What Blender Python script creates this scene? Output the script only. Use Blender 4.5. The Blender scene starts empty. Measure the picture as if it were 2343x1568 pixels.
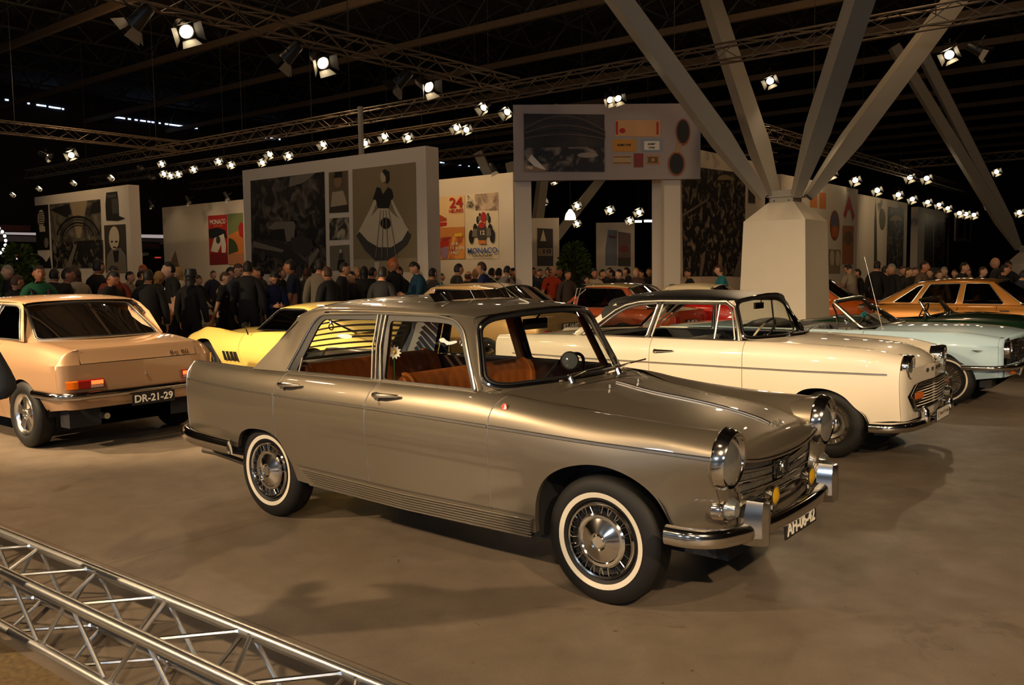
import bpy, bmesh, math, random
from mathutils import Vector, Matrix, Euler
from mathutils.geometry import delaunay_2d_cdt
PI = math.pi
random.seed(7)
SC = bpy.context.scene
COL = SC.collection
# ------------------------------------------------------------------ camera model (real camera of the place)
IW, IH, FPX = 2343, 1568, 2015.9
CAM = Vector((2.2796, -4.3001, 1.6469))
YAW, PITCH, ROLL = 2.239827, 0.0825499, -0.0139662
def cam_axes():
    cy, sy, cp, sp = math.cos(YAW), math.sin(YAW), math.cos(PITCH), math.sin(PITCH)
    f = Vector((cy*cp, sy*cp, -sp)); r = Vector((sy, -cy, 0)); u = r.cross(f)
    c, s = math.cos(ROLL), math.sin(ROLL)
    return c*r+s*u, -s*r+c*u, f
CR, CU, CF = cam_axes()
def ray(px, py): return CF+CR*((px-IW/2)/FPX)-CU*((py-IH/2)/FPX)
def on(px, py, ax, val):          # point of the place seen at a photo pixel, on a known plane
    d = ray(px, py); t = (val-CAM[ax])/d[ax]; return CAM+d*t
def dep(px, py, t): return CAM+ray(px, py)*t
def lin(c):
    c = c/255.0
    return c/12.92 if c <= 0.04045 else ((c+0.055)/1.055)**2.4
def rgb(r, g, b): return (lin(r), lin(g), lin(b), 1.0)
# ------------------------------------------------------------------ materials
MATS = {}
def _mat(name):
    m = bpy.data.materials.new(name); m.use_nodes = True
    nt = m.node_tree; nt.nodes.clear()
    out = nt.nodes.new('ShaderNodeOutputMaterial')
    return m, nt, out
def mat(name, col, rough=0.5, metal=0.0, coat=0.0, noise=0.06, scale=30.0, bump=0.0, spec=0.5, bscale=None, trans=0.0, sheen=0.0, coatr=0.04):
    if name in MATS: return MATS[name]
    m, nt, out = _mat(name)
    b = nt.nodes.new('ShaderNodeBsdfPrincipled')
    nt.links.new(b.outputs[0], out.inputs[0])
    b.inputs['Roughness'].default_value = rough; b.inputs['Metallic'].default_value = metal
    b.inputs['Specular IOR Level'].default_value = spec
    b.inputs['Coat Weight'].default_value = coat; b.inputs['Coat Roughness'].default_value = coatr
    if sheen: b.inputs['Sheen Weight'].default_value = sheen
    tc = nt.nodes.new('ShaderNodeTexCoord')
    n = nt.nodes.new('ShaderNodeTexNoise'); n.inputs['Scale'].default_value = scale; n.inputs['Detail'].default_value = 4
    nt.links.new(tc.outputs['Object'], n.inputs['Vector'])
    r = nt.nodes.new('ShaderNodeMapRange'); r.inputs['To Min'].default_value = 1-noise; r.inputs['To Max'].default_value = 1+noise
    nt.links.new(n.outputs[0], r.inputs[0])
    mx = nt.nodes.new('ShaderNodeMix'); mx.data_type = 'RGBA'; mx.blend_type = 'MULTIPLY'; mx.inputs['Factor'].default_value = 1.0
    mx.inputs['A'].default_value = col
    nt.links.new(r.outputs[0], mx.inputs['B'])
    nt.links.new(mx.outputs['Result'], b.inputs['Base Color'])
    if bump:
        bp = nt.nodes.new('ShaderNodeBump'); bp.inputs['Strength'].default_value = bump; bp.inputs['Distance'].default_value = 0.01
        n2 = nt.nodes.new('ShaderNodeTexNoise'); n2.inputs['Scale'].default_value = bscale or scale*4
        nt.links.new(tc.outputs['Object'], n2.inputs['Vector'])
        nt.links.new(n2.outputs[0], bp.inputs['Height']); nt.links.new(bp.outputs[0], b.inputs['Normal'])
    MATS[name] = m; return m
def emis(name, col, strength):
    if name in MATS: return MATS[name]
    m, nt, out = _mat(name)
    e = nt.nodes.new('ShaderNodeEmission'); e.inputs[0].default_value = col; e.inputs[1].default_value = strength
    nt.links.new(e.outputs[0], out.inputs[0]); MATS[name] = m; return m
def glass(name, tint=(0.86, 0.88, 0.86, 1), ior=1.45):
    if name in MATS: return MATS[name]
    m, nt, out = _mat(name)
    t = nt.nodes.new('ShaderNodeBsdfTransparent'); t.inputs[0].default_value = tint
    g = nt.nodes.new('ShaderNodeBsdfGlossy'); g.inputs['Roughness'].default_value = 0.0
    f = nt.nodes.new('ShaderNodeFresnel'); f.inputs[0].default_value = ior
    x = nt.nodes.new('ShaderNodeMixShader')
    nt.links.new(f.outputs[0], x.inputs[0]); nt.links.new(t.outputs[0], x.inputs[1]); nt.links.new(g.outputs[0], x.inputs[2])
    nt.links.new(x.outputs[0], out.inputs[0]); MATS[name] = m; return m
def paint(name, col, metal=0.0, rough=0.35, coat=1.0): return mat(name, col, rough, metal, coat, noise=0.02, scale=400, spec=0.5)
CHROME = mat('chrome', (0.78, 0.76, 0.72, 1), 0.10, 1.0, noise=0.02)
SATIN = mat('satin_metal', (0.62, 0.60, 0.56, 1), 0.28, 1.0, noise=0.03)
STEEL = mat('stainless_trim', (0.70, 0.67, 0.61, 1), 0.30, 1.0, noise=0.02)
ALU = mat('brushed_aluminium', (0.60, 0.60, 0.59, 1), 0.30, 1.0, noise=0.12, scale=14, bump=0.04)
RUBBER = mat('tyre_rubber', (0.008, 0.0075, 0.007, 1), 0.6, 0, noise=0.25, scale=60, bump=0.05, spec=.3)
BLACK = mat('black_rubber', (0.008, 0.008, 0.008, 1), 0.5)
DARK = mat('dark_underside', (0.010, 0.010, 0.011, 1), 0.8, noise=0.3)
WHITEWALL = mat('white_sidewall', rgb(204, 196, 178), 0.5)
GLASS = glass('clear_glass')
GLASSG = glass('dark_tinted_glass', (0.12, 0.16, 0.12, 1), 1.5)
GREENG = glass('green_tinted_glass', (0.10, 0.30, 0.12, 1), 1.5)
LENS = mat('ribbed_lens_glass', (0.55, 0.56, 0.54, 1), 0.16, 0.85, coat=1.0, noise=0.2, scale=40, bump=0.10, bscale=60)
AMBER = mat('amber_lens', rgb(228, 110, 14), 0.15, 0, coat=1.0, noise=0.15, scale=120, bump=0.2)
REDL = mat('red_lens', rgb(150, 10, 8), 0.15, 0, coat=1.0, noise=0.15, scale=120, bump=0.2)
PLATEW = mat('plate_white', rgb(238, 232, 218), 0.5)
PLATEB = mat('plate_black', (0.012, 0.012, 0.013, 1), 0.35)
# ------------------------------------------------------------------ mesh builder
class B:
    def __init__(s): s.v = []; s.f = []; s.m = []; s.mi = 0
    def add(s, vs, fs, mi=None):
        o = len(s.v); s.v += [tuple(v) for v in vs]; s.f += [tuple(i+o for i in f) for f in fs]
        s.m += [s.mi if mi is None else mi]*len(fs); return s
    def grid(s, rows, cu=False, cv=False, mi=None):
        nu, nv = len(rows), len(rows[0]); vs = [p for r in rows for p in r]; fs = []
        for i in range(nu if cu else nu-1):
            for j in range(nv if cv else nv-1):
                a, b = i, (i+1) % nu; c, d = j, (j+1) % nv
                fs.append((a*nv+c, b*nv+c, b*nv+d, a*nv+d))
        return s.add(vs, fs, mi)
    def box(s, x0, x1, y0, y1, z0, z1, mi=None):
        return s.add([(x0, y0, z0), (x1, y0, z0), (x1, y1, z0), (x0, y1, z0), (x0, y0, z1), (x1, y0, z1), (x1, y1, z1), (x0, y1, z1)],
                     [(0, 3, 2, 1), (4, 5, 6, 7), (0, 1, 5, 4), (1, 2, 6, 5), (2, 3, 7, 6), (3, 0, 4, 7)], mi)
    def hexa(s, a, b, mi=None):   # two quads joined into a solid
        return s.add(list(a)+list(b), [(3, 2, 1, 0), (4, 5, 6, 7), (0, 1, 5, 4), (1, 2, 6, 5), (2, 3, 7, 6), (3, 0, 4, 7)], mi)
    def tube(s, path, r, n=6, closed=False, ry=None, cap=True, up=None, mi=None):
        P = [Vector(p) for p in path]; k = len(P)
        if k < 2: return s
        rs = r if isinstance(r, (list, tuple)) else [r]*k
        T = []
        for i in range(k):
            a = P[(i-1) % k] if (closed or i > 0) else P[i]; b = P[(i+1) % k] if (closed or i < k-1) else P[i]
            t = (b-a); t = t.normalized() if t.length > 1e-9 else Vector((0, 0, 1)); T.append(t)
        up = Vector(up) if up else (Vector((0, 0, 1)) if abs(T[0].z) < 0.9 else Vector((0, 1, 0)))
        N = (up-T[0]*up.dot(T[0])).normalized(); rows = []
        for i in range(k):
            if i: N = (N-T[i]*N.dot(T[i])); N = N.normalized() if N.length > 1e-6 else T[i].orthogonal().normalized()
            W = T[i].cross(N); q = (ry if ry else rs[i])
            rows.append([P[i]+N*(rs[i]*math.cos(2*PI*j/n))+W*(q*math.sin(2*PI*j/n)) for j in range(n)])
        s.grid(rows, cu=closed, cv=True, mi=mi)
        if cap and not closed:
            o = len(s.v)-k*n
            s.f.append(tuple(o+j for j in range(n))[::-1]); s.f.append(tuple(o+(k-1)*n+j for j in range(n))); s.m += [s.mi if mi is None else mi]*2
        return s
    def lathe(s, prof, c=(0, 0, 0), ax='y', n=40, a0=0, a1=2*PI, flip=1, mi=None):   # prof: (r, h)
        full = abs(a1-a0-2*PI) < 1e-6; rows = []
        for i in range(n if full else n+1):
            a = a0+(a1-a0)*i/n; ca, sa = math.cos(a), math.sin(a); row = []
            for r, h in prof:
                h *= flip
                if ax == 'y': p = (c[0]+r*ca, c[1]+h, c[2]+r*sa)
                elif ax == 'x': p = (c[0]+h, c[1]+r*ca, c[2]+r*sa)
                else: p = (c[0]+r*ca, c[1]+r*sa, c[2]+h)
                row.append(p)
            rows.append(row)
        return s.grid(rows, cu=full, mi=mi)
    def poly(s, pts, mi=None): return s.add(pts, [tuple(range(len(pts)))], mi)
    def prism(s, pts, vec, mi=None):     # closed extrusion of a planar polygon
        n = len(pts); v = Vector(vec); q = [Vector(p)+v for p in pts]
        return s.add(list(pts)+q, [tuple(range(n))[::-1], tuple(range(n, 2*n))]+[(i, (i+1) % n, n+(i+1) % n, n+i) for i in range(n)], mi)
    def sphere(s, c, r, n=12, m=8, sc=(1, 1, 1), mi=None):
        rows = [[(c[0]+r*sc[0]*math.sin(PI*i/m)*math.cos(2*PI*j/n), c[1]+r*sc[1]*math.sin(PI*i/m)*math.sin(2*PI*j/n), c[2]+r*sc[2]*math.cos(PI*i/m)) for j in range(n)] for i in range(m+1)]
        return s.grid(rows, cv=True, mi=mi)
    def xf(s, M, start=0):
        for i in range(start, len(s.v)): s.v[i] = tuple(M @ Vector(s.v[i]))
        return s
    def mirror(s, start=0, axis=1):
        n0 = len(s.v); o = n0-start
        fs = [(f, m) for f, m in zip(s.f, s.m) if min(f) >= start]
        for i in range(start, n0):
            v = list(s.v[i]); v[axis] = -v[axis]; s.v.append(tuple(v))
        for f, m in fs: s.f.append(tuple(i+o for i in f)[::-1]); s.m.append(m)
        return s
    def mesh(s, name, mats, sharp=35, weld=0.0):
        me = bpy.data.meshes.new(name); me.from_pydata(s.v, [], s.f)
        for m in (mats if isinstance(mats, (list, tuple)) else [mats]): me.materials.append(m)
        if any(s.m): me.polygons.foreach_set('material_index', s.m)
        if weld:
            bm = bmesh.new(); bm.from_mesh(me)
            bmesh.ops.remove_doubles(bm, verts=bm.verts, dist=weld); bmesh.ops.dissolve_degenerate(bm, edges=bm.edges, dist=weld*0.5)
            bm.to_mesh(me); bm.free()
        me.update()
        if sharp is not None:
            me.shade_smooth(); me.set_sharp_from_angle(angle=math.radians(sharp))
        return me
    def lr(s, name, mats, parent=None, axis=1, **k):      # one object for each side of the car
        out = []
        for sg in (1, -1):
            b = B(); idx = {}
            for f, m in zip(s.f, s.m):
                if sg*sum(s.v[i][axis] for i in f) > 0:
                    nf = []
                    for i in f:
                        if i not in idx: idx[i] = len(b.v); b.v.append(s.v[i])
                        nf.append(idx[i])
                    b.f.append(tuple(nf)); b.m.append(m)
            if b.f: out.append(b.build(name, mats, parent, **k))
        return out
    def build(s, name, mats, parent=None, label=None, sharp=35, weld=0.0, loc=None):
        o = bpy.data.objects.new(name, s.mesh(name, mats, sharp, weld)); COL.objects.link(o)
        if parent is not None: o.parent = parent
        if label: o['label'] = label
        if loc is not None: o.location = loc
        return o
def tag(o, label=None, cat=None, group=None, kind=None):
    if label: o['label'] = label
    if cat: o['category'] = cat
    if group: o['group'] = group
    if kind: o['kind'] = kind
    return o
def thing(name, label, cat, loc=(0, 0, 0), rz=0.0, group=None):
    o = bpy.data.objects.new(name, None); COL.objects.link(o); o.location = loc; o.rotation_euler = (0, 0, rz)
    o.empty_display_size = 0.2
    return tag(o, label, cat, group)
def children(o): return [c for c in bpy.data.objects if c.parent == o]
def copy_tree(o, kids):          # kids: {object: [children]} prepared once
    c = o.copy(); COL.objects.link(c)
    for ch in kids.get(o, []):
        d = copy_tree(ch, kids); d.parent = c
    return c
def kidmap(o):
    k = {}
    def rec(x):
        k[x] = children(x)
        for y in k[x]: rec(y)
    rec(o); return k
# ------------------------------------------------------------------ curves
def pchip(xs, ys):
    n = len(xs)
    if n == 1: return lambda x: ys[0]
    h = [xs[i+1]-xs[i] for i in range(n-1)]; d = [(ys[i+1]-ys[i])/h[i] for i in range(n-1)]
    m = [0]*n; m[0], m[-1] = d[0], d[-1]
    for i in range(1, n-1):
        if d[i-1]*d[i] > 0:
            w1, w2 = 2*h[i]+h[i-1], h[i]+2*h[i-1]; m[i] = (w1+w2)/(w1/d[i-1]+w2/d[i])
    def f(x):
        if x <= xs[0]: return ys[0]
        if x >= xs[-1]: return ys[-1]
        i = 0
        while x > xs[i+1]: i += 1
        t = (x-xs[i])/h[i]; t2, t3 = t*t, t*t*t
        return (2*t3-3*t2+1)*ys[i]+(t3-2*t2+t)*h[i]*m[i]+(-2*t3+3*t2)*ys[i+1]+(t3-t2)*h[i]*m[i+1]
    return f
class Cv:                        # longitudinal curve: knots (x, y, z)
    def __init__(s, *k):
        k = sorted(k); xs = [a[0] for a in k]
        s.fy = pchip(xs, [a[1] for a in k]); s.fz = pchip(xs, [a[2] for a in k])
    def __call__(s, x): return (s.fy(x), s.fz(x))
def crom(pts, n, closed=False, sharp=()):   # smooth polyline through points, n steps per span
    P = [Vector(p) for p in pts]; k = len(P); out = []
    for i in range(k if closed else k-1):
        p1, p2 = P[i], P[(i+1) % k]
        p0 = P[(i-1) % k] if (closed or i > 0) else p1*2-p2
        p3 = P[(i+2) % k] if (closed or i < k-2) else p2*2-p1
        if i in sharp: p0 = p1*2-p2
        if (i+1) in sharp: p3 = p2*2-p1
        L0, L1, L2 = max((p1-p0).length, 1e-6), max((p2-p1).length, 1e-6), max((p3-p2).length, 1e-6)
        m1 = ((p1-p0)/L0*L1+(p2-p1)/L1*L0)/(L0+L1)*L1; m2 = ((p2-p1)/L1*L2+(p3-p2)/L2*L1)/(L1+L2)*L1
        for j in range(n):
            t = j/n; t2, t3 = t*t, t*t*t
            out.append(p1*(2*t3-3*t2+1)+m1*(t3-2*t2+t)+p2*(-2*t3+3*t2)+m2*(t3-t2))
    if not closed: out.append(P[-1])
    return out
def frange(a, b, n): return [a+(b-a)*i/n for i in range(n+1)]
def rpoly(pts, r, n=5):          # polygon with rounded corners; r one value or a list
    k = len(pts); out = []
    for i in range(k):
        p = Vector(pts[i]); a = Vector(pts[i-1]); b = Vector(pts[(i+1) % k]); ri = r[i] if isinstance(r, (list, tuple)) else r
        u, w = (a-p), (b-p); d = min(ri, u.length*0.49, w.length*0.49)
        if d < 1e-4: out.append(p); continue
        s, e = p+u.normalized()*d, p+w.normalized()*d
        for j in range(n+1):
            t = j/n; out.append(s*(1-t)**2+p*(2*t*(1-t))+e*t*t)
    return out
def inside(p, poly):
    x, y = p; c = False; n = len(poly)
    for i in range(n):
        x1, y1 = poly[i][0], poly[i][1]; x2, y2 = poly[i-1][0], poly[i-1][1]
        if (y1 > y) != (y2 > y) and x < (x2-x1)*(y-y1)/(y2-y1)+x1: c = not c
    return c
def patch(outline, holes, fmap, res, thick=0.0, mi=0, bld=None):
    """Curved sheet: a 2D outline with holes, filled, mapped to 3D by fmap(a, b); thick closes it into a solid."""
    b = bld or B(); vs = []; es = []
    for L in [outline]+list(holes):
        o = len(vs); n = len(L); vs += [Vector((p[0], p[1])) for p in L]; es += [(o+i, o+(i+1) % n) for i in range(n)]
    nb = len(vs)
    xs = [p[0] for p in outline]; ys = [p[1] for p in outline]
    if res:
        nx, ny = max(1, int((max(xs)-min(xs))/res)), max(1, int((max(ys)-min(ys))/res))
        for i in range(1, nx):
            for j in range(1, ny):
                p = (min(xs)+(max(xs)-min(xs))*i/nx, min(ys)+(max(ys)-min(ys))*j/ny)
                if inside(p, outline) and not any(inside(p, h) for h in holes):
                    if min((Vector(p)-v).length for v in vs[:nb]) > res*0.35: vs.append(Vector(p))
    V, E, F, *_ = delaunay_2d_cdt(vs, es, [], 0, 1e-6)
    fs = []
    for f in F:
        c = (sum(V[i][0] for i in f)/len(f), sum(V[i][1] for i in f)/len(f))
        if inside(c, outline) and not any(inside(c, h) for h in holes): fs.append(tuple(f))
    P = [Vector(fmap(v[0], v[1])) for v in V]
    b.add(P, fs, mi)
    if thick:
        N = [Vector((0, 0, 0)) for _ in P]
        for f in fs:
            nn = (P[f[1]]-P[f[0]]).cross(P[f[2]]-P[f[0]])
            for i in f: N[i] += nn
        Q = [p-n.normalized()*thick if n.length > 0 else p for p, n in zip(P, N)]
        cnt = {}
        for f in fs:
            for i in range(len(f)):
                e = (f[i], f[(i+1) % len(f)]); cnt[tuple(sorted(e))] = cnt.get(tuple(sorted(e)), []) + [e]
        n = len(P); o = len(b.v)-n
        b.v += [tuple(q) for q in Q]
        for f in fs: b.f.append(tuple(o+n+i for i in f[::-1])); b.m.append(mi)
        for e in cnt.values():
            if len(e) == 1:
                a, c = e[0]; b.f.append((o+c, o+a, o+n+a, o+n+c)); b.m.append(mi)
    return b
def text_mesh(body, size=0.1, extrude=0.001, align='CENTER', bold=0.0):
    cu = bpy.data.curves.new('lettering', 'FONT'); cu.body = body; cu.size = size; cu.extrude = extrude; cu.align_x = align; cu.align_y = 'CENTER'
    cu.offset = bold; cu.resolution_u = 3
    ob = bpy.data.objects.new('lettering', cu); COL.objects.link(ob)
    bpy.context.view_layer.update()
    me = bpy.data.meshes.new_from_object(ob.evaluated_get(bpy.context.evaluated_depsgraph_get()))
    bpy.data.objects.remove(ob); bpy.data.curves.remove(cu); return me
def text(b, body, size, origin, xdir, ydir, extrude=0.001, align='CENTER', mi=None, width=None, bold=0.0, sx=1.0):
    """Lettering added to builder b, in the plane spanned by xdir (reading direction) and ydir (up)."""
    me = text_mesh(body, size, extrude, align, bold)
    X, Y = Vector(xdir).normalized(), Vector(ydir).normalized(); Z = X.cross(Y)
    if width:
        xs = [v.co.x for v in me.vertices]; sx = width/(max(xs)-min(xs))
    o = Vector(origin)
    vs = [o+X*(v.co.x*sx)+Y*v.co.y+Z*(v.co.z+extrude) for v in me.vertices]
    b.add(vs, [tuple(p.vertices) for p in me.polygons], mi)
    bpy.data.meshes.remove(me); return b
# ------------------------------------------------------------------ car bodywork
def dense(a):            # finer wheel-arch outline
    P = crom([(x, 0, z) for x, z in a], 4); out = [(P[0].x, P[0].z)]
    for p in P[1:]:
        if p.x > out[-1][0]+1e-4: out.append((p.x, p.z))
    return out
class Side:
    """Flank of a car from longitudinal curves (bottom to crest), wheel arches cut out, mirrored left and right."""
    def __init__(s, curves, arches=(), nseg=3, sharp=(), lip=0.03, warp=None):
        s.c = curves; s.ar = [dense(a) for a in arches]; s.n = nseg if isinstance(nseg, (list, tuple)) else [nseg]*(len(curves)-1); s.sharp = sharp; s.lip = lip; s.warp = warp
    def zb(s, x):
        z = -9
        for a in s.ar:
            if a[0][0] <= x <= a[-1][0]:
                for i in range(len(a)-1):
                    if a[i][0] <= x <= a[i+1][0]:
                        t = (x-a[i][0])/max(a[i+1][0]-a[i][0], 1e-9); z = max(z, a[i][1]+(a[i+1][1]-a[i][1])*t)
        return z
    def sec(s, x):
        K = 8; pts = [(0, *c(x)) for c in s.c]
        P = crom(pts, K, sharp=s.sharp); out = []
        for i, n in enumerate(s.n):
            for j in range(n):
                f = i*K+K*j/n; a = int(f); out.append(P[a].lerp(P[min(a+1, len(P)-1)], f-a))
        out.append(P[-1])
        z = s.zb(x)
        if z > out[0].z:
            k = 0
            while k < len(out)-1 and out[k+1].z < z: k += 1
            q = out[k].lerp(out[k+1], (z-out[k].z)/max(out[k+1].z-out[k].z, 1e-6))
            for i in range(k+1): out[i] = q
        return [(p.y, p.z) for p in out]
    def stations(s, x0, x1, step=0.06):
        n = max(2, int(abs(x1-x0)/step)); us = frange(x0, x1, n)
        for a in s.ar:
            for p in a:
                if min(x0, x1) < p[0] < max(x0, x1): us.append(p[0])
            for e in (a[0][0]-0.001, a[-1][0]+0.001):
                if min(x0, x1) < e < max(x0, x1): us.append(e)
        us = sorted(us); out = [us[0]]
        for u in us[1:]:
            if u-out[-1] > 0.0008: out.append(u)
        return out
    def rows(s, x0, x1, step=0.06, gap=0.0, top=None, bot=None):
        us = s.stations(x0, x1, step); R = []
        for k, u in enumerate(us):
            sc = s.sec(u)
            if bot: sc = sc[bot:]
            if top: sc = sc[:top]
            x = u
            if gap and k == 0: x += gap/2
            if gap and k == len(us)-1: x -= gap/2
            wf = s.warp or (lambda u, z: 0)
            row = [(x+wf(u, sc[0][1]), sc[0][0]-s.lip, sc[0][1]+0.004)]+[(x+wf(u, z), y, z) for y, z in sc]
            R.append(row)
        if gap:
            R = [[(p[0], p[1]-0.02, p[2]) for p in R[0]]]+R+[[(p[0], p[1]-0.02, p[2]) for p in R[-1]]]
        return R
    def panel(s, x0, x1, sides=(1, -1), **k):
        b = B(); R = s.rows(x0, x1, **k)
        if 1 in sides: b.grid(R)
        if -1 in sides: b.grid([[(x, -y, z) for x, y, z in r] for r in R[::-1]])
        return b
    def crest(s, x0, x1, step=0.06): return [(u, *s.sec(u)[-1]) for u in s.stations(x0, x1, step)]
    def line(s, i, x0, x1, n=30, out=0.0):        # along control curve i
        return [(u, s.c[i](u)[0]+out, s.c[i](u)[1]) for u in frange(x0, x1, n)]
    def well(s, a, y0, y1, mi=0, b=None, zl=(.25, .25)):
        b = b or B()
        pts = [(p[0], p[1]) for p in a]; c = (sum(p[0] for p in pts)/len(pts), min(p[1] for p in pts))
        P = [(c[0]+(p[0]-c[0])*1.03, p[1]+0.012) for p in pts]
        P = [(P[0][0], zl[0])]+P+[(P[-1][0], zl[1])]
        for sg in (1, -1):
            b.grid([[(x, sg*y, z) for y in (y0, y1)] for x, z in P]); b.poly([(x, sg*y1, z) for x, z in P])
        return b
def lid(crv, mid, n=8, pw=2.0, drop=None):
    """Bonnet or boot sheet between a left and right edge (crv: [(x,y,z)] with y>0) and a centre height mid(x)."""
    rows = []
    for x, y, z in crv:
        zc = mid(x); row = []
        for i in range(-n, n+1):
            a = i/n; row.append((x+(drop(x, a) if drop else 0), y*a, zc+(z-zc)*abs(a)**pw))
        rows.append(row)
    return rows
def sweep(path, prof, closed=False, up=(0, 0, 1)):
    """Sweep a closed profile [(out, up)] along a horizontal path."""
    b = B(); P = [Vector(p) for p in path]; rows = []; U = Vector(up)
    for i in range(len(P)):
        a = P[max(i-1, 0)]; c = P[min(i+1, len(P)-1)]; t = (c-a).normalized(); o = t.cross(U).normalized()
        rows.append([P[i]+o*q[0]+U*q[1] for q in prof])
    b.grid(rows, cv=True); n = len(prof); k = len(rows)
    b.f.append(tuple(range(n))); b.f.append(tuple((k-1)*n+j for j in range(n))[::-1]); b.m += [0, 0]
    return b
def cprof(h, d, n=10, pw=2.4):   # rounded bumper section, height h, depth d
    out = []
    for i in range(n+1):
        a = -PI/2+PI*i/n; c, s = math.cos(a), math.sin(a)
        out.append((d*abs(c)**(2/pw), h/2*math.copysign(abs(s)**(2/pw), s)))
    return out+[(0, h/2*0.8), (0, -h/2*0.8)]
def tyre(R, W, rim):
    s = W/2
    return [(rim, -s*0.80), (rim+0.012, -s*0.98), (rim+(R-rim)*0.35, -s*1.06), (rim+(R-rim)*0.62, -s*1.05), (R-0.03, -s*0.93), (R-0.010, -s*0.78), (R-0.002, -s*0.55), (R, -s*0.2), (R, s*0.2), (R-0.002, s*0.55), (R-0.010, s*0.78), (R-0.03, s*0.93), (rim+(R-rim)*0.62, s*1.05), (rim+(R-rim)*0.35, s*1.06), (rim+0.012, s*0.98), (rim, s*0.80)]
def wheel(car, x, y, R=0.31, W=0.16, rim=0.18, style='plain', ww=None, label=None):
    sg = 1 if y > 0 else -1
    b = B(); b.lathe(tyre(R, W, rim), (0, 0, 0), 'y', 56)
    for k in range(-2, 3):                                 # tread grooves
        b.lathe([(R+0.0015, k*W*0.13-0.003), (R+0.0015, k*W*0.13+0.003)], (0, 0, 0), 'y', 56)
    w = b.build('wheel', RUBBER, car, sharp=50, loc=(x, y, R), label=label)
    f = W/2
    if ww:
        r0, r1 = ww; pr = tyre(R, W, rim)
        def prof_y(r):
            for i in range(15, 8, -1):
                if pr[i][0] <= r <= pr[i-1][0]:
                    t = (r-pr[i][0])/max(pr[i-1][0]-pr[i][0], 1e-6); return pr[i][1]+(pr[i-1][1]-pr[i][1])*t
            return f
        B().lathe([(r, prof_y(r)+0.003) for r in frange(r0, r1, 4)], (0, 0, 0), 'y', 64, flip=sg).build('whitewall_band', WHITEWALL, w)
    b = B(); b.lathe([(0.02, f*0.25), (rim*0.7, f*0.25), (rim*0.93, f*0.55), (rim, f*0.80)], (0, 0, 0), 'y', 40, flip=sg)
    b.build('rim', DARK if style in ('slots', 'mag') else SATIN, w)
    h = B()
    if style == 'slots':           # dished chrome cap, band of small openings, outer trim ring
        h.lathe([(0.001, f+0.022), (0.028, f+0.022), (0.036, f+0.016), (0.045, f+0.020), (0.085, f+0.006), (0.108, f-0.004), (0.114, f+0.001), (0.128, f+0.001), (0.137, f-0.006)], (0, 0, 0), 'y', 56, flip=sg)
        h.lathe([(0.170, f-0.012), (0.175, f+0.004), (0.183, f+0.007), (0.190, f-0.003)], (0, 0, 0), 'y', 64, flip=sg)
        N = 20
        for k in range(N):
            a0 = 2*PI*k/N
            for da in (-0.055, 0.055):
                a1 = a0+da*0.4; a2 = a0+da*1.2
                h.tube([(0.136*math.cos(a1), sg*(f-0.005), 0.136*math.sin(a1)), (0.172*math.cos(a2), sg*(f-0.008), 0.172*math.sin(a2))], 0.0022, 4)
    elif style == 'mag':           # cast wheel, five openings
        h.lathe([(0.001, f*0.75), (0.03, f*0.75), (0.04, f*0.6), (0.065, f*0.55)], (0, 0, 0), 'y', 30, flip=sg)
        h.lathe([(rim*0.80, f*0.62), (rim*0.90, f*0.92), (rim*1.0, f*1.0), (rim*1.02, f*0.9)], (0, 0, 0), 'y', 44, flip=sg)
        for k in range(5):
            a = 2*PI*k/5+0.3; c, s = math.cos(a), math.sin(a)
            def P(r, t, yy): return (r*c-t*s, sg*yy, r*s+t*c)
            h.hexa([P(0.05, -0.028, f*0.70), P(0.05, 0.028, f*0.70), P(rim*0.85, 0.045, f*0.75), P(rim*0.85, -0.045, f*0.75)], [P(0.05, -0.035, f*0.2), P(0.05, 0.035, f*0.2), P(rim*0.85, 0.055, f*0.2), P(rim*0.85, -0.055, f*0.2)])
            for t in (0.6,):
                h.sphere((0.042*math.cos(a+t), sg*f*0.8, 0.042*math.sin(a+t)), 0.009, 8, 5)
    elif style == 'spin':          # dished turbine cover with knock-off spinner
        h.lathe([(0.02, f-0.01), (0.06, f-0.02), (rim*0.92, f+0.004), (rim*0.99, f+0.004), (rim*1.02, f-0.012)], (0, 0, 0), 'y', 60, flip=sg)
        h.lathe([(0.001, f+0.03), (0.03, f+0.03), (0.04, f), (0.05, f-0.02)], (0, 0, 0), 'y', 24, flip=sg)
        for k in range(3):
            a = 2*PI*k/3+0.5; h.tube([(0.03*math.cos(a), sg*(f+0.02), 0.03*math.sin(a)), (0.085*math.cos(a+0.15), sg*(f+0.03), 0.085*math.sin(a+0.15))], [0.013, 0.006], 6)
        for k in range(36):
            a = 2*PI*k/36; h.tube([(0.07*math.cos(a), sg*(f-0.014), 0.07*math.sin(a)), (rim*0.9*math.cos(a), sg*(f+0.004), rim*0.9*math.sin(a))], 0.003, 4)
    elif style == 'ring':          # small cap and a perforated beauty ring
        h.lathe([(0.001, f*0.9), (0.06, f*0.85), (0.085, f*0.6), (0.09, f*0.45)], (0, 0, 0), 'y', 36, flip=sg)
        h.lathe([(rim*0.72, f*0.55), (rim*0.80, f*0.85), (rim*0.97, f*0.95), (rim*1.0, f*0.8)], (0, 0, 0), 'y', 48, flip=sg)
        for k in range(22):
            a = 2*PI*k/22; h.tube([(rim*0.8*math.cos(a), sg*f*0.88, rim*0.8*math.sin(a)), (rim*0.95*math.cos(a), sg*f*0.98, rim*0.95*math.sin(a))], 0.004, 4)
    else:
        h.lathe([(0.001, f*0.95), (0.05, f*0.9), (0.09, f*0.75), (rim*0.75, f*0.6), (rim*0.95, f*0.95), (rim*1.01, f*0.85)], (0, 0, 0), 'y', 40, flip=sg)
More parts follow.
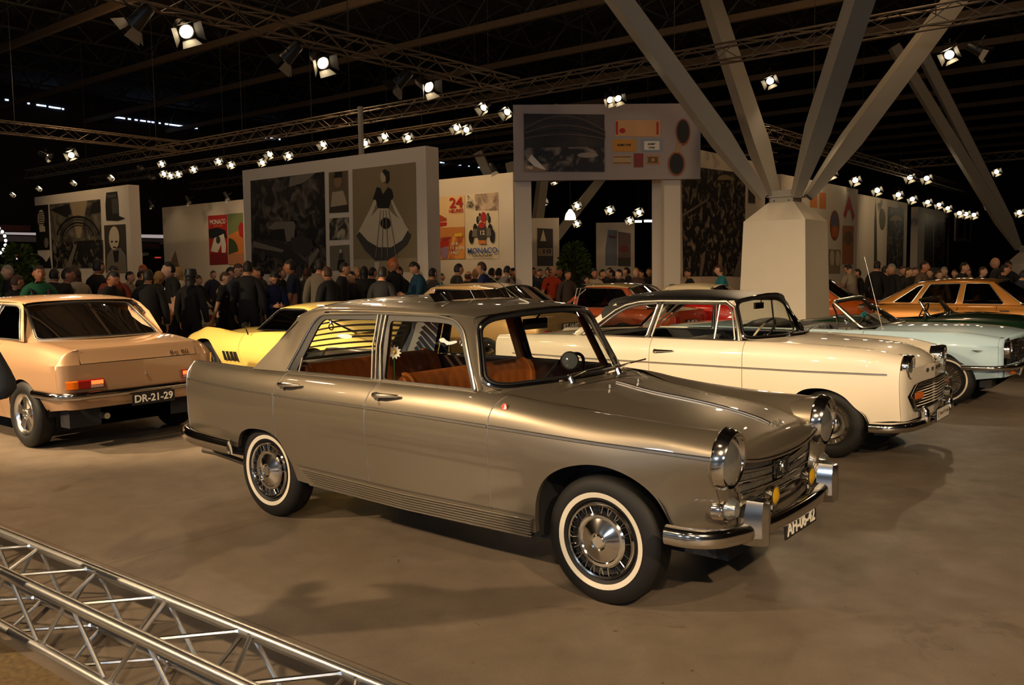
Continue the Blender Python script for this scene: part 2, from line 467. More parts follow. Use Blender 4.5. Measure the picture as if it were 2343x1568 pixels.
    h.build('hubcap', CHROME if style != 'mag' else mat('cast_alloy', (0.72, 0.70, 0.66, 1), 0.22, 1.0), w)
    return w
def disc(b, c, n, r, ry=None, k=28, mi=None, dome=0.0):
    n = Vector(n).normalized(); u = (Vector((0, 0, 1)) if abs(n.z) < 0.9 else Vector((1, 0, 0))).cross(n).normalized(); w = n.cross(u); c = Vector(c)
    ry = ry or r; rows = []
    for q in (1.0, 0.75, 0.5, 0.25, 0.001):
        rows.append([c+n*(dome*(1-q*q))+u*(r*q*math.cos(2*PI*i/k))+w*(ry*q*math.sin(2*PI*i/k)) for i in range(k)])
    return b.grid(rows, cv=True, mi=mi)
# ================================================================== silver-taupe saloon (nearest car)
TAUPE = mat('taupe_metallic_paint', rgb(134, 124, 108), 0.38, 0.72, coat=1.0, noise=0.03, scale=600, coatr=0.03)
LEATHER = mat('tan_leatherette', rgb(160, 88, 36), 0.5, noise=0.12, scale=40, bump=0.05)
LEATHERD = mat('tan_leather_piping', rgb(190, 112, 50), 0.45)
TRIMDK = mat('interior_black', (0.014, 0.012, 0.011, 1), 0.5)
CREAM = mat('headlining_cream', rgb(196, 180, 150), 0.8)
def ytaper(yb, zb, yr, zr, bulge=0.012):
    def f(x, z):
        s = (z-zb)/(zr-zb); return yb+(yr-yb)*s+bulge*4*s*(1-s)
    return f
def win_side(car, name, poly, yf, m, inset=0.012, thick=0.004, sides=(1, -1), res=0.12):
    for sg in sides:
        patch(poly, [], lambda a, b: (a, sg*(yf(a, b)-inset), b), res).build(name, m, car)
def loop3(poly, yf, sg, out=0.0): return [(p[0], sg*(yf(p[0], p[1])+out), p[1]) for p in poly]
def screen_f(bl, bc, tl, tc):
    """Curved screen: bottom and top edge curves from corner (y>0) and centre points, as f(a in -1..1, b in 0..1)."""
    def f(a, b, off=0.0):
        q = 1-a*a
        lo = Vector((bl[0]+(bc[0]-bl[0])*q, bl[1]*a, bl[2]+(bc[2]-bl[2])*q)); hi = Vector((tl[0]+(tc[0]-tl[0])*q, tl[1]*a, tl[2]+(tc[2]-tl[2])*q))
        p = lo.lerp(hi, b); s = 1 if bl[0] > tl[0] else -1
        return (p.x+s*off, p.y, p.z+off*0.5)
    return f
def screen(car, f, frame_mat, name='windscreen', corner=0.16, gmat=None, margin=0.05, tr=0.012, inner=True, label=None):
    sq = rpoly([(-1, 0), (1, 0), (1, 1), (-1, 1)], corner, 8)
    # evenly resampled outline so the frame follows the curvature
    out = []
    for i in range(len(sq)):
        p, q = Vector(sq[i]), Vector(sq[(i+1) % len(sq)]); n = max(1, int((q-p).length/0.12))
        for j in range(n): out.append(p.lerp(q, j/n))
    o = patch(out, [], lambda a, b: f(a, b), 0.14).build(name, gmat or GLASS, car, label=label)
    B().tube([f(p[0], p[1], 0.004) for p in out], tr, 8, closed=True).build(name+'_surround', frame_mat, o)
    if inner:
        B().tube([f(p[0]*(1-margin*0.5), 0.5+(p[1]-0.5)*(1-margin*1.3), 0.0) for p in out], tr*1.1, 6, closed=True).build(name+'_seal', BLACK, o)
    return o, out
def roof_sheet(rails, h, bow, n=10, pw=2.6, rows=24, e=0.5):
    """rails: Cv over x of (y, z) for the roof edge, front x0 to rear x1."""
    (x0, x1), rc = rails; R = []
    hf = pchip([0, 0.25, 0.6, 1], h); bf = pchip([0, 0.3, 0.7, 1], bow)
    for i in range(rows+1):
        v = i/rows; x = x0+(x1-x0)*v; y, z = rc(x); row = []
        for j in range(-n, n+1):
            t = math.sin(PI/2*j/n); a = abs(t)
            row.append((x+bf(v)*(1-t*t), y*t, z+hf(v)*(1-a**pw)**e))
        R.append(row)
    return R
def bench(car, name, x, y0, y1, zs, zt, depth=0.5, lean=0.16, m=None, pleats=14, thick=0.14, piping=True):
    """Bench seat: cushion and leaning pleated backrest; x is the seat back foot, facing +x."""
    m = m or LEATHER; b = B(); N = 60; w = y1-y0
    prof = [(0.0, zs), (0.02, zs+0.1), (-lean*0.5, (zs+zt)/2), (-lean+0.01, zt-0.03), (-lean-0.04, zt), (-lean-thick*0.8, zt-0.03), (-lean-thick, zt-0.15), (-thick, zs)]
    pr = crom([(p[0], 0, p[1]) for p in prof], 3); rows = []
    for i in range(N+1):
        t = i/N; y = y0+w*t; pl = 0.008*abs(math.sin(t*pleats*PI)); e = 1-max(0, abs(t-0.5)*2-0.86)*2.0
        rows.append([(x+p.x*e+(pl if k < len(pr)*0.55 else 0), y, zs+(p.z-zs)*(0.9+0.1*e)) for k, p in enumerate(pr)])
    b.grid(rows); b.poly(rows[0]); b.poly(rows[-1][::-1])
    rows = [[(x+p[0], y0+w*t, p[1]+0.006*abs(math.sin(t*pleats*PI))) for p in ((0.0, zs), (0.05, zs+0.02), (depth*0.7, zs+0.035), (depth, zs+0.01), (depth+0.02, zs-0.12))] for t in frange(0, 1, N)]
    b.grid(rows)
    s = b.build(name, m, car, sharp=50)
    if piping:
        p = B()
        for yy in (y0+0.05, y1-0.05): p.tube([(x+q.x+0.012, yy, q.z) for q in pr[:len(pr)*2//3]], 0.012, 5)
        p.build('piping', LEATHERD, s)
    return s
def steering(car, c, r=0.2, tilt=0.5, m=None, d=1):
    m = m or TRIMDK; b = B(); n = Vector((-math.cos(tilt)*d, 0, math.sin(tilt))); u = Vector((0, 1, 0)); w = n.cross(u); c = Vector(c)
    b.tube([c+u*(r*math.cos(2*PI*i/32))+w*(r*math.sin(2*PI*i/32)) for i in range(32)], 0.011, 6, closed=True)
    for a in (PI*0.5, -PI*0.5): b.tube([c-n*0.03, c+u*(r*math.sin(a))*0.98-n*0.005], 0.009, 5)
    b.tube([c-n*0.03, c-w*r*0.0-n*0.45], 0.022, 8); disc(b, c-n*0.02, n, 0.035)
    return b.build('steering_wheel', m, car)
def plate(car, name, c, xd, w, h, txt, mb, mt, size, yd=(0, 0, 1), label=None, border=None):
    X, Y = Vector(xd).normalized(), Vector(yd).normalized(); Z = X.cross(Y); c = Vector(c)
    q = lambda a, b, k: c+X*a+Y*b+Z*k
    b = B(); b.hexa([q(-w/2, -h/2, -0.004), q(w/2, -h/2, -0.004), q(w/2, h/2, -0.004), q(-w/2, h/2, -0.004)], [q(-w/2, -h/2, 0.004), q(w/2, -h/2, 0.004), q(w/2, h/2, 0.004), q(-w/2, h/2, 0.004)])
    o = b.build(name, mb, car, label=label)
    if border: B().tube([q(-w/2, -h/2, 0), q(w/2, -h/2, 0), q(w/2, h/2, 0), q(-w/2, h/2, 0)], 0.006, 4, closed=True).build('plate_border', border, o)
    if txt: text(B(), txt, size, q(0, 0, 0.005), X, Y, 0.001, width=w*0.9, bold=0.002).build('plate_lettering', mt, o)
    return o

def build_saloon():
    car = thing('saloon_car', 'silver-taupe four-door saloon with tan seats, white-banded tyres and plate AH-06-42', 'car')
    c = [Cv((.60, .56, .42), (.5, .66, .42), (.36, .74, .38), (-.36, .765, .30), (-1.3, .77, .30), (-2.2, .765, .30), (-2.9, .76, .44), (-3.3, .74, .47), (-3.64, .69, .485)),
         Cv((.60, .675, .60), (.5, .715, .58), (.3, .765, .56), (0, .79, .55), (-1.6, .80, .55), (-2.6, .79, .57), (-3.3, .75, .60), (-3.64, .70, .62)),
         Cv((.60, .757, .80), (.45, .768, .803), (.3, .775, .806), (0, .79, .812), (-.6, .805, .829), (-1.6, .81, .85), (-2.5, .80, .86), (-3.3, .75, .869), (-3.64, .70, .873)),
         Cv((.60, .748, .832), (.3, .756, .868), (0, .763, .88), (-.6, .785, .915), (-1.5, .79, .93), (-2.5, .785, .93), (-3.3, .735, .93), (-3.64, .685, .93)),
         Cv((.60, .625, .909), (.3, .635, .917), (0, .65, .93), (-.3, .672, .952), (-.6, .70, .982), (-1, .72, 1.0), (-2.4, .72, 1.003), (-2.8, .71, 1.0), (-3.3, .66, 1.0), (-3.64, .635, 1.0)),
         Cv((.60, .50, .77), (.3, .49, .865), (0, .50, .90), (-.3, .55, .935), (-.5, .62, .965), (-.7, .68, .99), (-2.4, .68, .995), (-2.8, .62, .985), (-3.3, .56, .91), (-3.64, .54, .855))]
    aF = [(-.375, .36), (-.354, .486), (-.326, .553), (-.287, .603), (-.211, .655), (-.094, .695), (.007, .708), (.088, .703), (.176, .680), (.26, .636), (.313, .590), (.349, .535), (.387, .448), (.40, .40)]
    aR = [(-2.955, .44), (-2.925, .51), (-2.89, .553), (-2.82, .588), (-2.676, .608), (-2.553, .60), (-2.466, .568), (-2.389, .48), (-2.335, .398), (-2.30, .30)]
    def warp(u, z):
        w = max(0, (z-.86)/.15); w = w*w*0.085
        return w*min(1, max(0, (u+3.0)/.5))*min(1, max(0, (-.15-u)/.45))
    S = Side(c, [aF, aR], nseg=[4, 4, 2, 4, 3], sharp=(), warp=warp)
    dA, dB, dC = -.655, -1.595, -2.475
    S.panel(dA, .592, gap=.006).lr('front_wing', TAUPE, car, weld=.0004)
    S.panel(-3.64, dC, gap=.006).lr('rear_wing', TAUPE, car, weld=.0004)
    CYD = {}
    for sg in (1, -1):
        for nm, a, b_ in (('front_door', dB, dA), ('rear_door', dC, dB)):
            d = S.panel(a, b_, sides=(sg,), gap=.006).build(nm, TAUPE, car, weld=.0004)
            hx = a+.09; y = sg*.797; hb = B()
            hb.tube([(hx, y, .932), (hx+.02, y+sg*.035, .935), (hx+.06, y+sg*.038, .936), (hx+.19, y+sg*.012, .938)], [.016, .017, .015, .008], 8)
            hb.sphere((hx+.015, y+sg*.012, .915), .016, 8, 6)
            hb.build('door_handle', CHROME, d)
            tb = B(); tb.tube([(u, sg*(S.c[2](u)[0]+.004), S.c[2](u)[1]) for u in frange(a+.006, b_-.006, 16)], .010, 6, ry=.006); tb.build('side_moulding', STEEL, d)
            if nm == 'front_door': disc(B(), (hx+.03, sg*.806, .878), (0, sg, 0), .012).build('lock', CHROME, d)
            if nm == 'front_door': CYD[sg] = d
    for a, b_ in ((dA+.006, .588), (-3.63, dC-.006)):
        tb = B()
        for sg in (1, -1): tb.tube([(u, sg*(S.c[2](u)[0]+.004), S.c[2](u)[1]) for u in frange(a, b_, 24)], .010, 6, ry=.006)
        tb.lr('side_moulding', STEEL, car)
    # polished door edges seen as bright lines
    for x, nm in ((dA, 'a'), (dB, 'b'), (dC, 'c')):
        tb = B()
        for sg in (1, -1):
            P = [(x+warp(x, z), sg*(y+.0005), z) for y, z in S.sec(x)][1:-3]; tb.tube(P, .0026, 4)
        tb.lr('door_edge', STEEL, car)
    # ribbed sill
    b = B()
    for sg in (1, -1):
        for k in range(7):
            z0 = .372-k*.0145; b.tube([(-2.235+k*.02, sg*(.796-k*.001), z0+.025), (-1.3, sg*(.802-k*.001), z0), (-.385, sg*(.798-k*.001), z0)], .0045, 6)
        b.grid([[(-2.30, sg*.79, .41), (-1.3, sg*.795, .385), (-.375, sg*.79, .385)], [(-2.16, sg*.78, .295), (-1.3, sg*.785, .275), (-.42, sg*.78, .272)], [(-2.14, sg*.70, .28), (-1.3, sg*.70, .26), (-.43, sg*.70, .265)]])
    b.lr('ribbed_sill', TAUPE, car)
    # wheel wells and underside
    b = B(); S.well(aF, .765, .42, b=b, zl=(.27, .40)); S.well(aR, .755, .40, b=b, zl=(.42, .28)); b.lr('wheel_well', DARK, car)
    b = B(); b.box(-3.55, -2.9, -.66, .66, .36, .5); b.box(-2.34, -.38, -.60, .60, .22, .36); b.box(.38, .54, -.6, .6, .3, .5); b.box(-2.9, .5, -.38, .38, .22, .55); b.build('underbody', DARK, car)
    b = B(); b.tube([(-2.2, -.5, .22), (-3.1, -.52, .25), (-3.55, -.54, .30), (-3.72, -.54, .30)], .022, 10); b.build('exhaust_pipe', mat('exhaust_metal', (.3, .27, .22, 1), .4, 1.0), car)
    # nose around the grille
    sc = S.sec(.592); nose = B()
    for sg in (1, -1):
        P = [q for q in sc if q[1] <= .80]
        nose.grid([[(.592, sg*y, z) for y, z in P], [(.609, sg*(y-.022), z) for y, z in P], [(.616, sg*(y-.085), z) for y, z in P], [(.610, sg*max(.50, y-.15), z) for y, z in P], [(.56, sg*.50, z) for y, z in P]])
    nose.lr('nose_panel', TAUPE, car, sharp=60)
    ax = lambda a, k: k-.05*a*a
    B().grid([[(ax(a, .60), .52*a, .505) for a in frange(-1, 1, 12)], [(ax(a, .602), .53*a, .435) for a in frange(-1, 1, 12)]]).build('apron_shade_band', BLACK, car)  # upper apron coloured black to stand for the shadow below the grille
    B().grid([[(ax(a, .602), .53*a, .437) for a in frange(-1, 1, 12)], [(ax(a, .60), .55*a, .40) for a in frange(-1, 1, 12)], [(ax(a, .54), .55*a, .375) for a in frange(-1, 1, 12)]]).build('front_apron', TAUPE, car)
    # polished surround of the grille
    o_ = crom([(.505, .775), (.50, .64), (.455, .525), (.30, .475), (0, .468)], 5); i_ = crom([(.462, .757), (.445, .64), (.385, .555), (.25, .518), (0, .514)], 5)
    o_ = [(-p[0], p[1]) for p in o_]+[(p[0], p[1]) for p in o_[::-1]][1:]; i_ = [(-p[0], p[1]) for p in i_]+[(p[0], p[1]) for p in i_[::-1]][1:]
    B().grid([[(.612-.06*p[0]**2*2, p[0], p[1]), (.618-.06*p[0]**2*2, (p[0]+q[0])/2, (p[1]+q[1])/2), (.585-.06*q[0]**2*2, q[0], q[1])] for p, q in zip(o_, i_)]).build('grille_surround', CHROME, car)
    # bonnet
    mid = pchip([-.5, -.36, -.164, .2, .45, .53, .576, .60, .615], [1.012, .995, .961, .915, .866, .838, .815, .775, .715])
    gz_ = pchip([-.5, -.3, 0, .3, .5, .6, .615], [.968, .937, .902, .867, .815, .775, .752]); gz = lambda x: c[5](x)[1]+.001 if x < .28 else gz_(x)
    gy_ = pchip([-.5, -.3, 0, .3, .5, .6, .615], [.615, .546, .497, .487, .49, .49, .482]); gy = lambda x: c[5](x)[0]-.003 if x < .28 else gy_(x)
    xs = frange(-.46, .5, 20)+[.53, .555, .58, .595, .607, .615]
    R = lid([(x, gy(x), gz(x)) for x in xs], mid, 12, 2.6, drop=lambda x, a: (.03*(1-a*a) if x > .3 else .03*(1-a*a)*max(0, (x+.1)/.4) if x > -.1 else 0))
    R.append([(p[0]-.012, p[1], p[2]-.012) for p in R[-1]])
    h = B().grid(R).build('bonnet', TAUPE, car, sharp=60)
    B().tube([(x+.03*max(0, min(1, (x+.1)/.4)), 0, mid(x)+.006) for x in frange(-.36, .52, 20)], .007, 6, ry=.010).build('bonnet_strip', STEEL, h)
    b = B(); b.tube([(R[-2][i][0]+.004, R[-2][i][1], R[-2][i][2]-.004) for i in range(25)], .009, 6); b.build('bonnet_lip', CHROME, h)
    b = B(); text(b, '404', .050, (.585, 0, .848), (0, 1, 0), (-.55, 0, .45), .003, bold=.001, width=.13); b.build('badge', SATIN, h)
    b = B()
    for k in range(4):
        b.tube([(-.385-k*.022-.10*(abs(a)**2.2), .56*a, .992+.004*k-.03*abs(a)**2) for a in frange(-1, 1, 20)], .0025, 4)
    for yy in (-.17, .14): b.tube([(-.30, yy, .985), (-.30, yy, 1.006)], .009, 6)
    b.build('cowl_vent', STEEL, car)
    # scuttle between bonnet and screen
    b = B(); rows = []
    for t in frange(0, 1, 5):
        xe = -.462-.35*t; ye, ze = c[5](xe); xm = -.432-.098*t; zm = mid(-.46)+.01*t; row = []
        for a in frange(-1, 1, 24):
            row.append((xm+(xe-xm)*a*a, ye*a, zm+(ze-zm)*abs(a)**2.4))
        rows.append(row)
    b.grid(rows).build('scuttle_panel', TAUPE, car, sharp=60)
    # boot
    tm = pchip([-3.64, -3.5, -3.2, -2.9, -2.8], [.815, .85, .915, .98, 1.0])
    tg = [(x, S.c[5](x)[0], S.c[5](x)[1]) for x in frange(-3.64, -2.74, 14)]
    R = lid(tg, tm, 8, 2.2)
    R = [[(p[0]-.03*(1-abs(i-8)/8), p[1], p[2]-.06) for i, p in enumerate(R[0])], [(p[0]-.03*(1-abs(i-8)/8), p[1], p[2]-.01) for i, p in enumerate(R[0])]]+R
    B().grid(R).build('boot_lid', TAUPE, car)
    b = B(); s0 = S.sec(-3.64)
    P = [q for q in s0 if q[1] <= .815]; Q = [q for q in s0 if q[1] > .80]
    for sg in (1, -1):
        b.grid([[(-3.64, sg*y, z) for y, z in P], [(-3.66, sg*(y-.05), z) for y, z in P], [(-3.66, 0, z) for y, z in P]]); b.poly([(-3.641, sg*y, z) for y, z in Q]+[(-3.641, sg*.54, .80)])
    b.build('tail_panel', TAUPE, car)
    tb = B()
    for sg in (1, -1):
        tb.tube([(x, sg*S.c[4](x)[0], S.c[4](x)[1]+.003) for x in frange(-2.72, -3.635, 20)]+[(-3.645, sg*.69, .93), (-3.648, sg*.702, .86), (-3.645, sg*.70, .62), (-3.64, sg*.69, .49)], .007, 6)
    tb.lr('fin_moulding', STEEL, car)
    for sg in (1, -1):
        b = B(); b.box(-3.672, -3.64, sg*.56-.05, sg*.56+.05, .60, .93); b.build('tail_lamp', REDL, car)
    # greenhouse
    yf = ytaper(.722, 1.0, .605, 1.392, .010)
    frame = [(-2.425, 1.006), (-2.25, 1.33), (-2.19, 1.378), (-1.62, 1.394), (-1.17, 1.388), (-1.035, 1.368), (-.957, 1.318), (-.905, 1.22), (-.80, .998), (-1.53, 1.004)]
    fr = rpoly(frame, [.02, .06, .08, .3, .3, .06, .05, .05, .02, .1], 5)
    gr = rpoly([(-2.335, 1.014), (-2.19, 1.315), (-2.155, 1.348), (-1.675, 1.356), (-1.60, 1.014)], [.02, .04, .04, .03, .02])
    gf = rpoly([(-1.515, 1.014), (-1.553, 1.352), (-1.20, 1.354), (-1.06, 1.345), (-.985, 1.303), (-.93, 1.20), (-.832, 1.008)], [.02, .03, .2, .05, .05, .05, .02])
    for sg in (1, -1):
        d = CYD[sg]
        patch(fr, [gr, gf], lambda a, b: (a, sg*yf(a, b), b), .12, .012).build('window_frame', BLACK, car)
        b = B(); b.tube(loop3(fr, yf, sg, .004), .008, 6, closed=True)
        b.tube(loop3([(-1.535, 1.006), (-1.58, 1.20), (-1.592, 1.385)], yf, sg, .008), .008, 5); b.tube(loop3([(-1.578, 1.006), (-1.612, 1.20), (-1.628, 1.385)], yf, sg, .006), .010, 5, ry=.004)
        b.tube(loop3([(-1.615, 1.006), (-1.65, 1.20), (-1.665, 1.385)], yf, sg, .006), .006, 5)
        b.tube(loop3([(-2.30, 1.01), (-2.285, 1.10)], yf, sg, .004), .006, 5)
        b.build('window_trim', STEEL, car)
    win_side(car, 'rear_side_window', gr, yf, GLASS); win_side(car, 'front_side_window', gf, yf, GLASS)
    # C pillar
    rc = Cv((-.93, .575, 1.378), (-1.05, .598, 1.392), (-1.3, .608, 1.398), (-1.7, .61, 1.403), (-2.15, .602, 1.396), (-2.35, .590, 1.372), (-2.50, .575, 1.335))
    tope = [(x, rc(x)[1]) for x in (-2.17, -2.25, -2.33, -2.42, -2.50)]
    cp = [(-2.80, 1.0), (-2.435, 1.002), (-2.255, 1.335), (-2.19, 1.378)]+tope+[(-2.61, 1.18)]
    def cy_(a, z):
        yr, zr_ = rc(max(a, -2.5)); t = (z-1.0)/(zr_-1.0); return .722+(yr-.722)*t+.045*t*(1-t)
    b = B()
    for sg in (1, -1):
        patch(cp, [], lambda a, z: (a, sg*cy_(a, z), z), .06, bld=b)
    b.lr('rear_pillar', TAUPE, car)
    b = B()
    for sg in (1, -1): patch(cp, [], lambda a, z: (a, sg*(cy_(a, z)-.045), z), .12, bld=b)
    b.lr('pillar_lining', mat('lining_pale_grey', rgb(196, 196, 192), .8), car)
    f = screen_f((-.775, .70, .998), (-.53, 0, 1.022), (-.925, .565, 1.372), (-.80, 0, 1.412))
    b = B(); fe = [(-.790, .994), (-.850, 1.10), (-.900, 1.215), (-.930, 1.268), (-.955, 1.318), (-1.0, 1.350), (-1.035, 1.370), (-1.10, 1.390)]
    for sg in (1, -1):
        rows = []
        for k, (x, z) in enumerate(fe):
            t = min(1.04, (z-.99)/.38); p = Vector((x, sg*(yf(x, z)+.002), z)); q = Vector(f(sg*.99, t, -.004)); m_ = p.lerp(q, .5)+Vector((0, sg*.010, .002)); rows.append([p, m_, q])
        b.grid(rows)
    b.lr('windscreen_pillar', TAUPE, car, sharp=70)
    sq = rpoly([(-.99, .015), (.99, .015), (.99, .985), (-.99, .985)], .22, 8)
    patch([(-1.02, -.02), (-.5, -.02), (0, -.02), (.5, -.02), (1.02, -.02), (1.02, .5), (1.02, 1.04), (.5, 1.05), (0, 1.05), (-.5, 1.05), (-1.02, 1.04), (-1.02, .5)], [sq], lambda a, z: f(a, z, -.006), .2).build('windscreen_frame', TAUPE, car, sharp=60)
    R = roof_sheet(((-.93, -2.50), rc), [.032, .066, .072, .075], [.13, .04, -.02, -.05], n=14)
    rf = B().grid(R).build('roof', TAUPE, car, sharp=60)
    R2 = roof_sheet(((-.95, -2.48), rc), [.012, .046, .052, .055], [.12, .04, -.02, -.05], n=8)
    B().grid([[(p[0], p[1]*.96, p[2]-.008) for p in r] for r in R2]).build('headlining', CREAM, car, sharp=60)
    # sunroof: raised sliding panel, tinted deflector with two clips
    def zr(x, y):
        v = (x+.93)/(-2.50+.93); yy, z = rc(x); hf = pchip([0, 0.25, 0.6, 1], [.032, .066, .072, .075]); return z+hf(v)*(1-min(1, abs(y)/yy)**2.6)**.5
    b = B(); b.grid([[(x, y, zr(x, y)+(.012 if -2.0 < x < -1.52 and abs(y) < .39 else -.003)) for y in frange(-.40, .40, 12)] for x in (-2.02, -1.98, -1.85, -1.7, -1.56, -1.50)])
    b.build('sunroof_panel', TAUPE, rf)
    b = B(); b.grid([[(x, y, zr(x, y)+.003) for y in frange(-.38, .38, 8)] for x in frange(-1.50, -1.40, 3)]); b.build('sunroof_dark_sheet', BLACK, rf)  # black sheet on the unbroken roof stands in for a shaded opening
    df = B(); df.grid([[(-1.42+.05*k+.05*(1-(y/.4)**2), y, zr(-1.4, y)+.005+.05*(1-k)) for k in (0, .5, 1)] for y in frange(-.42, .42, 14)])
    dfo = df.build('sunroof_deflector', GREENG, rf, label='green tinted wind deflector')
    b = B()
    for y in (-.33, .30): b.tube([(-1.33, y, zr(-1.33, y)+.002), (-1.37, y, zr(-1.33, y)+.03), (-1.40, y, zr(-1.33, y)+.055)], .010, 6, ry=.018)
    b.lr('deflector_clip', CHROME, dfo)
    b = B(); p0 = Vector((-1.0, .02, zr(-1.0, 0))); p1 = on(1095, 612, 1, .02); b.tube([p0, p0+Vector((0, 0, .02))], .016, 8); b.tube([p0+Vector((0, 0, .02)), p0.lerp(p1, .17)], .009, 6); b.tube([p0.lerp(p1, .17), p1], .003, 5)
    b.build('radio_aerial', STEEL, rf)
    # screens
    screen(car, f, CHROME, 'windscreen', .22, tr=.013)
    f2 = screen_f((-2.83, .60, 1.005), (-2.93, 0, 1.0), (-2.50, .50, 1.345), (-2.56, 0, 1.40))
    screen(car, f2, CHROME, 'rear_window', .2, tr=.010)
    b = B()
    sq = rpoly([(-.97, .03), (.97, .03), (.97, .97), (-.97, .97)], .18, 6)
    patch(rpoly([(-1.2, -.03), (1.2, -.03), (1.2, 1.02), (-1.2, 1.02)], .01), [sq], lambda a, z: f2(a, z, -.004), .2, bld=b); b.build('rear_window_panel', TAUPE, car)
    # blind slats behind the rear glass
    for k in range(8):
        t = .10+k*.115; q = [f2(a, t, -.0) for a in frange(-.95, .95, 10)]
        b = B(); b.grid([[(p[0]+.04, p[1], p[2]-.020) for p in q], [(p[0]+.085, p[1], p[2]-.002) for p in q]]); b.build('blind_slat', mat('blind_grey', (.34, .33, .31, 1), .5), car)
    # wipers
    for y0, s in ((-.25, 1), (.25, 1)):
        b = B(); p = Vector((-.515-.06*(y0/.7)**2, y0, 1.02)); b.tube([p+Vector((.03, 0, -.012)), p+Vector((.015, 0, .02))], .018, 10); b.tube([p+Vector((.015, 0, .02)), p+Vector((-.02, .20, .035))], [.010, .005], 6)
        b.tube([p+Vector((-.016, .02, .028)), p+Vector((-.03, .42, .040))], .005, 5); b.build('wiper', CHROME, car)
    # interior
    bench(car, 'front_seat', -1.36, -.62, .62, .58, 1.03, lean=.10); bench(car, 'rear_seat', -2.20, -.62, .62, .60, 1.045, lean=.20)
    b = B(); b.box(-2.85, -2.42, -.62, .62, .93, .985); b.build('parcel_shelf', mat('shelf_grey', (.25, .24, .22, 1), .7), car)
    b = B(); b.grid([[(-.55-.22*abs(a)**2, .68*a, .995) for a in frange(-1, 1, 12)], [(-.74-.12*abs(a)**2, .67*a, .985) for a in frange(-1, 1, 12)], [(-.80-.10*abs(a)**2, .66*a, .93) for a in frange(-1, 1, 12)], [(-.74-.10*abs(a)**2, .66*a, .72) for a in frange(-1, 1, 12)]]); b.build('dashboard', TRIMDK, car)
    st = steering(car, (-1.0, .36, .93), .205, .55)
    b = B(); g = on(1303, 826, 1, .22); n = Vector((.80, -.58, .18)).normalized()
    rows = []; u = n.cross(Vector((0, 0, 1))).normalized(); w = u.cross(n)
    for r, hh in ((.001, -.075), (.03, -.07), (.052, -.035), (.060, .0), (.060, .012), (.052, .014)): rows.append([g+n*hh+u*(r*math.cos(2*PI*i/24))+w*(r*math.sin(2*PI*i/24)) for i in range(24)])
    b.grid(rows, cv=True); b.tube([g-n*.03, g+Vector((.02, .1, -.06)), g+Vector((.02, .13, -.12))], .012, 6)
    lp = b.build('dashboard_spot', TRIMDK, car, label='round black lamp with pale glass on the dashboard')
    disc(B(), g+n*.010, n, .051, dome=.010).build('glass', mat('pale_lamp_glass', (.30, .33, .36, 1), .08, .3, coat=1.0), lp)
    b = B(); b.box(-.95, -.925, -.11, .11, 1.285, 1.35); b.tube([(-.935, 0, 1.34), (-.88, 0, 1.40)], .006, 5); b.build('mirror', TRIMDK, car)
    b = B()
    for sg in (1, -1):
        b.grid([[(-.82, sg*.70, .995), (-1.6, sg*.70, 1.0), (-2.42, sg*.70, 1.0)], [(-.82, sg*.67, .99), (-1.6, sg*.67, .995), (-2.42, sg*.67, .995)], [(-.82, sg*.66, .5), (-1.6, sg*.66, .5), (-2.42, sg*.66, .5)]])
    b.lr('door_card', mat('door_card_brown', rgb(70, 44, 28), .7), car)
    b = B()
    for sg in (1, -1):
        b.tube([(-.85, sg*.655, 1.0), (-.93, sg*.60, 1.2), (-.97, sg*.545, 1.34)], .024, 6)
        b.tube([(-1.57, sg*.675, 1.0), (-1.615, sg*.575, 1.35)], .028, 6)
    b.lr('inner_pillar', mat('pillar_tan', rgb(170, 104, 50), .5), car)
    b = B(); b.box(-2.3, -.62, -.64, .64, .37, .40); b.build('cabin_floor', DARK, car)
    b = B(); b.tube([(-2.16, -.57, 1.335), (-2.155, -.57, 1.315)], .010, 6); b.tube([(-2.155+.022*math.cos(a), -.57, 1.295+.02*math.sin(a)) for a in frange(0, 2*PI, 12)], .004, 5); b.build('grab_hook', CHROME, car)
    # lamps
    for sg in (1, -1):
        b = B(); C0 = (0, sg*.621, .772)
        b.lathe([(.115, .42), (.132, .52), (.138, .575), (.139, .592)], C0, 'x', 36); b.build('lamp_housing', TAUPE, car)
        hz = B(); rows = []
        for i in range(48):
            a = 2*PI*i/48; ca, sa = math.cos(a), math.sin(a); pk = max(0, sa)**1.5
            rows.append([(x+.012*sa*ex, C0[1]+r*ca, C0[2]+r*sa*(1.03+.05*pk)) for x, r, ex in ((.583, .138, .2), (.592, .143, .3), (.622, .134, 1), (.640, .122, 1), (.636, .112, 1), (.612, .106, 1))])
        hz.grid(rows, cu=True); hl = hz.build('headlamp', CHROME, car)
        b = B(); disc(b, (.622, C0[1], C0[2]), (1, 0, .10), .110, dome=.028, k=40); b.build('lamp_glass', LENS, hl)
        b = B(); q = Vector((.592, sg*.600, .548)); b.lathe([(.001, .062), (.035, .052), (.053, .022), (.06, -.0)], q, 'x', 24); o = b.build('sidelamp_lens', LENS, car)
        b = B(); rows = []
        for i in range(28):
            a = 2*PI*i/28; ca, sa = math.cos(a), math.sin(a)
            rows.append([(q.x+hx, q.y+ca*r*1.35-sg*0+(sg*.03 if hx < -.02 else 0), q.z+sa*r) for hx, r in ((-.085, .030), (-.03, .056), (.0, .065), (.014, .063), (.016, .056))])
        b.grid(rows, cu=True).build('sidelamp', CHROME, car)
        # yellow fog lamp above the bumper
        q = Vector((.685, sg*.235-.02*(sg < 0), .545)); b = B()
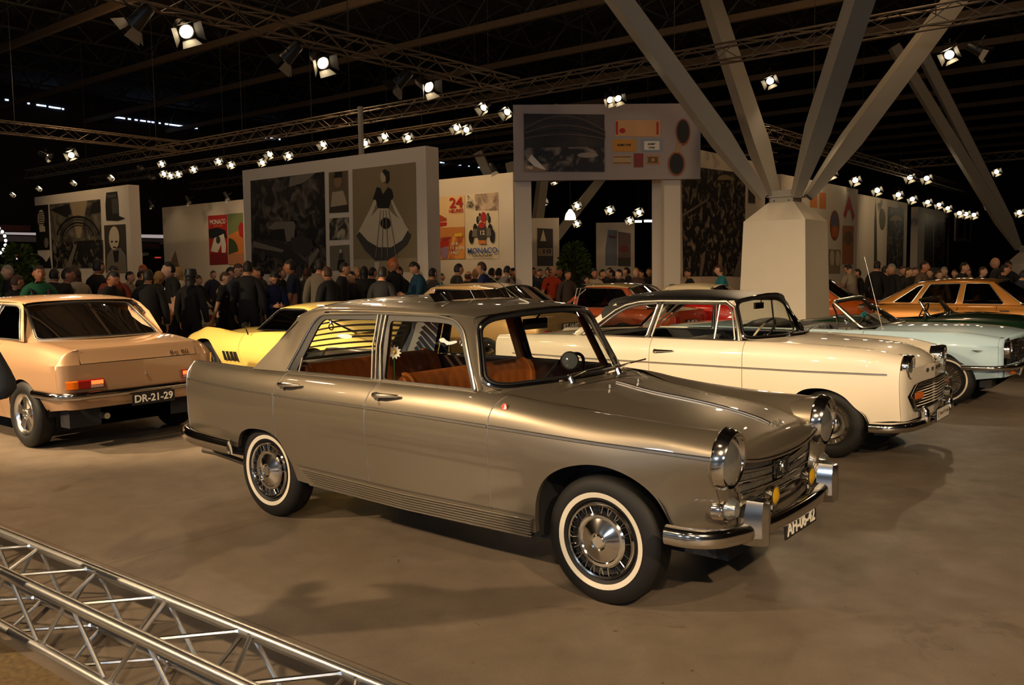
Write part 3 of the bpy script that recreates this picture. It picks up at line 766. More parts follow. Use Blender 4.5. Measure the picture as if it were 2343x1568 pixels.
        b.tube([q+Vector((-.05, 0, 0)), q+Vector((-.03, 0, 0)), q+Vector((.0, 0, 0))], [.030, .046, .050], 24); b.tube([q+Vector((-.02, 0, -.05)), q+Vector((-.02, 0, -.12))], .009, 6); fo = b.build('fog_lamp', CHROME, car)
        disc(B(), q+Vector((.002, 0, 0)), (1, 0, 0), .042, dome=.014).build('fog_glass', mat('yellow_fog_glass', rgb(214, 170, 40), .1, .3, coat=1.0, noise=.2, scale=100, bump=.2), fo)
    # grille
    gx = lambda y: .597-.10*y*y
    b = B(); b.grid([[(gx(y)-.035, y, z) for z in (.50, .76)] for y in frange(-.51, .51, 16)]); b.build('grille_backing', BLACK, car)
    g = B(); zt = lambda y: .708+.20*y*y
    for k in range(5):
        t = k/4; g.tube([(gx(y)+.006, y, .520+(zt(y)-.012-.520)*t) for y in frange(-.485, .485, 22)], .0065, 6)
    gr_ = g.build('grille', CHROME, car)
    fn = B()
    for r in range(4):
        for i in range(-32, 33):
            y = i*.0150
            if abs(y) < .078 and r in (1, 2, 3): continue
            z0 = .520+(zt(y)-.012-.520)*r/4+.010; z1 = .520+(zt(y)-.012-.520)*(r+1)/4-.010
            fn.hexa([(gx(y)-.02, y-.003, z0), (gx(y)-.02, y+.003, z0), (gx(y)-.02, y+.003, z1), (gx(y)-.02, y-.003, z1)], [(gx(y)+.004, y-.0025, z0), (gx(y)+.004, y+.0025, z0), (gx(y)+.004, y+.0025, z1), (gx(y)+.004, y-.0025, z1)])
    fn.build('grille_fins', STEEL, gr_, sharp=None)
    b = B(); b.prism([(.605, -.075, .585), (.605, .075, .585), (.605, .085, .68), (.605, -.085, .68)], (.012, 0, 0)); em = b.build('emblem', BLACK, car)
    b = B()    # rearing animal emblem in chrome
    for pth, r in (([(0, .585+.010), (-.012, .62), (-.004, .645), (.012, .655)], .008), ([(0, .61), (.022, .625), (.03, .622)], .004), ([(.006, .595), (.02, .60), (.028, .592)], .004), ([(-.012, .62), (-.03, .61), (-.034, .64), (-.026, .655)], .003), ([(.0, .64), (.022, .645)], .004)):
        b.tube([(.620, y, z+.008) for y, z in pth], r, 6)
    b.tube([(.620, -.078, .588), (.620, .078, .588), (.620, .087, .677), (.620, -.087, .677)], .004, 5, closed=True); b.build('emblem_relief', CHROME, em)
    b = B()
    for i in range(14): y = -.60+i*.014; b.box(.548, .556, y, y+.006, .445, .475)
    b.build('lower_slots', BLACK, car)
    # bumpers
    path = crom([(.40, -.815, .445), (.50, -.80, .442), (.585, -.735, .437), (.635, -.60, .43), (.668, -.40, .425), (.69, 0, .423), (.668, .40, .425), (.635, .60, .43), (.585, .735, .437), (.50, .80, .442), (.40, .815, .445)], 5)
    sweep(path, cprof(.092, .045, 12)).build('front_bumper', CHROME, car, sharp=50)
    for sg in (1, -1):
        b = B(); Y0 = sg*.475
        o1 = [(.69, Y0-.050, .575), (.69, Y0+.050, .575), (.69, Y0+.085, .50), (.69, Y0+.070, .40), (.69, Y0+.025, .355), (.69, Y0-.025, .355), (.69, Y0-.070, .40), (.69, Y0-.085, .50)]
        o1 = [(.655, *p[1:]) for p in o1]; b.grid([[(.625, Y0+(p[1]-Y0)*.9, p[2]) for p in o1], o1, [(.725, Y0+(p[1]-Y0)*.52, .47+(p[2]-.47)*.95) for p in o1], [(.745, Y0+(p[1]-Y0)*.14, .47+(p[2]-.47)*.86) for p in o1]], cv=True)
        b.poly([(.745, Y0+(p[1]-Y0)*.14, .47+(p[2]-.47)*.86) for p in o1]); b.build('overrider', mat('polished_steel', (.62, .62, .62, 1), .14, 1.0), car, sharp=25)
    path = crom([(-2.96, -.80, .455), (-3.2, -.80, .463), (-3.5, -.775, .475), (-3.66, -.70, .48), (-3.74, -.5, .485), (-3.76, 0, .485), (-3.74, .5, .485), (-3.66, .70, .48), (-3.5, .775, .475), (-3.2, .80, .463), (-2.96, .80, .455)][::-1], 5)
    sweep(path, cprof(.105, .045, 12)).build('rear_bumper', CHROME, car, sharp=50)
    plate(car, 'number_plate', (.715, 0, .362), (0, 1, 0), .42, .085, 'AH-06-42', PLATEB, PLATEW, .095, yd=(-.05, 0, 1))
    b = B(); b.box(.66, .71, -.15, .15, .36, .40); b.build('plate_bracket', BLACK, car)
    q = Vector((-.565, -.748, .936)); b = B(); disc(b, q+Vector((0, -.028, 0)), (0, -1, .25), .020); o = b.build('badge', mat('badge_red', rgb(190, 20, 16), .3), car, label='small round red and white badge')
    B().grid([[tuple(q+Vector((.018*math.cos(a)*r, -.0305, .018*math.sin(a)*r))) for r in (.2, 1)] for a in frange(-PI/2-.4, PI/2-.4, 10)]).build('badge_half', PLATEW, o)
    for x, yy in ((0, .668), (-2.65, .655)):
        for sg in (1, -1): wheel(car, x, sg*yy, .322, .155, .192, 'slots', (.214, .240))
    return car
SALOON = build_saloon()
fl = on(903, 806, 1, -.40)
ft = thing('flower', 'white artificial flower on a green stem inside the silver-taupe saloon', 'flower', fl)
b = B()
for k in range(11):
    a = 2*PI*k/11; d = Vector((.55, -.6, 0)).normalized(); u = Vector((0, 0, 1)); w = d.cross(u); e = u*math.cos(a)+w*math.sin(a); t = d.cross(e)
    b.add([e*.008, e*.026+t*.010+d*.012, e*.046+d*.020, e*.026-t*.010+d*.012], [(0, 1, 2, 3)])
b.build('petals', mat('petal_white', rgb(236, 228, 214), .6), ft); B().sphere((0, 0, 0), .014, 8, 6).build('flower_centre', mat('petal_yellow', rgb(210, 170, 60), .7), ft)
B().tube([(0, 0, -.01), (-.015, .01, -.10), (-.02, .015, -.30)], .005, 5).build('stem', mat('stem_green', rgb(40, 70, 30), .7), ft)
# ================================================================== shared coachwork for the other cars
class Car:
    def __init__(s, name, label, paint_, loc, rz, curves, arches, nseg, sharp=(), warp=None, lip=.03):
        s.o = thing(name, label, 'car', loc, rz); s.p = paint_; s.c = curves; s.S = Side(curves, arches, nseg, sharp, lip, warp); s.ar = arches
    def flank(s, cuts, names, gap=.006, handles=True):
        out = {}
        for (a, b_), nm in zip(zip(cuts[:-1], cuts[1:]), names): out[nm] = s.S.panel(a, b_, gap=gap).lr(nm, s.p, s.o, weld=.0004)
        return out
    def under(s, x0, x1, w=.62, z=(.22, .42), zl=(.3, .3), dpt=.36):
        b = B()
        for a in s.ar: s.S.well(a, max(c[0] for c in [s.c[1](a[0][0])])-.04, dpt, b=b, zl=zl)
        b.lr('wheel_well', DARK, s.o)
        b = B(); b.box(x0, x1, -dpt, dpt, z[0], z[1]+.2); xs = [x0]+[v for a in s.ar for v in (a[0][0]-.03, a[-1][0]+.03)]+[x1]; xs = sorted(xs)
        for i in range(0, len(xs), 2): b.box(xs[i], xs[i+1], -w, w, z[0], z[1])
        b.build('underbody', DARK, s.o)
    def lid(s, name, x0, x1, mid, n=10, pw=2.4, drop=None, step=.08, extra=(), m=None, label=None):
        xs = frange(x0, x1, max(3, int(abs(x1-x0)/step)))
        R = lid([(x, *s.c[-1](x)) for x in xs], mid, n, pw, drop)
        for dx, dy, dz in extra: R.append([(p[0]+dx, p[1]*dy, p[2]+dz) for p in R[-1]])
        return B().grid(R).build(name, m or s.p, s.o, sharp=55, label=label), R
    def wrap(s, name, x, d, depth, zmax, m=None, yin=0.0, bow=0.0, zmin=-1):
        P = [q for q in s.S.sec(x) if zmin <= q[1] <= zmax]; b = B()
        f = ((0, 0), (.45, .025), (.8, .08), (1, .19))
        for sg in (1, -1):
            rows = [[(x+d*depth*t, sg*(y-k), z) for y, z in P] for t, k in f]
            for q in (.6, .3, 0): rows.append([(x+d*(depth+bow*(1-q)), sg*(yin+(y-.19-yin)*q), z) for y, z in P])
            b.grid(rows)
        return b.build(name, m or s.p, s.o, sharp=60, weld=.0005)
    def moulding(s, i, x0, x1, r=.009, out=.004, name='side_moulding', m=None):
        b = B()
        for sg in (1, -1): b.tube([(u, sg*(s.c[i](u)[0]+out), s.c[i](u)[1]) for u in frange(x0, x1, 24)], r, 6, ry=r*.6)
        b.lr(name, m or STEEL, s.o)
    def windows(s, polys, yf, gm=None, trim=.007, tm=None, names=None):
        for k, p in enumerate(polys):
            nm = names[k] if names else 'side_window'
            for sg in (1, -1):
                w = patch(p, [], lambda a, b: (a, sg*(yf(a, b)-.010), b), .14).build(nm, gm or GLASS, s.o)
                B().tube(loop3(p, yf, sg, .002), trim, 6, closed=True).build('window_trim', tm or STEEL, w)
    def sheet(s, outline, holes, yf, name='pillar', m=None):
        b = B()
        for sg in (1, -1): patch(outline, holes, lambda a, z: (a, sg*yf(a, z), z), .12, bld=b)
        b.lr(name, m or s.p, s.o, sharp=60)
    def strip(s, side_pts, f, a_, ts, yf, m=None, name='windscreen_pillar'):   # sheet from the side frame to the edge of a screen
        b = B()
        for sg in (1, -1):
            rows = []
            for (x, z), t in zip(side_pts, ts):
                p = Vector((x, sg*yf(x, z), z)); q = Vector(f(sg*a_, t, -.004)); rows.append([p, p.lerp(q, .5)+Vector((0, sg*.008, .002)), q])
            b.grid(rows)
        b.lr(name, m or s.p, s.o, sharp=70)
    def roof(s, x0, x1, rc, h, bow, m=None, n=12, label=None):
        R = roof_sheet(((x0, x1), rc), h, bow, n=n); o = B().grid(R).build('roof', m or s.p, s.o, sharp=60, label=label)
        B().grid([[(p[0], p[1]*.96, p[2]-.02) for p in r] for r in R[1:-1]]).build('headlining', CREAM, s.o, sharp=60); return o
    def bumper(s, name, path, h=.09, d=.045, m=None): return sweep(crom(path, 5), cprof(h, d, 10)).build(name, m or CHROME, s.o, sharp=50)
    def wheels(s, xs, y, R, W, rim, style, ww=None):
        for x in xs:
            for sg in (1, -1): wheel(s.o, x, sg*y, R, W, rim, style, ww)
    def cabin(s, x0, x1, yb, zb, seats=True, m=None, zs=.52, zt=.95, xf=None, xr=None, col=None):
        b = B()
        for sg in (1, -1): b.grid([[(x0, sg*yb, zb), (x1, sg*yb, zb)], [(x0, sg*(yb-.04), zb), (x1, sg*(yb-.04), zb)], [(x0, sg*(yb-.05), .4), (x1, sg*(yb-.05), .4)]])
        b.lr('door_card', col or TRIMDK, s.o)
        B().box(x0, x1, -yb+.05, yb-.05, .34, .37).build('cabin_floor', DARK, s.o)
        if xf is not None: bench(s.o, 'front_seat', xf, -yb+.10, yb-.10, zs, zt, lean=.10, m=m, piping=False)
        if xr is not None: bench(s.o, 'rear_seat', xr, -yb+.10, yb-.10, zs, zt+.02, lean=.16, m=m, piping=False)
def arch(xc, r, zc, z0, n=12, ry=None, z1=None):       # wheel arch outline as (x, z) points
    ry = ry or r; P = []
    for i in range(n+1):
        a = PI-PI*i/n; P.append((xc+r*math.cos(a), zc+ry*math.sin(a)))
    out = [(P[0][0]-.003, z0)]+P+[(P[-1][0]+.003, z1 if z1 is not None else z0)]
    return out
def headlamp(car, C, r, dpth=.08, peak=.0, lens=None, name='headlamp', n=(1, 0, 0)):
    b = B(); rows = []
    for i in range(40):
        a = 2*PI*i/40; ca, sa = math.cos(a), math.sin(a); pk = peak*max(0, sa)
        rows.append([(C[0]+x+pk*ex, C[1]+q*ca, C[2]+q*sa*(1+.25*pk)) for x, q, ex in ((-dpth, r*1.16, 0), (-dpth*.3, r*1.2, .6), (.0, r*1.12, 1), (.004, r, 1), (-.02, r*.95, 1))])
    o = b.grid(rows, cu=True).build(name, CHROME, car); disc(B(), (C[0]-.018, C[1], C[2]), n, r*.96, dome=.025).build('lamp_glass', lens or LENS, o); return o

# ------------------------------------------------------------------ cream coupe with black roof
IVORY = paint('ivory_paint', rgb(238, 226, 204), rough=.4)
BLACKP = mat('black_paint', (.006, .006, .006, 1), .42, coat=.15, spec=.3, noise=.02)
def build_coupe():
    c = [Cv((.52, .66, .36), (.34, .70, .34), (-.3, .74, .27), (-2.2, .74, .27), (-2.9, .72, .36), (-3.62, .66, .40)),
         Cv((.56, .70, .50), (.3, .755, .49), (-.3, .785, .48), (-2.2, .785, .48), (-3, .765, .50), (-3.64, .70, .52)),
         Cv((.56, .725, .748), (.3, .775, .748), (-.3, .80, .742), (-2.2, .80, .740), (-3, .785, .746), (-3.66, .735, .750)),
         Cv((.56, .69, .85), (.3, .75, .90), (-.3, .775, .925), (-2.2, .775, .91), (-3, .76, .91), (-3.68, .71, .89)),
         Cv((.56, .60, .900), (.3, .66, .945), (-.1, .69, .965), (-.6, .71, .975), (-.9, .72, .975), (-2.3, .72, .968), (-3, .70, .955), (-3.70, .66, .93)),
         Cv((.56, .43, .79), (.3, .46, .90), (-.1, .52, .94), (-.5, .60, .968), (-.8, .67, .97), (-2.4, .67, .962), (-2.8, .62, .95), (-3.3, .58, .93), (-3.70, .56, .90))]
    aF = [(-.345, .27), (-.335, .40), (-.30, .49), (-.25, .552), (-.2, .582), (-.107, .603), (.033, .594), (.14, .546), (.216, .466), (.292, .386), (.31, .33)]
    aR = arch(-2.54, .32, .30, .27, ry=.27, z1=.27)
    K = Car('coupe_car', 'cream two-door coupe with black roof and horizontal chrome grille', IVORY, (-.22, 3.93, 0), 0, c, [aR, aF], [4, 4, 3, 3, 3])
    car = K.o
    fl = K.flank([-3.66, -1.70, -.755, .565], ['rear_wing', 'door', 'front_wing'])
    for k, sg in enumerate((1, -1)):
        b = B(); y = sg*.80; b.tube([(-1.64, y, .855), (-1.62, y+sg*.03, .862), (-1.58, y+sg*.034, .862), (-1.44, y+sg*.01, .864)], [.014, .016, .012, .007], 8); b.sphere((-1.635, y+sg*.005, .85), .020, 10, 6); b.build('door_handle', CHROME, fl['door'][k])
    K.moulding(2, -3.4, -1.704, .008); K.moulding(2, -1.696, -.76, .008); K.moulding(2, -.75, .47, .008)
    K.under(-3.5, .5, .62)
    mid = pchip([-.78, -.4, 0, .3, .45, .55, .60], [1.0, .99, .975, .945, .90, .82, .74])
    h, R = K.lid('bonnet', -.50, .55, mid, 12, 2.6, drop=lambda x, a: .07*(1-a*a)*max(0, min(1, (x+.2)/.5)), extra=((.015, .98, -.03), (.008, 1, -.05), (-.03, 1, -.02)))
    b = B(); [b.box(.655-.06*abs(y), .672-.06*abs(y), y-.014, y+.014, .735, .763) for y in (-.20, -.07, .07, .20)]; b.build('badge_letters', mat('badge_dark', (.05, .04, .04, 1), .3, .6), h)
    b = B(); rows = []
    for t in frange(0, 1, 5):
        xe = -.50-.35*t; ye, ze = c[5](xe); xm = -.43-.12*t; zm = mid(-.50)+.004*t; rows.append([(xm+(xe-xm)*a*a, ye*a, zm+(ze-zm)*abs(a)**2.4) for a in frange(-1, 1, 20)])
    b.grid(rows).build('scuttle_panel', IVORY, car, sharp=60)
    K.wrap('nose_panel', .565, 1, .05, .80, yin=.0, bow=.05)
    K.lid('boot_lid', -3.70, -2.62, pchip([-3.70, -3.4, -2.9, -2.6], [.87, .93, .965, .975])); K.wrap('tail_panel', -3.66, -1, .05, .90)
    # grille: hexagon of horizontal bars with amber indicators at its points
    gx_ = pchip([0, .27, .53, .62, .70], [.683, .668, .640, .628, .600]); gx = lambda y: gx_(abs(y)); top = pchip([0, .3, .48, .62], [.665, .665, .655, .565]); bot = pchip([0, .3, .50, .62], [.46, .455, .45, .560])
    b = B(); b.grid([[(gx(y)-.02, y, bot(abs(y))+(top(abs(y))-bot(abs(y)))*t) for t in frange(0, 1, 4)] for y in frange(-.63, .63, 20)]); b.build('grille_backing', BLACK, car)
    g = B(); tops = [(gx(y)+.006, y, top(abs(y))) for y in frange(-.62, .62, 30)]; bots = [(gx(y)+.006, y, bot(abs(y))) for y in frange(.62, -.62, 30)]
    g.tube(tops+bots, .011, 6, closed=True); gr_ = g.build('grille', CHROME, car); g = B()
    for k in range(1, 9):
        z = .452+.213*k/9; yl = max(y for y in frange(0, .62, 62) if bot(y) <= z <= top(y)); g.tube([(gx(y)+.004, y, z) for y in frange(-yl, yl, 24)], .0045, 5)
    g.build('grille_bars', STEEL, gr_)
    for sg in (1, -1):
        b = B(); b.grid([[(gx(y)+.004+.016*k, sg*y, .530+.06*(t)) for t, k in ((0, 0), (.15, 1), (.85, 1), (1, 0))] for y in frange(.40, .60, 6)]); b.build('indicator', AMBER, gr_)
        headlamp(car, (.612, sg*.560, .800), .090, .10, peak=.012)
        b = B(); Y = sg*.42; b.tube([(.69, Y, .30), (.70, Y, .36), (.695, Y, .43), (.68, Y, .465)], [.025, .034, .03, .016], 10); b.build('overrider', CHROME, car)
    K.bumper('front_bumper', [(.36, -.80, .315), (.48, -.79, .318), (.60, -.70, .322), (.655, -.50, .325), (.685, 0, .328), (.655, .50, .325), (.60, .70, .322), (.48, .79, .318), (.36, .80, .315)], .085, .05)
    K.bumper('rear_bumper', [(-3.1, -.78, .40), (-3.6, -.76, .41), (-3.74, -.60, .415), (-3.77, 0, .42), (-3.74, .60, .415), (-3.6, .76, .41), (-3.1, .78, .40)][::-1], .09, .05)
    pl = plate(car, 'show_plate', (.735, -.0, .365), (0, 1, 0), .44, .11, None, PLATEB, None, .05); b = B(); b.box(.739, .741, -.21, .21, .318, .412); o = b.build('plate_face', PLATEW, pl)
    t_ = mat('plate_ink', (.12, .05, .03, 1), .6); b = B(); text(b, 'Rekord P2 Coupé', .042, (.7415, .03, .37), (0, 1, 0), (0, 0, 1), .0006, width=.30); b.box(.741, .7425, -.18, -.165, .345, .395); b.build('plate_lettering', t_, o)
    q = B(); disc(q, (.735, .30, .50), (1, 0, .1), .05, dome=.01); q.tube([(.685, .30, .50), (.735, .30, .50)], [.05, .056], 20); q.build('extra_lamp', CHROME, car)
    # greenhouse
    yf = ytaper(.725, .97, .60, 1.33, .012)
    qw = rpoly([(-2.43, .975), (-2.31, 1.065), (-2.16, 1.18), (-2.03, 1.253), (-1.90, 1.285), (-1.70, 1.300), (-1.772, .978)], [.03, .2, .2, .2, .2, .02, .02]); dw = rpoly([(-1.715, .976), (-1.645, 1.300), (-.985, 1.302), (-.925, 1.255), (-.855, .98)], [.02, .02, .04, .05, .02])
    K.windows([qw, dw], yf, trim=.009, names=['quarter_window', 'door_window'])
    b = B()
    for sg in (1, -1): b.tube(loop3([(-1.06, .985), (-1.055, 1.295)], yf, sg, .0), .009, 6)
    b.lr('vent_window_bar', STEEL, car)
    B2 = B()
    for sg in (1, -1): B2.tube(loop3([(-2.50, .972), (-2.33, 1.10), (-2.16, 1.225), (-2.05, 1.278), (-1.9, 1.312), (-1.68, 1.322), (-.99, 1.325), (-.90, 1.27), (-.84, 1.09), (-.815, .975)], yf, sg, .004), .013, 8)
    B2.lr('door_frame', STEEL, car)
    B2 = B()
    for sg in (1, -1): B2.tube(loop3([(-1.745, .972), (-1.675, 1.31)], yf, sg, .004), .022, 6, ry=.010)
    B2.lr('centre_pillar', STEEL, car)
    f = screen_f((-.80, .70, .985), (-.50, 0, 1.0), (-.925, .575, 1.325), (-.82, 0, 1.375))
    screen(car, f, CHROME, 'windscreen', .16, tr=.014)
    K.strip([(-.80, .975), (-.835, 1.09), (-.885, 1.25), (-.93, 1.30), (-.99, 1.33)], f, .99, (0, .32, .78, .92, 1.03), yf)
    f2 = screen_f((-2.62, .64, .975), (-2.86, 0, .985), (-2.28, .545, 1.25), (-2.38, 0, 1.32))
    screen(car, f2, CHROME, 'rear_window', .12, tr=.012)
    rc = Cv((-.90, .575, 1.318), (-1.1, .60, 1.330), (-1.7, .605, 1.335), (-2.0, .60, 1.315), (-2.30, .575, 1.255))
    K.roof(-.90, -2.30, rc, [.052, .078, .082, .08], [.08, .02, -.05, -.13], BLACKP, label='black painted roof')
    K.sheet([(-2.16, 1.275), (-2.0, 1.315), (-1.9, 1.327), (-1.66, 1.335), (-1.66, 1.30), (-1.9, 1.29), (-2.05, 1.25), (-2.2, 1.15), (-2.30, 1.13), (-2.33, 1.20), (-2.30, 1.262)], [], yf, 'roof_side', BLACKP)
    b = B()
    for sg in (1, -1): b.tube([(-2.18, sg*.58, 1.27), (-2.33, sg*.63, 1.15), (-2.60, sg*.70, .975)], [.03, .035, .03], 6)
    b.lr('rear_pillar', IVORY, car)
    K.cabin(-.8, -2.5, .69, .955, m=mat('black_vinyl', (.012, .011, .010, 1), .45), zs=.5, zt=.93, xf=-1.5, xr=-2.3)
    B().grid([[(-.52-.28*a*a, .68*a, .985) for a in frange(-1, 1, 12)], [(-.78-.1*a*a, .66*a, .965) for a in frange(-1, 1, 12)], [(-.78-.1*a*a, .66*a, .72) for a in frange(-1, 1, 12)]]).build('dashboard', BLACKP, car)
    steering(car, (-1.05, .36, .95), .205, .6, m=mat('ivory_plastic', rgb(226, 210, 176), .3))
    b = B(); b.tube([(-.90, 0, 1.36), (-.92, 0, 1.28)], .006, 5); b.box(-.945, -.925, -.10, .10, 1.235, 1.295); b.build('mirror', CHROME, car)
    for y0 in (-.28, .18):
        b = B(); p = Vector((-.52, y0, 1.0)); b.tube([p, p+Vector((.0, 0, .02))], .014, 8); b.tube([p+Vector((0, 0, .02)), p+Vector((-.02, .22, .04)), p+Vector((-.05, .40, .045))], .006, 5); b.build('wiper', CHROME, car)
    B().box(-2.62, -2.3, -.62, .62, .93, .965).build('parcel_shelf', TRIMDK, car)
    K.wheels((0, -2.54), .66, .295, .155, .175, 'ring')
build_coupe()

# ------------------------------------------------------------------ rose-beige saloon seen from behind
ROSE = mat('rose_beige_metallic_paint', rgb(190, 152, 116), 0.32, 0.40, coat=1.0, noise=.02, scale=500)
def build_rose():
    c = [Cv((.75, .62, .34), (.3, .72, .30), (-.4, .76, .24), (-2.4, .76, .24), (-3.2, .745, .37), (-3.52, .72, .41)),
         Cv((.75, .72, .52), (.3, .79, .50), (-.4, .815, .48), (-2.4, .815, .48), (-3.2, .80, .52), (-3.52, .775, .53)),
         Cv((.80, .74, .70), (.3, .80, .79), (-.4, .825, .80), (-2.4, .83, .806), (-3.2, .82, .815), (-3.52, .80, .826)),
         Cv((.75, .70, .76), (.3, .74, .88), (-.4, .77, .94), (-2.4, .785, .955), (-3.0, .76, .955), (-3.52, .735, .905)),
         Cv((.75, .62, .79), (.3, .66, .91), (-.4, .70, .97), (-2.4, .72, 1.012), (-2.9, .68, 1.01), (-3.52, .655, .958)),
         Cv((.75, .55, .80), (.3, .58, .92), (-.5, .64, .98), (-2.4, .68, 1.018), (-2.8, .62, 1.018), (-3.52, .60, .962))]
    aF = arch(0, .345, .30, .28); aR = arch(-2.86, .345, .32, .26, z1=.26)
    aR = [(-3.24, .385)]+[(-2.86+.36*math.cos(a), .31+.355*math.sin(a)) for a in frange(PI*.93, 0, 12)]+[(-2.49, .26)]
    K = Car('rear_view_saloon_car', 'rose-beige saloon seen from behind with lit red tail lamps and plate DR-21-29', ROSE, (-9.47, .18, 0), PI, c, [aR, aF], [4, 4, 3, 2, 2], sharp=(2,))
    car = K.o
    fl = K.flank([-3.525, -2.30, -1.40, -.45, .75], ['rear_wing', 'rear_door', 'front_door', 'front_wing'])
    for nm, x in (('rear_door', -2.2), ('front_door', -1.28)):
        for k, sg in enumerate((1, -1)): b = B(); disc(b, (x, sg*.812, .885), (0, sg, .2), .045, ry=.028); b.tube([(x-.04, sg*.818, .90), (x+.04, sg*.818, .87)], .008, 6); b.build('door_handle', CHROME, fl[nm][k])
    K.under(-3.45, .7, .66, zl=(.32, .27))
    K.lid('bonnet', -.50, .75, pchip([-.5, 0, .5, .75], [1.0, .97, .88, .81]), extra=((.03, .97, -.05), (-.01, 1, -.12))); K.wrap('nose_panel', .75, 1, .06, .76, zmin=.3)
    mid = pchip([-3.52, -3.3, -2.7], [.962, .995, 1.03])
    lidr = [(x, *c[5](x)) for x in frange(-3.52, -2.66, 12)]
    R = lid(lidr, mid, 8, 3)
    b = B(); b.grid([[(-3.585, p[1]*.985, .83-.0*abs(p[1])) for p in R[0]], [(-3.562, p[1]*.99, .87) for p in R[0]], [(-3.535, p[1], p[2]-.028) for p in R[0]], [(-3.525, p[1], p[2]-.006) for p in R[0]]]+R); bl = b.build('boot_lid', ROSE, car, sharp=30)
    b = B(); text(b, 'Ro 80', .050, (-3.583, -.40, .865), (0, -1, 0), (.35, 0, 1), .003, width=.20); b.build('badge', CHROME, bl)
    P = K.S.sec(-3.525); b = B()
    lo = [q for q in P if q[1] <= .8265]
    for sg in (1, -1):
        b.grid([[(-3.525-.075*t, sg*(y-k), z) for y, z in lo] for t, k in ((0, 0), (.4, .012), (.75, .04), (.95, .10), (1, .18))]+[[(-3.60-.02*(1-q), sg*(y-.18)*q, z) for y, z in lo] for q in (.6, .3, 0)])
        up = [q for q in P if q[1] >= .8255]
        b.grid([[(-3.525, sg*y, z) for y, z in up], [(-3.55+.02*k/len(up), sg*(y-.02), z-.003) for k, (y, z) in enumerate(up)], [(-3.585+.055*min(1, (z-.825)/.13), sg*max(.60, y-.10), z-.004) for y, z in up], [(-3.585+.055*min(1, (z-.825)/.13), sg*.598, z-.004) for y, z in up]])
    b.build('tail_panel', ROSE, car, sharp=35, weld=.0005)
    for sg in (1, -1):
        x = -3.607; lit = emis('tail_lamp_lit', (1.0, .10, .02, 1), 3.2)
        b = B(); b.grid([[(x-d, sg*y, z) for d, z in ((0, .595), (.02, .605), (.02, .672), (0, .682))] for y in frange(.40, .645, 5)]); o = b.build('tail_lamp', REDL, car)
        b = B(); b.grid([[(x+.02*max(0, (y-.69)/.05)-d, sg*y, z) for d, z in ((0, .597), (.02, .606), (.02, .671), (0, .68))] for y in frange(.645, .745, 5)]); b.build('indicator_lens', AMBER, o)
        b = B(); b.grid([[(x-.0225, sg*y, z) for z in (.636, .672)] for y in (.41, .525)]); b.build('lit_lens', lit, o)
        b = B(); b.grid([[(x-.0225, sg*y, z) for z in (.606, .632)] for y in (.41, .53)]); b.build('reflector', mat('pale_pink_lens', rgb(190, 150, 130), .15), o)
    K.bumper('rear_bumper', [(-3.10, -.815, .545), (-3.3, -.815, .545), (-3.50, -.79, .540), (-3.60, -.68, .537), (-3.63, -.45, .535), (-3.645, 0, .535), (-3.63, .45, .535), (-3.60, .68, .537), (-3.50, .79, .540), (-3.3, .815, .545), (-3.10, .815, .545)][::-1], .075, .035, mat('bumper_chrome', (.5, .47, .43, 1), .12, 1.0))
    plate(car, 'number_plate', (-3.69, -.05, .452), (0, -1, 0), .44, .115, 'DR-21-29', PLATEB, PLATEW, .10)
    B().sphere((-3.625, -.02, .69), .014, 8, 6).build('boot_lock', CHROME, car)
    b = B(); b.tube([(-3.2, .35, .30), (-3.55, .35, .31)], .03, 10); b.build('exhaust_pipe', STEEL, car)
    yf = ytaper(.725, 1.01, .60, 1.36, .02)
    w1 = rpoly([(-2.66, 1.025), (-2.56, 1.22), (-2.47, 1.32), (-2.36, 1.355), (-1.98, 1.365), (-1.91, 1.025)], [.02, .1, .08, .08, .03, .03]); w2 = rpoly([(-1.86, 1.025), (-1.93, 1.365), (-1.25, 1.36), (-.85, 1.02)], [.03, .03, .08, .03])
    K.windows([w1, w2], yf, GLASSG, names=['rear_side_window', 'front_side_window'], trim=.009)
    K.sheet([(-2.74, 1.012), (-2.60, 1.25), (-2.50, 1.345), (-2.40, 1.385), (-1.2, 1.385), (-.76, 1.0), (-1.8, 1.01)], [rpoly([(-2.67, 1.018), (-2.56, 1.23), (-2.47, 1.328), (-2.36, 1.362), (-1.25, 1.367), (-.84, 1.014)], [.02, .1, .08, .08, .08, .02])], yf, 'window_surround')
    f = screen_f((-.78, .66, 1.0), (-.45, 0, 1.01), (-1.22, .55, 1.37), (-1.05, 0, 1.40)); screen(car, f, STEEL, 'windscreen', .12, gmat=GLASSG)
    f2 = screen_f((-2.80, .64, 1.015), (-3.02, 0, 1.028), (-2.36, .54, 1.345), (-2.40, 0, 1.375)); screen(car, f2, STEEL, 'rear_window', .10, gmat=GLASSG, tr=.008)
    sq = rpoly([(-1, 0), (1, 0), (1, 1), (-1, 1)], .10, 6)
    patch([(-1.1, -.03), (0, -.03), (1.1, -.03), (1.1, .5), (1.1, 1.05), (0, 1.05), (-1.1, 1.05), (-1.1, .5)], [sq], lambda a, z: f2(a, z, -.006), .2).build('rear_window_panel', ROSE, car, sharp=60)
    K.strip([(-2.74, 1.012), (-2.60, 1.25), (-2.50, 1.345), (-2.40, 1.385)], f2, 1.09, (0, .66, .93, 1.04), yf, name='rear_pillar')
    K.strip([(-.76, 1.0), (-.98, 1.2), (-1.2, 1.385)], f, 1.0, (0, .5, 1.02), yf)
    b = B()
    for sg in (1, -1): b.tube([(-2.415, sg*.60, 1.33), (-2.53, sg*.625, 1.23)], .022, 6, ry=.012)
    b.lr('pillar_vent', CHROME, car)
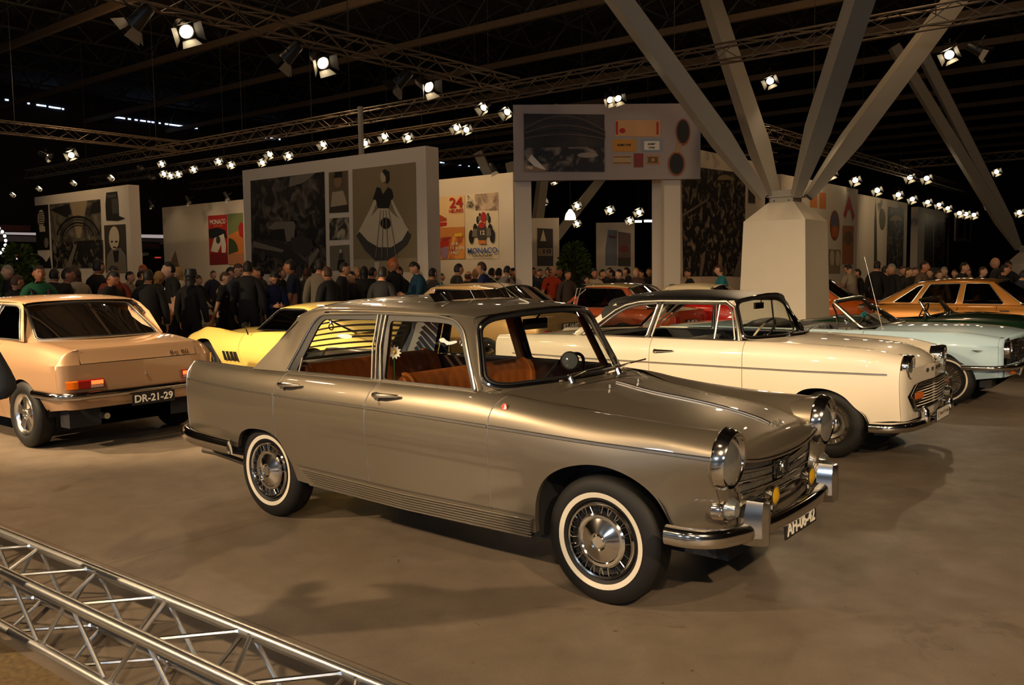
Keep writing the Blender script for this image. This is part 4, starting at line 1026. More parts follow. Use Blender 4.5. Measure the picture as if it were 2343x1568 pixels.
    rc = Cv((-1.2, .55, 1.372), (-1.5, .60, 1.388), (-1.95, .605, 1.392), (-2.3, .595, 1.388), (-2.44, .57, 1.370))
    K.roof(-1.2, -2.44, rc, [.02, .05, .055, .025], [.15, .04, .02, .03])
    K.cabin(-.8, -2.7, .70, 1.0, m=TRIMDK, zt=1.02, xf=-1.55, xr=-2.45)
    K.bumper('front_bumper', [(.3, -.81, .44), (.7, -.74, .44), (.87, -.45, .44), (.9, 0, .44), (.87, .45, .44), (.7, .74, .44), (.3, .81, .44)], .08, .04)
    for sg in (1, -1): headlamp(car, (.83, sg*.58, .62), .09, .05)
    K.wheels((0, -2.86), .735, .325, .175, .20, 'mag')
build_rose()

# ------------------------------------------------------------------ yellow sports car
YELL = paint('yellow_paint', rgb(246, 214, 116), rough=.4)
def build_sports():
    c = [Cv((.80, .60, .34), (.4, .72, .30), (-.4, .75, .24), (-1.3, .74, .22), (-2.0, .76, .24), (-2.9, .76, .34), (-3.3, .70, .40)),
         Cv((.82, .66, .46), (.4, .82, .45), (-.4, .83, .44), (-1.3, .80, .44), (-2.0, .83, .45), (-2.9, .84, .48), (-3.35, .74, .52)),
         Cv((.85, .66, .56), (.4, .855, .585), (-.3, .86, .585), (-1.25, .825, .58), (-2.0, .86, .585), (-2.9, .86, .59), (-3.38, .76, .60)),
         Cv((.80, .60, .62), (.4, .79, .76), (-.3, .79, .77), (-1.25, .775, .745), (-2.0, .82, .78), (-2.9, .80, .78), (-3.36, .72, .70)),
         Cv((.72, .55, .64), (.55, .62, .72), (.35, .68, .82), (.12, .70, .87), (-.15, .70, .862), (-.44, .71, .83), (-.75, .72, .812), (-1.2, .72, .84), (-1.9, .73, .87), (-2.45, .72, .91), (-2.9, .70, .87), (-3.35, .66, .76)),
         Cv((.72, .45, .64), (.35, .48, .73), (-.15, .52, .77), (-.75, .60, .80), (-1.2, .66, .835), (-1.9, .66, .86), (-2.45, .60, .86), (-2.9, .58, .84), (-3.35, .56, .75))]
    aF = [(-.36, .25), (-.345, .40), (-.29, .52), (-.20, .62), (-.08, .695), (.06, .71), (.18, .695), (.29, .63), (.36, .52), (.40, .40), (.415, .30)]
    aR = [(-2.86, .30), (-2.83, .45), (-2.74, .58), (-2.6, .66), (-2.46, .685), (-2.32, .66), (-2.2, .58), (-2.13, .45), (-2.11, .25)]
    K = Car('sports_car', 'yellow low-slung sports car with four black side vents behind the silver-taupe saloon', YELL, (-9.13, 3.78, 0), PI, c, [aR, aF], [3, 3, 3, 3, 3], warp=lambda u, z: .06*math.sin((z-.3)*5.2)*max(0, 1-abs(u+.87)/.5))
    car = K.o
    K.flank([-3.35, -1.95, -.87, .74], ['rear_wing', 'door', 'front_wing'])
    K.under(-3.2, .6, .62); K.wrap('nose_panel', .74, 1, .18, .66, zmin=.3); K.wrap('tail_panel', -3.35, -1, .06, .80, zmin=.35)
    K.lid('bonnet', -.95, .73, pchip([-.95, -.5, 0, .4, .73], [.90, .865, .83, .76, .67]), n=10, pw=2.2)
    K.lid('rear_deck', -3.35, -1.95, pchip([-3.35, -2.9, -2.3, -1.95], [.77, .86, .885, .89]))
    b = B()
    for k in range(4):
        x0 = -.455-.087*k
        for sg in (1, -1): b.hexa([(x0, sg*.845, .555), (x0-.048, sg*.845, .555), (x0-.078, sg*.83, .425), (x0-.035, sg*.83, .425)], [(x0, sg*.866, .555), (x0-.048, sg*.866, .555), (x0-.078, sg*.852, .425), (x0-.035, sg*.852, .425)])
    b.lr('side_vent', BLACK, car)
    yf = ytaper(.705, .84, .53, 1.16, .02)
    w = rpoly([(-1.07, .865), (-1.36, 1.135), (-1.42, 1.15), (-1.95, 1.15), (-2.02, .88)], [.03, .05, .05, .05, .04])
    K.windows([w], yf, GLASSG, tm=BLACK, names=['door_window'])
    f = screen_f((-1.03, .66, .865), (-.72, 0, .90), (-1.36, .51, 1.145), (-1.26, 0, 1.175)); screen(car, f, BLACK, 'windscreen', .10, gmat=GLASSG, tr=.012)
    rc = Cv((-1.34, .52, 1.148), (-1.5, .545, 1.165), (-1.8, .55, 1.168), (-2.1, .53, 1.13), (-2.5, .50, 1.00), (-2.95, .48, .87))
    K.roof(-1.34, -2.95, rc, [.025, .07, .05, .01], [.06, .02, 0, 0])
    K.sheet([(-1.96, 1.165), (-2.1, 1.13), (-2.5, 1.0), (-2.95, .87), (-2.95, .86), (-2.04, .86)], [], lambda a, z: yf(a, z)-.02-.10*max(0, (-2.1-a)), 'rear_pillar')
    K.strip([(-1.03, .85), (-1.22, 1.02), (-1.36, 1.155)], f, .99, (0, .6, 1.02), yf, m=BLACK)
    K.cabin(-1.0, -2.0, .66, .83, m=TRIMDK, zs=.38, zt=.85, xf=-1.85)
    steering(car, (-1.35, .33, .86), .17, .4)
    b = B(); b.tube([(-1.0, .80, .80), (-1.0, .83, .88)], .010, 6); b.sphere((-1.0, .84, .93), .06, 10, 8, (.5, 1, .75)); b.build('mirror', BLACKP, car)
    K.bumper('front_bumper', [(.50, -.80, .46), (.80, -.66, .46), (.92, -.3, .46), (.92, .3, .46), (.80, .66, .46), (.50, .80, .46)], .05, .03)
    K.wheels((0, -2.49), .73, .335, .20, .20, 'ring')
build_sports()

# ------------------------------------------------------------------ pale blue convertible
PBLUE = paint('pale_blue_paint', rgb(178, 208, 224), rough=.4)
def build_convertible():
    c = [Cv((.58, .70, .36), (.3, .74, .32), (-.3, .76, .22), (-2.4, .76, .22), (-3.0, .74, .32), (-3.6, .70, .38)),
         Cv((.60, .74, .47), (.3, .82, .46), (-.3, .83, .44), (-2.4, .83, .44), (-3.0, .81, .46), (-3.65, .74, .48)),
         Cv((.52, .78, .685), (.3, .855, .69), (-.3, .86, .69), (-2.4, .855, .70), (-3.0, .84, .70), (-3.68, .76, .69)),
         Cv((.52, .80, .715), (.3, .855, .72), (-.3, .86, .72), (-2.4, .85, .73), (-3.0, .83, .74), (-3.68, .76, .73)),
         Cv((.54, .72, .785), (.3, .77, .825), (0, .79, .845), (-.8, .80, .845), (-2.4, .79, .835), (-3.0, .77, .84), (-3.66, .72, .82)),
         Cv((.56, .62, .80), (.3, .66, .84), (0, .68, .86), (-.8, .70, .86), (-1.1, .73, .85), (-2.4, .73, .845), (-3.0, .68, .85), (-3.64, .66, .83))]
    aF = [(-.37, .24), (-.35, .38), (-.29, .49), (-.20, .57), (-.08, .615), (.04, .608), (.13, .545), (.21, .45), (.27, .36), (.295, .31)]
    aR = arch(-2.74, .36, .28, .24, ry=.30)
    K = Car('convertible_car', 'pale blue open convertible with information cards in its windscreen', PBLUE, (-.07, 7.56, 0), 0, c, [aR, aF], [3, 3, 1, 3, 2], sharp=(2, 3))
    car = K.o
    K.flank([-3.62, -2.05, -.93, .53], ['rear_wing', 'door', 'front_wing']); K.under(-3.4, .45, .64)
    h, R = K.lid('bonnet', -.82, .56, pchip([-.85, -.4, 0, .3, .56], [.895, .905, .905, .885, .845]), 10, 3.0, drop=lambda x, a: .13*(1-a*a)*max(0, (x+.3)/.86), extra=((.012, .99, -.03), (-.02, 1, -.03)))
    K.lid('boot_lid', -3.64, -2.6, pchip([-3.64, -3, -2.6], [.83, .87, .87])); K.wrap('tail_panel', -3.62, -1, .05, .84, zmin=.3)
    P = [q for q in K.S.sec(.53) if q[1] <= .80]; b = B()
    for sg in (1, -1): b.grid([[(.53, sg*y, z) for y, z in P], [(.56, sg*(y-.02), z) for y, z in P], [(.575, sg*(y-.07), z) for y, z in P]])
    b.lr('lamp_surround', PBLUE, car, sharp=60)
    b = B(); b.grid([[(.60-.1*y*y+.04, y, z) for z in (.36, .42, .50)] for y in frange(-.72, .72, 14)]); b.build('front_valance', PBLUE, car)
    b = B(); b.grid([[(.60, y, z) for z in (.50, .80)] for y in (-.68, .68)]); b.build('grille_backing', BLACK, car)
    b = B(); b.tube([(.67, -.44, .55), (.69, 0, .55), (.67, .44, .55), (.67, .48, .77), (.69, 0, .79), (.67, -.48, .77)], .012, 6, closed=True)
    for k in range(1, 6): b.tube([(.655, -.45, .55+.04*k), (.67, 0, .55+.04*k), (.655, .45, .55+.04*k)], .004, 4)
    b.tube([(.685, -.2, .66), (.685, .2, .66)], .010, 6); b.build('grille', CHROME, car)
    for sg in (1, -1):
        headlamp(car, (.625, sg*.615, .665), .085, .07)
        b = B(); b.tube([(.68, sg*.36, .36), (.70, sg*.36, .45), (.68, sg*.36, .53)], [.02, .028, .018], 8); b.build('overrider', CHROME, car)
    K.bumper('front_bumper', [(.18, -.875, .468), (.36, -.875, .472), (.52, -.84, .475), (.64, -.72, .478), (.71, -.4, .482), (.73, 0, .484), (.71, .4, .482), (.64, .72, .478), (.52, .84, .475), (.36, .875, .472), (.18, .875, .468)], .06, .04)
    K.bumper('rear_bumper', [(-3.3, -.86, .48), (-3.6, -.83, .48), (-3.74, -.6, .48), (-3.76, 0, .48), (-3.74, .6, .48), (-3.6, .83, .48), (-3.3, .86, .48)][::-1], .06, .04)
    b = B()
    for sg in (1, -1): b.tube([(.28, sg*.865, .665), (.33, sg*.868, .658), (.38, sg*.862, .665)], [.006, .012, .006], 6)
    b.lr('wing_badge', CHROME, car)
    b = B()
    for sg in (1, -1): b.tube([(.53, sg*.50, .40), (.66, sg*.52, .41)], .03, 10)
    b.lr('indicator', AMBER, car)
    f = screen_f((-.98, .70, .865), (-.70, 0, .90), (-1.38, .60, 1.185), (-1.26, 0, 1.225))
    w, out = screen(car, f, STEEL, 'windscreen', .10, tr=.020)
    b = B()
    for sg in (1, -1): b.tube([(-1.25, sg*.73, .86), (-1.30, sg*.70, 1.06), (-1.36, sg*.64, 1.15)], .010, 6); b.tube([(-1.25, sg*.735, .862), (-1.0, sg*.735, .862)], .012, 6)
    b.lr('vent_window_frame', CHROME, car)
    b = B(); b.tube([(-1.18, .0, 1.14), (-1.12, .0, 1.12)], .008, 6); b.box(-1.20, -1.18, -.1, .1, 1.09, 1.14); b.build('mirror', CHROME, car)
    b = B()
    for sg in (1, -1): b.tube([(-1.12, sg*.84, .85), (-1.12, sg*.86, .93)], .010, 6); b.sphere((-1.12, sg*.86, .96), .045, 10, 8, (.5, 1, .8))
    b.lr('door_mirror', CHROME, car)
    K.cabin(-.95, -2.6, .72, .845, m=mat('pale_grey_vinyl', rgb(120, 124, 120), .5), zs=.42, zt=.84, xf=-1.75, xr=-2.5)
    B().grid([[(-.72-.26*a*a, .70*a, .885) for a in frange(-1, 1, 12)], [(-.95-.1*a*a, .69*a, .86) for a in frange(-1, 1, 12)], [(-.95-.1*a*a, .69*a, .6) for a in frange(-1, 1, 12)]]).build('dashboard', TRIMDK, car)
    steering(car, (-1.25, .37, .90), .19, .5)
    b = B(); b.sphere((-2.45, 0, .83), .18, 16, 8, (1.2, 3.6, .55)); b.build('folded_hood', TRIMDK, car)
    a0 = on(2020, 756, 1, 6.94); a1 = on(1978, 588, 1, 6.94); L = car.location
    b = B(); b.tube([a0-L, a0-L+Vector((0, 0, .03))], .02, 8); b.tube([a0-L, (a0-L).lerp(a1-L, .5)], .005, 5); b.tube([(a0-L).lerp(a1-L, .5), a1-L], .003, 5); b.build('radio_aerial', STEEL, car)
    for k, (a, bb, wd) in enumerate(((-.30, .50, .10), (.45, .52, .08))):
        b = B(); q = [f(a-wd*1.6, .08, -.02), f(a+wd*.6, .08, -.02), f(a+wd*.3, .95*bb+.25, -.02), f(a-wd*1.9, .95*bb+.25, -.02)]
        cdp = thing('information_card', 'white information card '+('nearer the driver side' if k == 0 else 'on the far side')+' behind the windscreen of the pale blue convertible', 'card', L)
        B().hexa(q, [(p[0]-.004, p[1], p[2]-.003) for p in q]).build('card', PLATEW, cdp)
        m_ = [Vector(p) for p in q]; g_ = lambda u, v: tuple((m_[0].lerp(m_[1], u)).lerp(m_[3].lerp(m_[2], u), v)+Vector((.004, 0, .003)))
        b = B(); b.poly([g_(.1, .55), g_(.9, .55), g_(.9, .9), g_(.1, .9)]); b.build('printed_picture', mat('print_pink', rgb(190, 120, 116), .6), cdp)
        b = B(); [b.poly([g_(.1, .1+.07*i), g_(.85, .1+.07*i), g_(.85, .13+.07*i), g_(.1, .13+.07*i)]) for i in range(6)]; b.build('printed_lines', mat('print_grey', rgb(150, 140, 134), .6), cdp)
    d = thing('hanging_dice', 'turquoise fluffy dice hanging inside the windscreen of the pale blue convertible', 'ornament', L+Vector((-1.16, -.02, 1.0)))
    b = B(); b.tube([(0, 0, .13), (0, 0, .02)], .003, 4); b.build('string', BLACK, d); tq = mat('turquoise_plush', rgb(60, 170, 180), .9)
    for z, r in ((.0, .042), (.075, .024)): B().sphere((0, .0, z), r, 10, 8).build('plush_die', tq, d)
    K.wheels((0, -2.74), .755, .305, .17, .185, 'spin', (.225, .243))
build_convertible()

# ------------------------------------------------------------------ simpler, mostly hidden cars
def plain_car(name, label, col, loc, rz, hw=.80, wb=2.55, fo=.75, ro=1.0, belt=.93, zr=1.36, ws=(-.72, -1.15), rw=(-2.75, -2.25), bodyz=.93, pr=None, gl=None, R=.31, roofcol=None, soft=False, tail='', plate_=None, wst='plain', notch=.0, dark=False, cabc=None, cuts=None, wins=None):
    x1, x0 = fo-.08, -wb-ro+.08; p = pr or col
    zt = bodyz
    c = [Cv((x1, hw-.12, .36), (.3, hw-.07, .30), (-.4, hw-.05, .24), (-wb+.4, hw-.05, .24), (-wb-.4, hw-.06, .34), (x0, hw-.1, .40)),
         Cv((x1, hw-.06, .52), (.3, hw-.01, .48), (-.4, hw, .46), (-wb+.4, hw, .46), (-wb-.4, hw-.01, .50), (x0, hw-.05, .54)),
         Cv((x1, hw-.05, .70), (.3, hw, .73), (-wb/2, hw+.01, .74), (-wb-.3, hw, .74), (x0, hw-.04, .73)),
         Cv((x1, hw-.10, zt-.14), (.2, hw-.05, zt-.06), (-wb/2, hw-.03, zt-.04), (-wb-.3, hw-.04, zt-.05), (x0, hw-.09, zt-.09)),
         Cv((x1, hw-.17, zt-.09), (.2, hw-.12, zt-.02), (-wb/2, hw-.08, zt), (-wb-.3, hw-.11, zt), (x0, hw-.15, zt-.04)),
         Cv((x1, hw-.26, zt-.08), (.2, hw-.22, zt-.005), (-wb/2, hw-.12, zt+.005), (-wb-.2, hw-.18, zt+.005), (x0, hw-.22, zt-.035))]
    aF = arch(0, R+.05, R-.02, .26, ry=R+.01); aR = arch(-wb, R+.05, R-.02, .26, ry=R-.0)
    K = Car(name, label, col, loc, rz, c, [aR, aF], [3, 3, 2, 2, 2]); car = K.o
    cuts = cuts or [x0, -wb+.30, -wb/2+.05, -.62, x1]
    fl = K.flank(cuts, ['rear_wing', 'rear_door', 'front_door', 'front_wing'] if len(cuts) == 5 else ['rear_wing', 'door', 'front_wing'])
    for nm in fl:
        if 'door' in nm:
            a = cuts[['rear_wing', 'rear_door', 'front_door', 'front_wing'].index(nm)] if len(cuts) == 5 else cuts[1]
            for k, sg in enumerate((1, -1)): b = B(); b.tube([(a+.06, sg*(hw+.02), zt-.10), (a+.20, sg*(hw+.02), zt-.10)], .012, 6); b.build('door_handle', CHROME, fl[nm][k])
    K.under(x0+.1, x1-.1, hw-.16)
    K.lid('bonnet', ws[0]+.05, x1, pchip([ws[0], 0, x1-.15, x1], [zt+.045, zt+.03, zt-.03, zt-.07]), drop=lambda x, a: .04*(1-a*a)*max(0, x/x1), extra=((.02, .98, -.05), (-.01, 1, -.05)))
    K.lid('boot_lid', x0, rw[0]+.02, pchip([x0, x0+.2, rw[0]], [zt-.04, zt+.01, zt+.03])); K.wrap('tail_panel', x0, -1, .07, zt-.03, zmin=.3); K.wrap('nose_panel', x1, 1, .07, zt-.07, zmin=.3)
    K.bumper('front_bumper', [(.42, -hw-.01, .44), (x1, -hw+.05, .44), (x1+.1, -hw*.6, .44), (x1+.13, 0, .44), (x1+.1, hw*.6, .44), (x1, hw-.05, .44), (.42, hw+.01, .44)])
    K.bumper('rear_bumper', [(-wb-.42, -hw-.01, .47), (x0, -hw+.05, .47), (x0-.1, -hw*.6, .47), (x0-.12, 0, .47), (x0-.1, hw*.6, .47), (x0, hw-.05, .47), (-wb-.42, hw+.01, .47)][::-1])
    for sg in (1, -1):
        headlamp(car, (x1+.09, sg*(hw-.22), .64), .085, .04)
        b = B(); b.box(x0-.095, x0-.06, sg*(hw-.22)-.08, sg*(hw-.22)+.08, .60, .72); b.build('tail_lamp', REDL, car)
    b = B(); b.box(x1+.06, x1+.09, -hw+.36, hw-.36, .56, .72); g = b.build('grille_backing', BLACK, car); b = B()
    for k in range(5): b.tube([(x1+.095, -hw+.36, .57+.035*k), (x1+.095, hw-.36, .57+.035*k)], .006, 4)
    b.build('grille', CHROME, car)
    if plate_: plate(car, 'number_plate', (x0-.10, 0, .60 if not tail else tail), (0, -1, 0), .46, .11, plate_[0], plate_[1], plate_[2], .10)
    gm = gl or GLASSG; rail = zr-.07; yr = hw-.22; yb = hw-.08
    yf = ytaper(yb, zt, yr, rail, .015)
    xa, xb = ws; xc, xd = rw[1], rw[0]
    f = screen_f((xa, yb-.03, zt+.01), (xa+.22, 0, zt+.03), (xb, yr-.03, rail-.02), (xb+.10, 0, zr-.03)); screen(car, f, STEEL, 'windscreen', .12, gmat=gm)
    if not soft or True:
        f2 = screen_f((xd, yb-.08, zt+.02), (xd-.12, 0, zt+.03), (xc, yr-.06, rail-.03), (xc-.06, 0, zr-.04)); screen(car, f2, STEEL, 'rear_window', .12, gmat=gm)
        rc_ = roofcol or col
        rcv = Cv((xb, yr-.025, rail-.005), ((xb+xc)/2, yr, rail+.01), (xc, yr-.04, rail-.02)); K.roof(xb, xc, rcv, [.025, .06, .06, .03], [.10, .02, -.02, -.06], rc_)
        pm = roofcol if soft else col
        tl = (xa-.06, zt+.015); tr_ = (xb-.12, rail-.015)
        pb = -wb/2-.0
        w1 = rpoly([(xa-.09, zt+.015), (xb-.07, rail-.035), (pb+.03, rail-.02), (pb+.06, zt+.015)], [.02, .05, .03, .02])
        w2 = rpoly([(pb-.02, zt+.015), (pb-.05, rail-.02), (xc+.10, rail-.035), (xd+.26, zt+.02)], [.02, .03, .08, .04])
        if wins: w1, w2 = rpoly(wins[0], .03), rpoly(wins[1], .03)
        ws_ = [rpoly(w, .03) for w in wins] if wins else ([w1, w2] if not soft else [w1])
        out = [(xa, zt), (xb-.01, rail-.0), ((xb+xc)/2, rail+.012), (xc+.01, rail-.015), (xd, zt)]
        K.sheet(out, ws_, yf, 'window_surround', pm); K.windows(ws_, yf, gm)
        K.strip([(xa, zt), ((xa+xb)/2, (zt+rail)/2), (xb, rail)], f, .99, (0, .5, 1.02), yf, m=pm); K.strip([(xd, zt), ((xc+xd)/2, (zt+rail)/2), (xc, rail-.012)], f2, .99, (0, .5, 1.02), yf, m=pm, name='rear_pillar')
    K.cabin(xa, xd, hw-.13, zt-.01, m=cabc or TRIMDK, zt=zt+.04, xf=-wb/2-.25, xr=xd+.35)
    K.wheels((0, -wb), hw-.12, R, .165, R*.58, wst)
    return K
TAN = mat('tan_metallic_paint', rgb(176, 142, 92), .35, .4, coat=1.0, noise=.02, scale=500)
plain_car('tan_saloon_car', 'tan saloon with dark green tinted glass between the yellow sports car and the cream coupe', TAN, (-9.15, 7.0, 0), PI, hw=.80, wb=2.60, fo=.8, ro=1.05, zr=1.435, bodyz=.97, ws=(-.75, -1.25), rw=(-3.05, -2.55), gl=glass('green_dark_glass', (.05, .10, .05, 1), 1.5), plate_=('RT-14-07', PLATEB, PLATEW), tail=.76)
BROWN = paint('red_brown_paint', rgb(150, 62, 22), rough=.35)
CRM = paint('cream_roof_paint', rgb(222, 196, 140), rough=.4)
plain_car('two_tone_saloon_car', 'red-brown saloon with cream roof behind the cream coupe', BROWN, (-8.87, 11.1, 0), PI, hw=.80, wb=2.35, fo=.58, ro=1.02, zr=1.35, bodyz=.86, ws=(-.85, -1.30), rw=(-2.80, -2.30), roofcol=CRM, gl=glass('clear_side_glass', (.6, .6, .56, 1)), plate_=('AL-48-24', PLATEB, PLATEW))
RED = paint('red_paint', rgb(214, 24, 14), rough=.35)
plain_car('soft_top_car', 'red convertible with a raised cream fabric top behind the red-brown saloon', RED, (-7.6, 12.68, 0), PI, hw=.66, wb=2.1, fo=.6, ro=.85, zr=1.31, bodyz=.92, ws=(-.55, -.95), rw=(-2.35, -1.95), roofcol=mat('cream_fabric', rgb(236, 218, 176), .85, bump=.1), soft=True, R=.28)
GOLD = mat('gold_brown_metallic_paint', rgb(196, 132, 58), .35, .4, coat=1.0, noise=.02, scale=500)
G = plain_car('gold_saloon_car', 'golden-brown saloon with sloping tail and a small white roof rack box behind it', GOLD, (.75, 13.35, 0), 0, hw=.82, wb=2.68, fo=.85, ro=.72, zr=1.385, bodyz=.93, ws=(-.92, -1.36), rw=(-3.25, -2.60), gl=glass('smoked_glass', (.30, .28, .26, 1)), wins=[[(-1.18, .945), (-1.44, 1.295), (-1.80, 1.295), (-1.83, .945)], [(-1.93, .945), (-1.88, 1.295), (-2.38, 1.285), (-2.56, .955)], [(-2.66, .955), (-2.47, 1.275), (-2.58, 1.25), (-2.98, .955)]])
G.o['label'] = 'golden-brown saloon with a sloping tail behind the dark green roadster'
DGREEN = paint('dark_green_paint', rgb(14, 42, 24), rough=.3)
def build_roadster():
    c = [Cv((.62, .56, .34), (.3, .64, .28), (-.4, .66, .22), (-1.8, .66, .22), (-2.4, .64, .30), (-2.9, .58, .36)),
         Cv((.64, .62, .46), (.3, .70, .44), (-.4, .72, .42), (-1.8, .72, .42), (-2.4, .71, .44), (-2.95, .63, .48)),
         Cv((.62, .60, .62), (.3, .70, .66), (-.4, .72, .66), (-1.8, .72, .66), (-2.4, .71, .66), (-2.95, .62, .62)),
         Cv((.60, .52, .70), (.3, .62, .79), (-.3, .64, .82), (-.9, .66, .80), (-1.8, .66, .74), (-2.4, .65, .76), (-2.9, .58, .70)),
         Cv((.60, .42, .73), (.3, .46, .82), (-.3, .52, .85), (-.9, .60, .82), (-1.8, .60, .75), (-2.4, .55, .79), (-2.9, .5, .73))]
    K = Car('roadster_car', 'dark green open roadster between the pale blue convertible and the golden-brown saloon', DGREEN, (-.15, 10.78, 0), 0, c, [arch(-2.3, .33, .27, .23, ry=.29), arch(0, .33, .27, .23, ry=.29)], [3, 3, 3, 2])
    car = K.o; K.flank([-2.9, -1.75, -.95, .6], ['rear_wing', 'door', 'front_wing']); K.under(-2.8, .5, .55); K.wrap('nose_panel', .6, 1, .12, .74, zmin=.3); K.wrap('tail_panel', -2.9, -1, .08, .74, zmin=.3)
    K.lid('bonnet', -.78, .6, pchip([-.8, -.3, .2, .6], [.885, .90, .86, .75])); K.lid('boot_lid', -2.9, -1.9, pchip([-2.9, -2.4, -1.9], [.74, .82, .80]))
    f = screen_f((-.90, .62, .84), (-.70, 0, .885), (-1.06, .58, 1.10), (-.92, 0, 1.13)); screen(car, f, CHROME, 'windscreen', .10, tr=.016)
    for y0 in (-.25, .15): b = B(); b.tube([(-.68, y0, .90), (-.72, y0+.3, .93)], .007, 5); b.build('wiper', CHROME, car)
    K.cabin(-.9, -1.85, .60, .74, m=TRIMDK, zs=.35, zt=.80, xf=-1.7); steering(car, (-1.2, .3, .84), .18, .4)
    b = B()
    for sg in (1, -1): b.tube([(-.95, sg*.63, .82), (-.95, sg*.65, .92)], .008, 6); b.sphere((-.95, sg*.65, .95), .045, 10, 8, (.5, 1, .8))
    b.lr('door_mirror', CHROME, car)
    for sg in (1, -1): headlamp(car, (.66, sg*.46, .62), .085, .05)
    K.bumper('front_bumper', [(.5, -.66, .42), (.72, -.5, .42), (.78, 0, .42), (.72, .5, .42), (.5, .66, .42)], .07, .03)
    K.wheels((0, -2.3), .61, .29, .15, .18, 'plain')
build_roadster()
ORANGE = paint('orange_paint', rgb(226, 104, 20), rough=.35)
plain_car('orange_car', 'orange car partly hidden behind the white column base', ORANGE, (-6.75, 15.75, 0), PI, hw=.76, wb=2.4, fo=.7, ro=.85, zr=1.36, bodyz=.90, R=.30, gl=GLASS)
WHITEP = paint('white_paint', rgb(232, 228, 214), rough=.35)
plain_car('white_hatchback_car', 'white car with a yellow number plate seen through the windows of the golden-brown saloon', WHITEP, (-.95, 20.6, 0), PI/2, hw=.76, wb=2.35, fo=.6, ro=.7, zr=1.36, bodyz=.90, R=.29, plate_=('VY 6', mat('plate_yellow', rgb(236, 196, 30), .5), PLATEB), tail=.78)
plain_car('small_white_car', 'small white car behind the visitors beyond the yellow sports car', WHITEP, (-18.3, 6.6, 0), PI*1.0, hw=.74, wb=2.2, fo=.6, ro=.6, zr=1.36, bodyz=.88, R=.28)
# ================================================================== the hall
def struct(o, label=None): o['kind'] = 'structure'; return o
def floor_mat():
    m, nt, out = _mat('concrete_floor'); N = nt.nodes.new; L = nt.links.new
    b = N('ShaderNodeBsdfPrincipled'); L(b.outputs[0], out.inputs[0]); tc = N('ShaderNodeTexCoord')
    def noise(scale, detail=6, dist=0.0, rough=.6):
        n = N('ShaderNodeTexNoise'); n.inputs['Scale'].default_value = scale; n.inputs['Detail'].default_value = detail; n.inputs['Distortion'].default_value = dist; n.inputs['Roughness'].default_value = rough
        L(tc.outputs['Object'], n.inputs['Vector']); return n
    def ramp(src, a, b_, ca=(0, 0, 0, 1), cb=(1, 1, 1, 1)):
        r = N('ShaderNodeValToRGB'); r.color_ramp.elements[0].position = a; r.color_ramp.elements[1].position = b_; r.color_ramp.elements[0].color = ca; r.color_ramp.elements[1].color = cb; L(src, r.inputs[0]); return r
    def mix(fac, A, Bc, mode='MIX'):
        x = N('ShaderNodeMix'); x.data_type = 'RGBA'; x.blend_type = mode
        if isinstance(fac, float): x.inputs['Factor'].default_value = fac
        else: L(fac, x.inputs['Factor'])
        for k, v in (('A', A), ('B', Bc)):
            if isinstance(v, tuple): x.inputs[k].default_value = v
            else: L(v, x.inputs[k])
        return x.outputs['Result']
    big = ramp(noise(.45, 5, .6).outputs[0], .35, .7, (.140, .108, .080, 1), (.184, .146, .108, 1)).outputs[0]
    mid = ramp(noise(5, 8, .3).outputs[0], .3, .75, (.80, .80, .80, 1), (1.06, 1.06, 1.06, 1)).outputs[0]
    c = mix(1.0, big, mid, 'MULTIPLY')
    fine = ramp(noise(90, 3).outputs[0], .3, .7, (.90, .90, .90, 1), (1.08, 1.08, 1.08, 1)).outputs[0]
    c = mix(1.0, c, fine, 'MULTIPLY')
    st = ramp(noise(1.1, 9, 1.2, .7).outputs[0], .60, .68)     # old spills
    c = mix(mix(.75, (0, 0, 0, 1), st.outputs[0]), c, (.075, .056, .040, 1))
    sp = ramp(noise(7, 2, 2.5).outputs[0], .735, .76)
    c = mix(mix(.8, (0, 0, 0, 1), sp.outputs[0]), c, (.05, .038, .027, 1))
    br = N('ShaderNodeTexBrick'); br.inputs['Scale'].default_value = 1.0; br.offset = 0.0
    br.inputs['Mortar Size'].default_value = .004; br.inputs['Brick Width'].default_value = 6.4; br.inputs['Row Height'].default_value = 6.4
    for k, v in (('Color1', (1, 1, 1, 1)), ('Color2', (.94, .94, .94, 1)), ('Mortar', (.45, .42, .4, 1))): br.inputs[k].default_value = v
    mp = N('ShaderNodeMapping'); mp.inputs['Location'].default_value = (2.6, 1.9, 0); L(tc.outputs['Object'], mp.inputs[0]); L(mp.outputs[0], br.inputs['Vector'])
    c = mix(1.0, c, br.outputs['Color'], 'MULTIPLY'); L(c, b.inputs['Base Color'])
    r = ramp(noise(3, 6).outputs[0], .3, .7, (.42, .42, .42, 1), (.62, .62, .62, 1)); L(r.outputs[0], b.inputs['Roughness']); b.inputs['Specular IOR Level'].default_value = .35
    bp = N('ShaderNodeBump'); bp.inputs['Strength'].default_value = .12; bp.inputs['Distance'].default_value = .004; L(noise(60, 4).outputs[0], bp.inputs['Height']); L(bp.outputs[0], b.inputs['Normal'])
    return m
X0, X1, Y0, Y1, ZC = -46, 14, -16, 72, 11.4
o = B().grid([[(x, y, 0) for y in (Y0, Y1)] for x in (X0, X1)]).build('floor', floor_mat(), sharp=None); struct(o)
DKW = mat('hall_dark_wall', (.020, .012, .010, 1), .9, noise=.3, scale=.6); DECK = mat('hall_roof_deck', (.034, .022, .014, 1), .9, noise=.35, scale=.8)
def corr(x):  # profiled roof deck
    return ZC+.06*math.sin(x*9)
struct(B().grid([[(x, y, ZC+(.05 if i % 2 else 0)) for y in (Y0, Y1)] for i, x in enumerate(frange(X0, X1, 120))]).build('ceiling', DECK, sharp=20))
